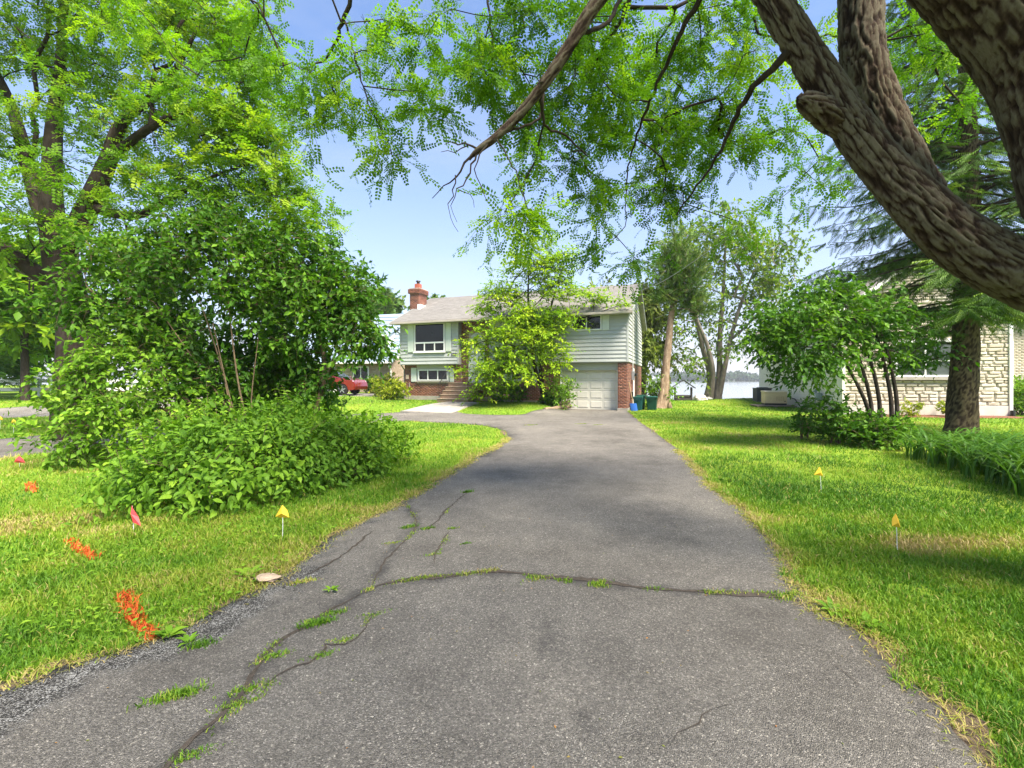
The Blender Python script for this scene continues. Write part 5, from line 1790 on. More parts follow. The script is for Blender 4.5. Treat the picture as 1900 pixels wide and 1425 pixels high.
# ---- honey locust on the left
lp = [[node_(150, 640, 12.4, .50), node_(130, 560, 12.3, .40), node_(112, 480, 12.0, .36), node_(96, 385, 12.0, .25), node_(100, 240, 12.1, .18), node_(112, 130, 12.2, .13), node_(120, 0, 12.4, .08), node_(140, -120, 12.6, .03)],
      [node_(118, 470, 12.0, .26), node_(160, 390, 11.8, .24), node_(200, 300, 11.6, .19), node_(228, 225, 11.4, .13), node_(300, 165, 11.2, .09), node_(345, 95, 11.0, .05), node_(380, 20, 11, .02)],
      [node_(105, 450, 12.0, .22), node_(72, 380, 12.2, .18), node_(40, 260, 12.4, .15), node_(10, 170, 12.6, .11), node_(-60, 40, 12.8, .05)],
      [node_(120, 540, 12.2, .2), node_(60, 500, 12.0, .19), node_(0, 455, 11.8, .15), node_(-90, 400, 11.6, .08)],
      [node_(205, 290, 11.5, .11), node_(290, 230, 11.1, .09), node_(370, 195, 10.8, .06), node_(430, 150, 10.6, .03)],
      [node_(165, 385, 11.8, .13), node_(250, 400, 11.4, .10), node_(320, 365, 11.0, .07), node_(390, 330, 10.8, .04), node_(470, 300, 10.6, .02)]]
# make the first trunk reach the ground
x0, y0 = lp[0][0][0], 12.4
lp[0].insert(0, (x0 - .1, y0, -.1, .58))
sp = [pb(40, 60, 12.2, 120, 90, 1.6, 46), pb(200, 70, 12, 110, 90, 1.8, 52), pb(350, 60, 11.5, 90, 80, 1.5, 44), pb(430, 50, 11.2, 60, 70, 1.2, 26), pb(470, 140, 11.0, 40, 50, .9, 18),
      pb(430, 210, 11.0, 80, 60, 1.2, 40), pb(480, 240, 10.8, 40, 50, .9, 20), pb(310, 210, 11.4, 80, 70, 1.4, 34), pb(180, 210, 11.6, 80, 70, 1.5, 24), pb(40, 230, 12, 80, 90, 1.5, 22), pb(-40, 330, 11.6, 80, 80, 1.4, 22),
      pb(500, 330, 10.8, 55, 55, .9, 30), pb(400, 340, 11, 70, 55, 1.1, 30), pb(290, 340, 11.2, 70, 60, 1.2, 22), pb(560, 400, 10.8, 40, 40, .7, 18), pb(150, 350, 11.4, 70, 50, 1.0, 14), pb(60, 440, 11.6, 60, 50, 1.0, 12), pb(490, 430, 11, 60, 40, .9, 16), pb(230, 440, 11.2, 80, 40, 1.0, 14),
      pb(150, -130, 12, 240, 110, 2.2, 80), pb(-150, 100, 12.5, 120, 220, 2.2, 50)]
sp = [(c_, r_, int(n_ * .66)) for c_, r_, n_ in sp]
make_tree('honey_locust', 'tall spreading honey locust with yellow-green foliage behind the shrubs on the left', 'tree', (lp[0][0][0], y0, 0), lp, sp, R_(7), ML_loc_left, BK_loc, T_loc5, 14,
          grow_kw=dict(wpath=.25, seg=.45, tip_r=.009, expo=2.4, minfrac=.3, up=.05, jit=.08),
          leaf_kw=dict(tw=6, per=6, tl=.62, size=.29, droop=.2, flat=.7, lax=.5, crad=.12, twig_r=.005, hang=.03))

# ---- shrubs behind the leafy bush
def stems(base, tips, r0, d_bend=.25, seed=0):
    rng = R_(seed)
    out = []
    b_ = np.array(base, float)
    for t in tips:
        t = np.array(t, float)
        st_ = b_ + np.array((rng.uniform(-.2, .2), rng.uniform(-.2, .2), 0))
        m_ = (st_ + t) / 2 + np.array((0, 0, d_bend * np.linalg.norm(t - st_)))
        m_ += rng.normal(0, .07, 3)
        rr = r0 * rng.uniform(.75, 1.2)
        out.append([(*st_, rr), (*((st_ * .6 + m_ * .4) + (0, 0, .08)), rr * .85), (*m_, rr * .65), (*t, rr * .25)])
    return out


KW = dict(wpath=.2, seg=.3, tip_r=.0045, expo=2.3, minfrac=.4, up=.1, jit=.05)
bx = (-5.7, 9.4, -.05)
make_tree('arching_shrub', 'broad-leaved shrub arching to the ground beside the far-left red flag', 'shrub', bx,
          stems(bx, [at(150, 700, 8.8), at(130, 790, 8.5), at(190, 640, 9.0), at(215, 740, 8.6), at(150, 825, 8.3), at(260, 680, 9.0)], .030, .12, 3),
          [pb(160, 690, 8.8, 60, 50, .6, 24), pb(205, 765, 8.5, 60, 45, .5, 22), pb(125, 785, 8.5, 35, 35, .5, 13), pb(230, 650, 9, 75, 50, .6, 26), pb(135, 832, 8.3, 35, 18, .4, 11), pb(105, 735, 8.8, 25, 25, .4, 7), pb(280, 715, 8.8, 40, 60, .4, 14), pb(330, 770, 8.6, 40, 30, .4, 8)],
          R_(12), ML_mid, BK_stem, T_s, 8, 'stems', grow_kw=KW, leaf_kw=dict(tw=7, per=8, tl=.42, size=.105, droop=.3, flat=.4, lax=.7, crad=.12, hang=.3), smooth_trunk=True)
bx = (-5.35, 9.3, -.05)
make_tree('tall_shrub', 'tall dark shrub with several pale bare stems in the middle of the thicket', 'shrub', bx,
          stems(bx, [at(285, 560, 9.2), at(340, 470, 9.4), at(420, 530, 9.3), at(395, 600, 9.0), at(480, 620, 9.5)], .028, .0, 5),
          [pb(240, 560, 9.5, 90, 70, .7, 40), pb(370, 470, 9.6, 100, 70, .8, 50), pb(190, 480, 9.7, 80, 60, .7, 24), pb(320, 440, 9.6, 70, 50, .7, 22), pb(450, 540, 9.6, 70, 70, .7, 40), pb(300, 600, 9.6, 120, 40, .7, 26), pb(150, 560, 9.6, 60, 50, .6, 16), pb(520, 470, 9.8, 60, 60, .6, 26), pb(420, 420, 9.8, 60, 40, .6, 16), pb(330, 690, 9.4, 60, 35, .4, 14), pb(430, 700, 9.4, 50, 35, .4, 13), pb(300, 650, 9.6, 90, 30, .5, 14)],
          R_(13), ML_dark, BK_stem, T_s, 8, 'stems', grow_kw=KW, leaf_kw=dict(tw=8, per=8, tl=.48, size=.115, droop=.3, flat=.4, lax=.7, crad=.15, hang=.3))
bx = (-4.3, 10.0, -.05)
make_tree('small_tree', 'small dark-leaved tree with forked pale trunk at the right end of the thicket', 'tree', bx,
          [[(*bx, .075), node_(585, 770, 10, .065), node_(602, 700, 10, .055), node_(600, 655, 10, .04), node_(585, 600, 10, .02)], [node_(602, 700, 10, .045), node_(620, 672, 9.9, .04), node_(645, 640, 9.8, .03), node_(665, 590, 9.8, .012)], [node_(602, 690, 10, .03), node_(625, 650, 10.1, .025), node_(620, 560, 10.2, .012)]],
          [pb(600, 560, 10.1, 85, 60, .8, 44), pb(645, 610, 9.9, 60, 55, .6, 32), pb(555, 630, 10.2, 55, 50, .7, 24), pb(560, 500, 10.4, 70, 45, .8, 26), pb(678, 640, 9.8, 25, 28, .4, 10), pb(630, 500, 10.2, 45, 35, .5, 14), pb(660, 540, 10, 35, 35, .5, 10), pb(610, 460, 10.3, 25, 20, .4, 6), pb(530, 685, 10.4, 45, 40, .5, 13), pb(605, 705, 10, 22, 18, .3, 6), pb(570, 730, 10.2, 25, 25, .4, 7)],
          R_(14), ML_dark, BK_stem, T_s, 10, grow_kw=dict(KW, minfrac=.55), leaf_kw=dict(tw=8, per=8, tl=.46, size=.12, droop=.3, flat=.4, lax=.7, crad=.15, hang=.3))
bx = (-5.2, 11.6, -.05)
make_tree('evergreen_shrub', 'dense dark bush filling the shade behind the bare stems', 'shrub', bx,
          stems(bx, [at(440, 640, 11.3), at(500, 660, 11.2), at(560, 680, 11), at(400, 690, 11.4), at(520, 720, 11)], .04, .1, 8),
          [pb(470, 660, 11.3, 90, 70, .8, 50), pb(540, 700, 11.0, 60, 50, .7, 30), pb(390, 700, 11.4, 70, 60, .8, 30), pb(500, 760, 10.8, 90, 50, .6, 34), pb(360, 770, 11.0, 60, 40, .6, 14), pb(590, 760, 10.8, 20, 25, .4, 6)],
          R_(15), ML_dark, BK_dk, T_s, 8, 'stems', grow_kw=dict(KW, minfrac=.2), leaf_kw=dict(tw=8, per=8, tl=.5, size=.14, droop=.2, flat=.3, lax=.8, crad=.2, hang=.2))

# ---- the leafy bush in front: dome of broad leaves
bush = empty('leafy_bush', (-3.75, 7.3, 0))
tag(bush, 'broad mound of bright green leafy canes on the left lawn before the thicket', 'bush')
rng = R_(55)
bc = np.array((-3.75, 7.3, 0)); dirb = np.array((.55, .83)); nb = np.array((.83, -.55))


def bush_r(th): return 1.0 + .10 * np.sin(3 * th + 1) + .07 * np.sin(7 * th) + .05 * np.sin(11 * th + 2)


def bush_pts(n, inner):
    th = rng.uniform(0, 2 * PI, n); rr = np.sqrt(rng.random(n)) if inner else np.ones(n)
    ph = np.arccos(rng.uniform(0.0, 1, n))
    sh = rng.uniform(.72, 1.03, n) if not inner else rng.uniform(.3, .8, n)
    u = np.sin(ph) * np.cos(th); v = np.sin(ph) * np.sin(th); q = np.cos(ph)
    q = q ** .75
    k = bush_r(th) * sh
    a, b_ = 2.35, 1.62
    lump = 1 + .30 * (vn1(u * 3 + 9, v * 3 + 9, .6) - .5) * 2
    x = bc[0] + k * (u * a * dirb[0] + v * b_ * nb[0]); y = bc[1] + k * (u * a * dirb[1] + v * b_ * nb[1])
    z = .03 + 1.12 * sh * q * lump
    N = np.stack([u * dirb[0] + v * nb[0], u * dirb[1] + v * nb[1], q], 1)
    return np.stack([x, y, z], 1), N


P, N = bush_pts(15000, False)
ax = N * .5 + rng.normal(0, .5, P.shape); ax[:, 2] -= .45
nm = N + rng.normal(0, .45, P.shape); nm[:, 2] += .5
tint = np.clip(.45 + .6 * (vn2(P[:, 0], P[:, 1], .4) - .5) + rng.normal(0, .2, len(P)), 0, 1)
scl = rng.uniform(.04, .13, len(P))
dist = np.hypot(P[:, 0], P[:, 1])
front = np.argsort(dist - 3 * scl + (P[:, 2] < .1) * 2)[:300]
mask = np.ones(len(P), bool); mask[front] = False
V, f, a = stamp(T_6, P[mask], ax[mask], nm[mask], scl[mask], tint[mask])
P2, N2 = bush_pts(5000, True)
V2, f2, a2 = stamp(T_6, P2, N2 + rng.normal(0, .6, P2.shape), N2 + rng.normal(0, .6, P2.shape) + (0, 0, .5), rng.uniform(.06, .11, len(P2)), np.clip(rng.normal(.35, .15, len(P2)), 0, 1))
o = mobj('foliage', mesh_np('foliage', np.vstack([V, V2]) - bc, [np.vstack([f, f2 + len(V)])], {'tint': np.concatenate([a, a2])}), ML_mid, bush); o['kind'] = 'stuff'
lm_ = []
for k in range(6):
    me = mesh_np('leaf', T_6[0] * np.array((1, 1 + .1 * (k % 3 - 1), 1 + .5 * (k % 2))), [T_6[1]], {'tint': np.full(7, .28 + .1 * k)})
    me.materials.append(ML_mid); lm_.append(me)
for k, q in enumerate(front):
    a_ = nrm(ax[q]); n_ = nrm(nm[q] - a_ * np.dot(a_, nm[q])); b_ = np.cross(n_, a_)
    s = scl[q] * 1.15
    o = mobj('leaf', lm_[int(rng.integers(0, 6))], None, bush)
    Mx = Matrix(((a_[0], b_[0], n_[0], 0), (a_[1], b_[1], n_[1], 0), (a_[2], b_[2], n_[2], 0), (0, 0, 0, 1)))
    o.matrix_local = Matrix.Translation(Vector(P[q] - bc)) @ Mx @ Matrix.Scale(s, 4)
# stray shoots standing out of the mound
SP = []; SA = []; SN = []; SSz = []; St = []
VV = []; FF = []; off = 0
for k in range(150):
    p, n_ = bush_pts(1, False)
    e0 = p[0]; g_ = n_[0] * .5 + np.array((0, 0, .75)) + rng.normal(0, .3, 3); L = rng.uniform(.12, .42)
    e1 = e0 + nrm(g_) * L + np.array((0, 0, -.12 * L)); m_ = (e0 + e1) / 2 + np.array((0, 0, .06 * L))
    S = spline([(*e0, .004), (*m_, .003), (*e1, .0015)], .06)
    V, f = tube_np(S[:, :3], S[:, 3], 4); VV.append(V); FF.append(f + off); off += len(V)
    for q in range(len(S)):
        for sg in range(2):
            a = rng.uniform(0, 2 * PI)
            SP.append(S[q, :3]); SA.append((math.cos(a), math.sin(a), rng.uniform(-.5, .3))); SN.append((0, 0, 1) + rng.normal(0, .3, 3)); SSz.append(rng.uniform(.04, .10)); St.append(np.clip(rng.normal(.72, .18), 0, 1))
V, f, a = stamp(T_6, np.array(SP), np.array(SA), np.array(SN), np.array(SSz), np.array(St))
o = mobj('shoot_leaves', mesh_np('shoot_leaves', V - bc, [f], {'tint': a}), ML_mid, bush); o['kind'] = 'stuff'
for k in range(140):
    p, n_ = bush_pts(1, False)
    e = p[0]; s_ = bc + (e - bc) * np.array((.55, .55, 0)); m_ = (s_ + e) / 2 + (0, 0, .2 * e[2])
    S = spline([(*s_, .006), (*m_, .005), (*e, .002)], .12)
    V, f = tube_np(S[:, :3], S[:, 3], 4); VV.append(V); FF.append(f + off); off += len(V)
mobj('canes', mesh_np('canes', np.vstack(VV) - bc, [np.vstack(FF)]), BK_stem, bush)

# ---- the tree in front of the house
fb = np.array((1.72, 23.9)); fz = float(gz(*fb))
fb3 = (fb[0], fb[1], fz - .05)
make_tree('maple', 'bright yellow-green tree with layered branches standing in front of the house', 'tree', fb3,
          [[(*fb3, .17), node_(1005, 720, 23.8, .13), node_(992, 680, 23.6, .11), node_(985, 620, 23.5, .08), node_(980, 540, 23.5, .05), node_(985, 460, 23.4, .015)],
           [(fb3[0] + .05, fb3[1], fb3[2] + .25, .13), node_(1003, 690, 23.9, .10), node_(1004, 640, 24.0, .08), node_(1025, 560, 23.8, .05), node_(1045, 490, 23.6, .015)],
           [node_(990, 670, 23.6, .07), node_(950, 640, 23.0, .05), node_(905, 630, 22.5, .02)],
           [node_(1004, 640, 24.0, .06), node_(1060, 600, 23.6, .045), node_(1125, 575, 23.0, .02), node_(1165, 562, 22.8, .008)],
           [node_(985, 600, 23.5, .05), node_(940, 560, 23.2, .03), node_(900, 555, 23, .01)]],
          [pb(985, 490, 23.4, 60, 28, 1.2, 30), pb(1030, 480, 23.4, 45, 22, 1.0, 16), pb(940, 540, 23.2, 50, 22, 1.2, 24), pb(1030, 535, 23.2, 50, 22, 1.2, 30), pb(1090, 552, 23, 40, 9, .9, 9), pb(1150, 566, 22.8, 14, 5, .4, 3), pb(900, 565, 23, 30, 12, .8, 8),
           pb(990, 590, 23.0, 75, 22, 1.3, 40), pb(1060, 588, 22.8, 25, 10, .9, 5), pb(920, 620, 22.6, 50, 18, 1.0, 20), pb(995, 635, 22.8, 60, 22, 1.2, 34), pb(880, 640, 22.5, 25, 10, .6, 7), pb(940, 665, 22.5, 65, 22, 1.1, 34), pb(1030, 665, 22.8, 28, 18, .8, 10),
           pb(895, 685, 22.4, 40, 16, .9, 12), pb(960, 695, 22.5, 40, 14, .9, 9), pb(915, 718, 22.4, 25, 10, .8, 4), pb(1000, 450, 23.3, 40, 14, .8, 10), pb(880, 728, 22.4, 10, 6, .4, 2)],
          R_(21), ML_yell, BK_loc, T_s, 10, grow_kw=dict(wpath=.3, seg=.4, tip_r=.008, expo=2.3, minfrac=.4, up=.02, jit=.06),
          leaf_kw=dict(tw=10, per=10, tl=.78, size=.135, droop=.12, flat=.88, lax=.5, crad=.18, twig_r=.005, hang=.1, nup=1.6))


def small_shrub(name, lab, px, d, hgt, wid, seed, mat, nleaf=12, size=.09, xy=None, group=None, dep=None, cat='shrub', droop=.1):
    x, y = xy if xy else ((px - CX_) / F_ * d, d)
    z = float(gz(x, y))
    b_ = np.array((x, y, z - .03))
    rng = R_(seed)
    tips = [b_ + np.array((rng.uniform(-.35, .35) * wid, rng.uniform(-.3, .3) * (dep or wid), hgt * rng.uniform(.5, .8))) for _ in range(5)]
    return make_tree(name, lab, cat, tuple(b_), stems(b_, tips, .012 * hgt + .006, .05, seed), [((x, y, z + hgt * .52), (wid / 2, (dep or wid) / 2, hgt * .46), nleaf * 3)], rng, mat, BK_stem, T_s, 6, 'stems', group=group,
                     grow_kw=dict(wpath=.2, seg=.25, tip_r=.004, expo=2.3, minfrac=.1, up=.1, jit=.03), leaf_kw=dict(tw=6, per=7, tl=.22 * hgt + .06, size=size, droop=droop, flat=.3, lax=.8, crad=.06 * hgt, hang=.1))


small_shrub('garage_shrub', 'blue-green shrub spilling over the left edge of the garage door', 1048, 23.2, 1.75, 1.5, 31, ML_mid, 14, .13, xy=(2.55, 23.55))
small_shrub('foundation_shrub', 'dark low shrub with pink flowers against the brick under the tree', 945, 25.5, .95, 2.1, 32, ML_dark, 14, .12, xy=(-.15, 24.45))
small_shrub('ground_plant', 'low green plants at the foot of the bright tree trunk', 1005, 24, .45, 1.0, 33, ML_dark, 8, .12, xy=(1.9, 23.45))
small_shrub('golden_shrub', 'rounded golden-green shrub at the left corner of the brick house', 735, 27.2, 1.15, 1.9, 34, ML_gold, 16, .14, xy=(-6.95, 26.9))
small_shrub('cream_shrub', 'pale cream-leaved shrub left of the golden shrub by the driveway', 715, 30, 1.5, 1.9, 35, ML_gold, 14, .15, xy=(-8.3, 30.0))
small_shrub('hedge_bush', 'dark green rounded bush below the window of the metal-roofed house', 690, 33, 1.3, 1.8, 36, ML_dark, 12, .16, xy=(-10.2, 33.6))
small_shrub('bin_side_shrub', 'leafy bush growing behind the green bins at the house side', 1200, 26, 1.9, 1.6, 37, ML_mid, 14, .14, xy=tuple(hw(HW + 1.35, 3.6)[:2]))
for k, (xx, yy, sc) in enumerate(((-.4, 23.9, 1), (-.2, 23.85, .8), (-.75, 23.95, .9))):
    zz = float(gz(xx, yy)) + .42
    fl = rock('peony_bloom', (xx, yy, zz), .075 * sc, 40 + k, plain('peony_pink', (.75, .35, .42), .6, .2))
    tag(fl, ('pale pink bloom in the middle of the dark shrub', 'smallest pink bloom on the dark shrub, right', 'pink bloom at the left side of the dark shrub')[k], 'flower', 'pink blooms on the foundation shrub')

# ---- multi-stem small tree on the right with undergrowth
bx = (8.85, 10.95, -.05)
tips = [at(1585, 640, 10.9), at(1600, 620, 11.0), at(1625, 620, 11.1), at(1640, 630, 11.0), at(1560, 660, 10.7)]
pt = []
for k, (t, s0) in enumerate(zip(tips, ((1625, 815), (1640, 822), (1660, 826), (1668, 820), (1632, 810)))):
    s_ = at(*s0, 11.0); s_[2] = -.04
    m_ = s_ * .5 + t * .5 + np.array((.10, 0, .06))
    pt.append([(*s_, .055), (*(s_ * .75 + t * .25 + (.05, 0, 0)), .05), (*m_, .042), (*t, .028), (*(t + (t - m_) * .6 + (-.25, 0, 0)), .012)])
make_tree('multi_stem_tree', 'dark-leaved small tree on several slanting stems, middle of the right lawn', 'tree', bx, pt,
          [pb(1560, 600, 10.9, 90, 60, .9, 46), pb(1470, 610, 10.6, 70, 55, .8, 32), pb(1432, 640, 10.5, 42, 35, .6, 14), pb(1620, 580, 11.2, 55, 40, .8, 20), pb(1530, 545, 11.0, 70, 30, .7, 20), pb(1650, 640, 11.2, 35, 35, .5, 7), pb(1500, 675, 10.5, 70, 26, .6, 20), pb(1700, 600, 11.4, 40, 30, .5, 6), pb(1685, 655, 11.3, 40, 30, .5, 8)],
          R_(41), ML_dark, BK_dk, T_s, 8, 'stems', grow_kw=dict(KW, minfrac=.6, up=.0), leaf_kw=dict(tw=8, per=8, tl=.45, size=.115, droop=.35, flat=.6, lax=.6, crad=.14, hang=.3))
small_shrub('undergrowth_bush', 'low dark bush at the foot of the slanting stems, right one', 1625, 10.8, .85, 1.5, 42, ML_dark, 16, .11, xy=(8.5, 10.75))
small_shrub('undergrowth_bush', 'taller thin bush left of the slanting stems', 1545, 11.2, 1.15, 1.3, 43, ML_dark, 13, .11, xy=(7.95, 11.4))
small_shrub('undergrowth_bush', 'smallest sprig standing alone left of the dark undergrowth', 1495, 11.6, 1.0, .45, 44, ML_dark, 4, .10, xy=(7.85, 12.3))
small_shrub('wall_shrub', 'pale yellow shrub against the stone house foundation, centre', 1735, 19.5, .75, .9, 45, ML_gold, 9, .11, xy=tuple(nw(3.75, -.75)[:2]))
small_shrub('wall_shrub', 'thin pale shrub under the left part of the stone wall', 1675, 19.5, .7, .8, 46, ML_gold, 5, .10, xy=tuple(nw(2.3, -.7)[:2]))
small_shrub('corner_hedge', 'clipped green hedge at the far right behind the stone corner', 1890, 19, 1.75, 2.6, 47, ML_mid, 34, .13, xy=tuple(nw(7.6, 1.0)[:2]), dep=1.8)
MULCH = [tuple(nw(.2, -.06)[:2]), tuple(nw(.2, -1.2)[:2]), tuple(nw(3, -1.35)[:2]), tuple(nw(6.3, -1.0)[:2]), tuple(nw(6.3, -.06)[:2])]
tag(sheet('mulch_bed', MULCH, .25, .035, plain('red_mulch', (.16, .065, .035), .95, .5, 25, 1.0)), kind='structure')

# ---- spruce on the right
sx_, sy_ = 12.65, 12.85
spr = empty('spruce', (sx_, sy_, 0))
tag(spr, 'tall spruce with stout trunk and drooping boughs before the stone house', 'tree')
rng = R_(61)
S = spline([(sx_ - .1, sy_, -.1, .42), (sx_ - .05, sy_, .35, .35), (sx_, sy_, 1.2, .32), (sx_ + .08, sy_, 3, .29), (sx_ + .15, sy_, 6, .26), (sx_ + .1, sy_, 10, .17), (sx_, sy_, 14, .09), (sx_, sy_, 17, .02)], .05)
V, f, rg, _ = bark_tube([tuple(q) for q in S[::12]] + [tuple(S[-1])], 56, .06, 77.0, .022, (26, 13))
mobj('trunk', mesh_np('trunk', V - (sx_, sy_, 0), [f], {'ridge': rg}), bark_mat('spruce_bark_plates', (0.022, 0.014, 0.008), (0.055, 0.038, 0.022), (0.13, 0.10, 0.055), 22, True), spr, smooth=True)
VV = []; FF = []; off = 0; LP = []; LA_ = []; LT = []
z = 2.5
kk = 0
while z < 16.5:
    nb_ = 6 if z > 3.2 else 3
    for q in range(nb_):
        a = rng.uniform(0, 2 * PI)
        if z < 4.2 and math.cos(a) > .2 and rng.random() < .6: continue
        L = (5.3 if z > 3.4 else 3.2) * (1 - (z / 18.5)) ** .8 * rng.uniform(.7, 1.08)
        dz = rng.uniform(-.14, .05)
        c0 = np.array((sx_ + .1, sy_, z + rng.uniform(-.2, .2)))
        dr = np.array((math.cos(a), math.sin(a), 0))
        pts = [(*c0, .035 + .004 * L), (*(c0 + dr * L * .35 + (0, 0, L * (.05 + dz))), .028), (*(c0 + dr * L * .7 + (0, 0, L * (-.03 + dz))), .016), (*(c0 + dr * L + (0, 0, L * (.0 + dz))), .004)]
        SS = spline(pts, .2)
        V, f = tube_np(SS[:, :3], SS[:, 3], 5); VV.append(V); FF.append(f + off); off += len(V)
        n = len(SS)
        sd = np.array((-dr[1], dr[0], 0))
        for i_ in range(int(n * .18), n):
            fr = i_ / n
            for s_ in (-1, 1):
                if rng.random() < .06: continue
                bl_ = (.75 * (1.1 - fr) + .25) * rng.uniform(.6, 1.2)
                d_ = dr * .55 + sd * s_ * .8 + np.array((0, 0, rng.uniform(-.45, .0)))
                p0 = SS[i_, :3]
                m_ = max(2, int(bl_ / .22))
                for u in range(m_):
                    LP.append(p0 + nrm(d_) * bl_ * u / m_ + np.array((0, 0, -.10 * (u / m_) ** 2)) + rng.normal(0, .03, 3))
                    LA_.append(nrm(d_) + rng.normal(0, .3, 3) + np.array((0, 0, -.35)))
                    LT.append(np.clip(.25 + .55 * (u / m_) + rng.normal(0, .13), 0, 1))
    z += .36 if z < 9 else .55
LP = np.array(LP); LA_ = np.array(LA_); LT = np.array(LT)
nmv = rng.normal(0, .35, LP.shape) + (0, 0, 1)
V, f, a = stamp(T_sp, LP, LA_, nmv, rng.uniform(.34, .56, len(LP)), LT)
mobj('boughs', mesh_np('boughs', np.vstack(VV) - (sx_, sy_, 0), [np.vstack(FF)]), BK_spr, spr, smooth=True)
o = mobj('needles', mesh_np('needles', V - (sx_, sy_, 0), [f], {'tint': a}), ML_spruce, spr); o['kind'] = 'stuff'
print('spruce sprays', len(LP))

# ---- lakeside trees
bx = (15.2, 34.9, float(gz(15.2, 34.9)) - .1)
make_tree('silver_maple', 'airy silver maple on four grey trunks at the water edge', 'tree', bx,
          [[(14.9, 35.0, bx[2], .33), node_(1318, 700, 35, 0.225), node_(1305, 650, 35, 0.180), node_(1290, 590, 35, 0.135), node_(1262, 520, 35, 0.075), node_(1240, 460, 35, 0.022)],
           [(15.1, 35.0, bx[2], .27), node_(1322, 690, 34.6, 0.195), node_(1312, 640, 34.4, 0.150), node_(1290, 575, 34, 0.105), node_(1300, 480, 34, 0.038)],
           [(15.7, 35.0, bx[2], .33), node_(1335, 690, 35.2, 0.225), node_(1336, 620, 35.3, 0.180), node_(1342, 540, 35.4, 0.128), node_(1346, 460, 35.5, 0.075), node_(1350, 400, 35.5, 0.022)],
           [(15.75, 35.0, bx[2] + .2, .25), node_(1345, 680, 34.8, 0.180), node_(1358, 620, 34.6, 0.150), node_(1376, 560, 34.4, 0.105), node_(1400, 500, 34.2, 0.045)],
           [node_(1356, 630, 34.6, 0.090), node_(1390, 600, 34.2, 0.068), node_(1430, 560, 34, 0.030)]],
          [pb(1255, 470, 35, 45, 45, 2.5, 34), pb(1300, 440, 35, 50, 40, 2.5, 34), pb(1350, 420, 35, 50, 40, 2.5, 34), pb(1400, 460, 34.5, 55, 55, 2.5, 40), pb(1340, 500, 35, 70, 40, 2.5, 34), pb(1290, 560, 35, 60, 40, 2, 26), pb(1250, 600, 35, 40, 35, 2, 18), pb(1390, 570, 34.5, 60, 45, 2, 36), pb(1440, 530, 34, 45, 60, 2, 34), pb(1430, 630, 34, 50, 30, 2, 22), pb(1360, 640, 34.5, 40, 25, 2, 12), pb(1265, 660, 35, 35, 22, 1.6, 12), pb(1460, 470, 34, 45, 60, 2, 24), pb(1320, 600, 35, 30, 30, 2, 10), pb(1290, 690, 35, 25, 10, 1, 5)],
          R_(71), ML_maple, BK_gry, T_s, 10, grow_kw=dict(wpath=.25, seg=.8, tip_r=.014, expo=2.3, minfrac=.35, up=.05, jit=.1),
          leaf_kw=dict(tw=6, per=6, tl=1.0, size=.27, droop=.15, flat=.3, lax=.8, crad=.3, twig_r=.008, hang=.2))
cb_ = (8.45, 25.4, float(gz(8.45, 25.4)) - .05)
ced = make_tree('cedar', 'leaning cedar with stripped pale trunk and brownish windswept crown', 'tree', cb_,
          [[(8.2, 25.4, cb_[2], .36), (8.38, 25.4, .35, .27), node_(1234, 700, 25.4, .22), node_(1240, 640, 25.4, .19), node_(1245, 590, 25.4, .16), node_(1252, 540, 25.4, .12), node_(1262, 480, 25.4, .04)],
           [(8.15, 25.3, cb_[2], .20), (8.22, 25.3, .5, .16), node_(1229, 720, 25.3, .13), node_(1229, 694, 25.3, .09)],
           [(8.75, 25.3, cb_[2], .14), (8.62, 25.35, .5, .12), node_(1240, 700, 25.3, .06)],
           [(7.95, 25.2, cb_[2], .12), (8.12, 25.3, .3, .14), (8.2, 25.35, .8, .10)]],
          [pb(1250, 500, 25.4, 26, 45, .8, 42), pb(1275, 530, 25.2, 32, 35, .8, 40), pb(1235, 545, 25.4, 22, 25, .6, 20), pb(1295, 570, 25, 25, 14, .6, 14), pb(1262, 560, 25.3, 35, 18, .7, 18), pb(1300, 500, 25.2, 16, 25, .5, 10), pb(1262, 460, 25.4, 16, 22, .5, 10)],
          R_(72), ML_cedar, BK_ced, T_sp, 12, grow_kw=dict(wpath=.2, seg=.4, tip_r=.006, expo=2.2, minfrac=.6, up=.0, jit=.05),
          leaf_kw=dict(tw=6, per=4, tl=.55, size=.38, droop=-.25, flat=.2, lax=.35, crad=.15, twig_r=.006, hang=-.35, nup=.3), rough=.012)


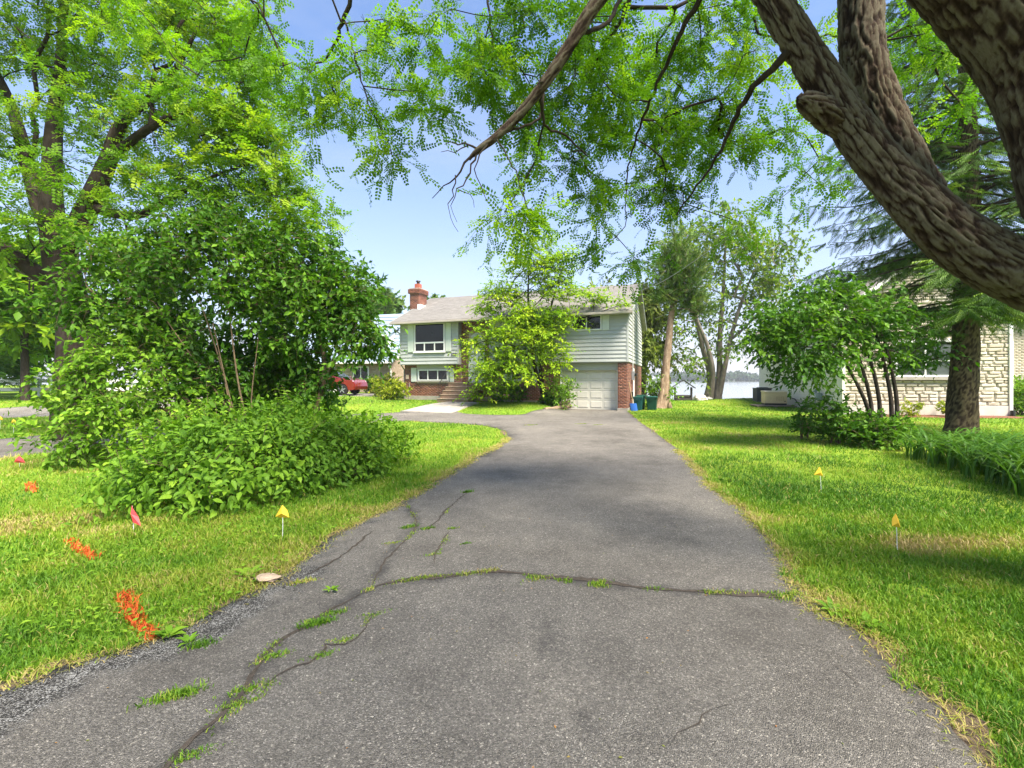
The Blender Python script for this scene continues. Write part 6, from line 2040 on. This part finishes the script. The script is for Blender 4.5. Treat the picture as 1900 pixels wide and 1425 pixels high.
def back_tree(name, lab, x, y, hgt, wid, seed, mat, trunk_r=.2, n=60, size=.4, low=.25, tmpl=None, droop=.15, hang=.2, bark=None, group=None):
    z = float(gz(x, y))
    rng = R_(seed)
    b_ = (x, y, z - .1)
    lean = rng.uniform(-.3, .3)
    paths = [[(x, y, z - .1, trunk_r), (x + lean * .3, y, z + hgt * .3, trunk_r * .75), (x + lean, y, z + hgt * .65, trunk_r * .4), (x + lean, y, z + hgt * .95, .03)]]
    for q in range(4):
        a = rng.uniform(0, 2 * PI)
        h0 = hgt * rng.uniform(.25, .45)
        paths.append([(x + lean * .3, y, z + h0, trunk_r * .5), (x + math.cos(a) * wid * .15, y + math.sin(a) * wid * .15, z + h0 + hgt * .2, trunk_r * .35), (x + math.cos(a) * wid * .3, y + math.sin(a) * wid * .3, z + h0 + hgt * .38, .03)])
    specs = []
    for q in range(7):
        a = rng.uniform(0, 2 * PI); rr = wid * rng.uniform(.0, .28)
        hz = z + hgt * (low + (1 - low) * rng.uniform(.25, .85))
        specs.append(((x + math.cos(a) * rr, y + math.sin(a) * rr, hz), (wid * .28, wid * .28, hgt * .16), n // 7))
    specs.append(((x, y, z + hgt * .9), (wid * .18, wid * .18, hgt * .1), n // 7))
    return make_tree(name, lab, 'tree', b_, paths, specs, rng, mat, bark or BK_dk, tmpl or T_s, 8, group=group, grow_kw=dict(wpath=.25, seg=.8, tip_r=.012, expo=2.3, minfrac=.3, up=.05, jit=.1),
                     leaf_kw=dict(tw=7, per=7, tl=wid * .11 + .3, size=size, droop=droop, flat=.3, lax=.8, crad=.3, twig_r=.008, hang=hang))


ML_will = leaf_mat('willow_leaf', (0.085, 0.130, 0.020), (0.150, 0.195, 0.030), (0.24, 0.27, 0.05), .4)
back_tree('willow', 'pale yellow-green willow hanging behind the right gable of the house', 10.3, 36.0, 9.2, 4.6, 81, ML_will, .3, 110, .34, .05, droop=.9, hang=1.0)
back_tree('backyard_tree', 'dark treetop showing above the shingle roof right of the bright tree', 6.4, 36.5, 9.6, 4.8, 82, ML_will, .25, 70, .36)
G_b = 'trees behind the left houses'
for lab, x, y, h, wdt, sd, mt in (('round dark tree left of the chimney above the metal roof', -14.2, 52, 10.5, 7, 83, ML_back), ('dark tree right behind the chimney top', -9.8, 58, 11.6, 6.5, 84, ML_back), ('yellowish tree behind the metal roof, left of the brown spruce', -18.0, 54, 11.4, 7, 85, ML_will),
                                  ('tall tree behind the thicket, right of the locust trunk', -24, 48, 13, 9, 86, ML_back), ('broad dark tree behind the left thicket', -31, 40, 12, 9, 87, ML_back)):
    back_tree('background_tree', lab, x, y, h, wdt, sd, mt, .3, 120, .55, .15, group=G_b)
small_g = 'trees at the far left edge'
back_tree('background_tree', 'bright yellow-green tree at the far left edge below the locust limb', -25.5, 24, 8.6, 6.2, 91, ML_loc_left, .2, 120, .42, .12)
back_tree('background_tree', 'dark purple-green tree behind the bright one at the far left', -33, 31, 7.5, 7, 92, ML_dark, .25, 90, .5, .1)
back_tree('background_tree', 'green tree closing the view over the side road far left', -44, 36, 11, 10, 93, ML_back, .3, 110, .6, .1)


def conifer(name, lab, x, y, hgt, wid, seed, mat):
    z0 = float(gz(x, y)); rng = R_(seed)
    r = empty(name, (x, y, z0)); tag(r, lab, 'tree')
    MB().tube([(0, 0, -.1), (0, 0, hgt * .5), (0, 0, hgt)], [.18, .1, .02], 8).build('trunk', BK_dk, r)
    n = 900
    h = rng.random(n) ** .8
    zz = hgt * (.08 + .92 * h); rr = wid / 2 * (1 - h) ** .85 * rng.uniform(.45, 1.0, n) + .05
    a = rng.uniform(0, 2 * PI, n)
    P = np.stack([rr * np.cos(a), rr * np.sin(a), zz], 1)
    A = np.stack([np.cos(a), np.sin(a), np.full(n, -.25)], 1) + rng.normal(0, .2, (n, 3))
    V, f, t = stamp(T_sp, P, A, rng.normal(0, .3, (n, 3)) + (0, 0, 1), rng.uniform(.5, .9, n) * wid / 4, np.clip(rng.normal(.5, .22, n), 0, 1))
    o = mobj('needles', mesh_np('needles', V, [f], {'tint': t}), mat, r); o['kind'] = 'stuff'


conifer('background_spruce', 'brownish pointed spruce behind the ridge of the metal roof', -13.4, 48.5, 10.9, 4.0, 95, ML_cedar)
conifer('background_spruce', 'dark spruce at the far left edge behind the yellow tree', -30, 26, 6.5, 4.5, 96, ML_spruce)

# white board fence and pale hedge far left
fn = empty('board_fence', (-30, 27.5, float(gz(-30, 27.5))), R(6))
tag(fn, 'white two-rail fence beyond the side road at the far left', 'fence')
for q in range(8): MB().box(-9 + q * 2.6, -8.9 + q * 2.6, -.05, .05, -.1, 1.15).build('post', M_white, fn)
for zz in (.35, .85): MB().box(-9, 9.3, -.08, -.051, zz, zz + .20).build('rail', M_white, fn)

# ---- day lilies on the right
ML_lily = leaf_mat('daylily_leaf', (0.033, 0.101, 0.013), (0.065, 0.158, 0.017), (0.138, 0.241, 0.027), .3, .45, .3)
lil = empty('daylily_clump', (8.1, 8.0, 0))
tag(lil, 'long bed of arching strap-leaved day lilies at the right edge', 'plant')
rng = R_(66)


def lily_leaf(L, arch, wv, seed):
    n = 6
    V = []; s = np.linspace(0, 1, n + 1)
    x = 0; z = 0; ang = R(82)
    V_ = []
    for q in range(n + 1):
        wq = wv * (.7 + .5 * math.sin(PI * min(1, s[q] * 1.3))) * (1 - s[q] ** 3)
        V_ += [(x, -wq, z + .35 * wq), (x, 0, z), (x, wq, z + .35 * wq)]
        x += L / n * math.cos(ang); z += L / n * math.sin(ang); ang -= R(arch) / n
    f = []
    for q in range(n):
        f += [(q * 3, q * 3 + 1, q * 3 + 4, q * 3 + 3), (q * 3 + 1, q * 3 + 2, q * 3 + 5, q * 3 + 4)]
    return np.array(V_), np.array(f)


lv_ = [lily_leaf(.85 + .08 * k, 110 + 14 * (k % 4), .015 + .002 * (k % 3), k) for k in range(8)]
lmes = []
for k, (V, f) in enumerate(lv_):
    me = mesh_np('strap_leaf', V, [f], {'tint': np.full(len(V), .2 + .09 * k)}); me.materials.append(ML_lily)
    me.polygons.foreach_set('use_smooth', np.ones(len(f), bool)); lmes.append(me)
c0 = np.array((8.25, 9.5)); c1 = np.array((6.75, 5.6)); wdv = np.array((.93, -.38))
nL = 1500
u = rng.random(nL); v = rng.random(nL)
px_ = c0[0] + (c1 - c0)[0] * u + wdv[0] * v * 1.7 + rng.normal(0, .05, nL); py_ = c0[1] + (c1 - c0)[1] * u + wdv[1] * v * 1.7 + rng.normal(0, .05, nL)
px_ = np.round(px_ * 3) / 3 + rng.normal(0, .05, nL); py_ = np.round(py_ * 3) / 3 + rng.normal(0, .05, nL)
dd = np.hypot(px_, py_) + rng.uniform(0, 1.0, nL)
order = np.argsort(dd)
VV = []; FF = []; TT = []; off = 0
for r_, q in enumerate(order):
    k = int(rng.integers(0, 8)); a = rng.uniform(0, 2 * PI); s = rng.uniform(.75, 1.1)
    zq = float(gz(px_[q], py_[q]))
    if r_ < 300:
        o = mobj('strap_leaf', lmes[k], None, lil, (px_[q] - 8.1, py_[q] - 8.0, zq)); o.rotation_euler = (0, 0, a); o.scale = (s, s, s)
    else:
        V, f = lv_[k]; c_, s_ = math.cos(a), math.sin(a)
        W = np.stack([V[:, 0] * c_ - V[:, 1] * s_, V[:, 0] * s_ + V[:, 1] * c_, V[:, 2]], 1) * s + (px_[q] - 8.1, py_[q] - 8.0, zq)
        VV.append(W); FF.append(f + off); off += len(W); TT.append(np.full(len(W), np.clip(rng.normal(.5, .2), 0, 1)))
o = mobj('strap_foliage', mesh_np('strap_foliage', np.vstack(VV), [np.vstack(FF)], {'tint': np.concatenate(TT)}), ML_lily, lil, smooth=True); o['kind'] = 'stuff'

# ---- far shore: a wooded line across the lake
rng = R_(88)
n = 9000
xx = rng.uniform(-900, 1500, n)
hm = 5.5 + 7 * vn1(xx, xx * 0 + 3, 60) + 5 * vn2(xx, xx * 0 + 5, 21)
rr_ = rng.random(n)
P = np.stack([xx, 760 + rng.uniform(0, 30, n) + 40 * vn3(xx, xx * 0, 200), -1.3 + hm * rr_ ** .7], 1)
near = rng.random(n) < .18
P[near, 0] = rng.uniform(210, 330, near.sum()); P[near, 1] = rng.uniform(590, 620, near.sum()); P[near, 2] = -1.3 + 11 * rr_[near] ** .7 * (.6 + .6 * vn2(P[near, 0], P[near, 0] * 0, 12))
V, f, a = stamp(T_s, P, rng.normal(0, 1, (n, 3)), rng.normal(0, 1, (n, 3)) + (0, -1, .5), rng.uniform(3.5, 7, n), np.clip(rng.normal(.5, .25, n), 0, 1))
mb = MB()
tag(mobj('far_woods', mesh_np('far_woods', V, [f], {'tint': a}), M_far), 'distant line of trees on the far shore of the lake', 'woods', kind='stuff')
mb.add([(-1500, 745, -1.25), (2000, 745, -1.25), (2000, 2500, 1.5), (-1500, 2500, 1.5)], [(0, 1, 2, 3)])
mb.add([(195, 585, -1.25), (340, 585, -1.25), (340, 745, -.6), (195, 745, -.6)], [(0, 1, 2, 3)])
tag(mb.build('far_shore', plain('shore_earth', (.10, .12, .06), .9, .3, .02)), kind='structure')

# ------------------------------------------------------------------ turf
def grass_mat(name, stops, trans=.3):
    m, nt, b = new_mat(name)
    t = attr(nt, 'tint')
    col = ramp(nt, t, stops)
    nt.links.new(col, b.inputs['Base Color'])
    b.inputs['Roughness'].default_value = .55
    b.inputs['Specular IOR Level'].default_value = .25
    tr = nt.nodes.new('ShaderNodeBsdfTranslucent')
    nt.links.new(mixc_(nt, 1.0, col, (1.2, 1.25, .7), 'MULTIPLY'), tr.inputs['Color'])
    mx = nt.nodes.new('ShaderNodeMixShader'); mx.inputs['Fac'].default_value = trans
    nt.links.new(b.outputs[0], mx.inputs[1]); nt.links.new(tr.outputs[0], mx.inputs[2])
    nt.links.new(mx.outputs[0], nt.nodes['Material Output'].inputs['Surface'])
    return m


GRASS_STOPS = [(0.0, (0.060, 0.150, 0.012)), (0.35, (0.115, 0.245, 0.016)), (0.65, (0.200, 0.320, 0.022)), (0.85, (0.310, 0.335, 0.045)), (1.0, (0.430, 0.330, 0.140))]
M_grass = grass_mat('grass_blades', GRASS_STOPS)
rng = R_(200)


def blades(x, y, hgt, wid, lean, tint, seg=2, zadd=0.0):
    n = len(x)
    a = rng.uniform(0, 2 * PI, n)
    dx, dy = np.cos(a), np.sin(a)
    z0 = gz(x, y) + zadd - .004
    b0_ = np.stack([x, y, z0], 1)
    fa = rng.uniform(0, 2 * PI, n)
    sv = np.stack([np.cos(fa), np.sin(fa), fa * 0], 1) * wid[:, None]
    dv = np.stack([dx, dy, dx * 0], 1)
    up = np.array((0, 0, 1.0))
    if seg == 2:
        mid = b0_ + up * (hgt * .58)[:, None] + dv * (hgt * lean * .35)[:, None]
        tip = b0_ + up * (hgt * (1 - .35 * lean))[:, None] + dv * (hgt * lean)[:, None]
        V = np.stack([b0_ - sv, b0_ + sv, mid + sv * .75, mid - sv * .75, tip], 1).reshape(-1, 3)
        o = np.arange(n) * 5
        f4 = np.stack([o, o + 1, o + 2, o + 3], 1); f3 = np.stack([o + 3, o + 2, o + 4], 1)
        return V, f4, f3, np.repeat(tint, 5)
    tip = b0_ + up * (hgt * (1 - .3 * lean))[:, None] + dv * (hgt * lean)[:, None]
    V = np.stack([b0_ - sv, b0_ + sv, tip], 1).reshape(-1, 3)
    o = np.arange(n) * 3
    return V, None, np.stack([o, o + 1, o + 2], 1), np.repeat(tint, 3)


HOUSE = [tuple(hw(a, b_)[:2]) for a, b_ in ((0, .3), (HW, 0), (HW, HD), (0, HD))]
NHOUSE = [tuple(nw(a, b_)[:2]) for a, b_ in ((0, 0), (NW_, 0), (NW_, ND_), (0, ND_))]
EDGE1 = L_edge + L_loop
marks = [gpl([(230, 1108), (250, 1148), (282, 1192)]), gpl([(130, 1003), (150, 1022), (172, 1036)]), gpl([(58, 896), (60, 912)])]
mark_w = (.048, .045, .065)


def lawn(n, r0, r1, seg):
    r = np.exp(rng.uniform(math.log(r0), math.log(r1), n)); th = rng.uniform(-R(62), R(62), n)
    x = r * np.sin(th); y = r * np.cos(th)
    k = ~(in_poly(x, y, DRIVE) & (np.minimum(d_line(x, y, EDGE1), d_line(x, y, R_edge)) > .11 * vn3(x, y, .12) ** 2)) & ~in_poly(x, y, WALK) & ~in_poly(x, y, NDRIVE) & ~in_poly(x, y, HOUSE) & ~in_poly(x, y, NHOUSE) & ~in_poly(x, y, MULCH) & (gz(x, y) > -.5)
    x, y, r = x[k], y[k], r[k]
    d = np.minimum(d_line(x, y, EDGE1), d_line(x, y, R_edge))
    thin = np.minimum(d, d_line(x, y, R_edge[:8]) - .10) + .22 * (vn1(x, y, .3) - .40)
    k = rng.random(len(x)) < sm(-.03, .12, thin)
    # worn patches
    worn = vn2(x + 40, y, 1.1) * .6 + vn3(x, y, .35) * .4
    k &= ~((worn > .70) & (rng.random(len(x)) < .6))
    x, y, r, d = x[k], y[k], r[k], d[k]
    t = .46 + .62 * (vn1(x, y, 1.3) - .5) + .55 * (vn2(x, y, .4) - .5) + .35 * (vn3(x, y, 4.0) - .5) + rng.normal(0, .13, len(x))
    t += .38 * np.clip(1 - d / .45, 0, 1) * vn3(x + 9, y, .4) * 1.4
    # dry strip across the right lawn and under the locust
    t += .35 * np.exp(-((y - 4.7 - .25 * (x - 5)) / .35) ** 2) * (x > 3.6)
    t = np.where(rng.random(len(x)) < .06, rng.uniform(.85, 1, len(x)), t)
    h = (.036 + .048 * vn2(x + 5, y + 3, .55) + .026 * vn1(x, y, .16)) * rng.uniform(.6, 1.25, len(x))
    h *= 1 + .35 * np.clip(1 - d / .3, 0, 1) * rng.random(len(x))
    wv = (.0012 + .00062 * r) * rng.uniform(.7, 1.3, len(x))
    le = rng.uniform(.15, .95, len(x))
    return x, y, h, wv, le, np.clip(t, 0, 1)


ox = [[], [], []]
allV = []; all4 = []; all3 = []; allT = []; off = 0
for n, r0, r1, seg in ((480000, 1.5, 8.0, 2), (290000, 8.0, 40.0, 1)):
    x, y, h, wv, le, t = lawn(n, r0, r1, seg)
    paint = np.full(len(x), -1)
    for q, (ln, mw) in enumerate(zip(marks, mark_w)):
        dm_ = d_line(x, y, ln)
        paint[(dm_ < mw * (.75 + .6 * vn3(x, y, .03))) & (rng.random(len(x)) < .97 - .40 * np.clip(dm_ / mw, 0, 1))] = q
    for q in range(3):
        s_ = paint == q
        ox[q].append(np.stack([x[s_], y[s_], h[s_], wv[s_] * 1.15, le[s_]]))
    s_ = paint < 0
    V, f4, f3, tt = blades(x[s_], y[s_], h[s_], wv[s_], le[s_], t[s_], seg)
    if f4 is not None: all4.append(f4 + off)
    all3.append(f3 + off); allV.append(V); allT.append(tt); off += len(V)
print('grass verts', off)
tag(mobj('grass', mesh_np('grass', np.vstack(allV), all4 + all3, {'tint': np.concatenate(allT)}), M_grass), 'short green turf of the lawns on both sides of the drive', 'grass', kind='stuff')
M_or = grass_mat('sprayed_orange', [(0, (.42, .07, .016)), (.6, (.62, .095, .02)), (1.0, (.68, .20, .04))], .15)
for q, lab in enumerate(('long orange spray-paint mark on the grass by the asphalt edge', 'shorter orange spray-paint mark left of the drooping red flag', 'faint orange paint spot on the lawn, farthest left')):
    x, y, h, wv, le = np.concatenate(ox[q], 1)
    V, f4, f3, tt = blades(x, y, h, wv, le, np.clip(rng.normal(.5, .25, len(x)), 0, 1), 2)
    tag(mobj('paint_mark', mesh_np('paint_mark', V, [f4, f3], {'tint': tt}), M_or), lab, 'paint mark', 'orange paint marks on the lawn')

# weeds and moss in the cracks of the asphalt
cx, cy, ch_, ct = [], [], [], []
for ln, dens, hh, spread in ((crackA, 260, .022, .03), (crackB, 220, .020, .03), (crackC, 90, .015, .03), (crackE, 150, .012, .02), (crackF, 160, .015, .03), (crackD, 50, .015, .02)):
    P = np.array(rough_line(ln, .02, .025, 3))
    s_ = np.arange(len(P)) * .02
    gate = vn3(s_, s_ * 0 + dens, .13)
    for p, g_ in zip(P, gate):
        if g_ < .50: continue
        m_ = rng.poisson(dens * .02 * (g_ - .45) * 8)
        cx += list(p[0] + rng.normal(0, spread * .6, m_)); cy += list(p[1] + rng.normal(0, spread * .6, m_))
        ch_ += list(hh * rng.uniform(.4, 1.5, m_)); ct += list(np.clip(rng.normal(.35 + .5 * (vn1(p[0], p[1], .2)), .18, m_), 0, 1))
tufts = [(370, 1205, .075, .05, 150, .2), (326, 1300, .06, .07, 420, .45), (590, 1165, .06, .06, 320, .25), (620, 1145, .035, .05, 160, .4), (560, 1085, .05, .06, 190, .85), (868, 915, .07, .04, 110, .1), (760, 982, .06, .05, 140, .3), (792, 985, .05, .05, 120, .25),
         (840, 985, .04, .03, 70, .5), (866, 1014, .03, .035, 90, .1), (460, 1288, .035, .06, 260, .5), (510, 1225, .035, .05, 180, .5), (805, 1035, .03, .05, 90, .55), (728, 1012, .03, .05, 80, .7), (905, 1068, .05, .05, 140, .85), (1108, 1092, .055, .05, 150, .55), (1000, 1082, .04, .06, 120, .75),
         (355, 1412, .03, .05, 200, .45), (435, 1318, .03, .05, 200, .5), (1460, 1112, .06, .08, 200, .7), (690, 1150, .02, .06, 160, .45), (640, 1195, .02, .05, 160, .5), (596, 1226, .03, .05, 150, .4), (985, 790, .06, .12, 60, .7), (1080, 788, .05, .15, 60, .65), (1110, 790, .05, .12, 50, .7)]
for px, py, hh, rad, m_, tt in tufts:
    x, y = gp(px, py)
    q_ = rng.normal(0, rad * .8, m_); cx += list(x + q_ + rng.normal(0, rad * .3, m_)); cy += list(y + q_ * .45 + rng.normal(0, rad * .35, m_)); ch_ += list(hh * rng.uniform(.2, 1.0, m_) * .8); ct += list(np.clip(rng.normal(tt, .2, m_), 0, 1))
cx, cy, ch_, ct = map(np.array, (cx, cy, ch_, ct))
V, f4, f3, tt = blades(cx, cy, ch_, .0013 + .0006 * np.hypot(cx, cy), rng.uniform(.3, 1.1, len(cx)), ct, 2, .024)
tag(mobj('crack_weeds', mesh_np('crack_weeds', V, [f4, f3], {'tint': tt}), M_grass), 'weeds and moss growing in the cracks of the asphalt', 'weeds', kind='stuff')

# dead stalks along the edges of the turf
n = 30000
ln = np.vstack([np.array(rough_line(L_edge[3:17], .01, .02, 2)), np.array(rough_line(R_edge[1:14], .01, .02, 1)), np.array(rough_line([(a + .09, b_) for a, b_ in R_edge[1:8]], .01, .03, 1))])
pk = ln[rng.integers(0, len(ln), n)] + rng.normal(0, .06, (n, 2))
kp = rng.random(n) < .25 + .75 * (vn1(pk[:, 0], pk[:, 1], .35) > .5)
pk = pk[kp]
V, f4, f3, tt = blades(pk[:, 0], pk[:, 1], rng.uniform(.015, .05, len(pk)), .0011 + .0005 * np.hypot(pk[:, 0], pk[:, 1]), rng.uniform(.9, 2.2, len(pk)), np.clip(rng.normal(.93, .12, len(pk)), .6, 1), 2, .016)
tag(mobj('dry_grass', mesh_np('dry_grass', V, [f4, f3], {'tint': tt}), M_grass), 'dry straw along the edges of the asphalt', 'grass', kind='stuff')

# clover and broad weeds in the left lawn
n = 5200
r = np.exp(rng.uniform(math.log(2.6), math.log(8.5), n)); th = rng.uniform(-R(60), R(-18), n)
x = r * np.sin(th); y = r * np.cos(th)
kp = ~in_poly(x, y, DRIVE) & (vn2(x, y, .5) > .47)
x, y = x[kp], y[kp]
P = np.stack([x, y, gz(x, y) + rng.uniform(.03, .075, len(x))], 1)
a = rng.uniform(0, 2 * PI, len(x))
V, f, t = stamp(T_6, P, np.stack([np.cos(a), np.sin(a), rng.uniform(-.2, .4, len(x))], 1), rng.normal(0, .3, P.shape) + (0, 0, 1), rng.uniform(.02, .05, len(x)), np.clip(rng.normal(.6, .2, len(x)), 0, 1))
tag(mobj('lawn_weeds', mesh_np('lawn_weeds', V, [f], {'tint': t}), ML_mid), 'clover and broad-leaved weeds among the grass of the left lawn', 'weeds', kind='stuff')

# larger weeds at the asphalt edge, each a rosette of leaves
def rosette(lab, px, py, rad, n, seed, size):
    x, y = gp(px, py)
    rg = R_(seed)
    r = empty('weed_rosette', (x, y, float(gz(x, y)) + .02)); tag(r, lab, 'weed', 'weeds at the asphalt edge')
    for q in range(n):
        a = 2 * PI * q / n + rg.uniform(-.3, .3)
        o = mobj('leaf', lm_[int(rg.integers(0, 6))], None, r, (0.01 * math.cos(a), .01 * math.sin(a), .01))
        o.rotation_euler = (0, -R(rg.uniform(10, 45)), a); s = size * rg.uniform(.7, 1.2); o.scale = (s, s * .9, s)


rosette('flat green weed at the end of the long orange mark', 312, 1187, .1, 9, 1, .09)
rosette('round-leaved weed beside the grass tuft on the worn asphalt', 350, 1200, .06, 7, 2, .07)
rosette('small dark weed in the worn asphalt below the flat stone', 615, 1103, .05, 7, 3, .06)
rosette('tall pale weed at the turf edge above the flat stone', 462, 1076, .06, 8, 4, .12)
rosette('green weed at the right turf edge below the crack end', 1545, 1140, .06, 8, 5, .10)
rosette('leafy weed at the right turf edge, lower of two', 1610, 1165, .06, 8, 6, .10)

# fallen bits on the asphalt
n = 260
x = rng.uniform(-2.2, 3.2, n); y = rng.uniform(1.6, 10, n)
kp = in_poly(x, y, DRIVE); x, y = x[kp], y[kp]
P = np.stack([x, y, gz(x, y) + .026], 1)
V, f, t = stamp(T_s, P, np.stack([rng.normal(0, 1, len(x)), rng.normal(0, 1, len(x)), x * 0], 1), rng.normal(0, .15, P.shape) + (0, 0, 1), rng.uniform(.008, .022, len(x)), rng.random(len(x)))
tag(mobj('leaf_litter', mesh_np('leaf_litter', V, [f], {'tint': t}), leaf_mat('litter', (.12, .16, .03), (.28, .20, .06), (.40, .17, .05), .1)), 'small fallen leaves scattered on the drive', 'leaves', kind='stuff')
# ------------------------------------------------------------------ summer haze over the lake
m = bpy.data.materials.new('haze'); m.use_nodes = True
nt = m.node_tree; nt.nodes.clear()
pv = nt.nodes.new('ShaderNodeVolumePrincipled'); pv.inputs['Color'].default_value = (.92, .95, 1.0, 1); pv.inputs['Density'].default_value = 0.0004; pv.inputs['Anisotropy'].default_value = 0.2
ov = nt.nodes.new('ShaderNodeOutputMaterial'); nt.links.new(pv.outputs[0], ov.inputs['Volume'])
hb = MB().box(-4200, 4200, -4200, 4200, -6.0, 19.0).build('haze', m)
tag(hb, 'thin summer haze in the air over lawn and lake', 'haze', kind='stuff')
tot = sum(len(o.data.loops) - 2 * len(o.data.polygons) for o in SC.objects if o.type == 'MESH')
print('triangles', tot, 'objects', len(SC.objects))
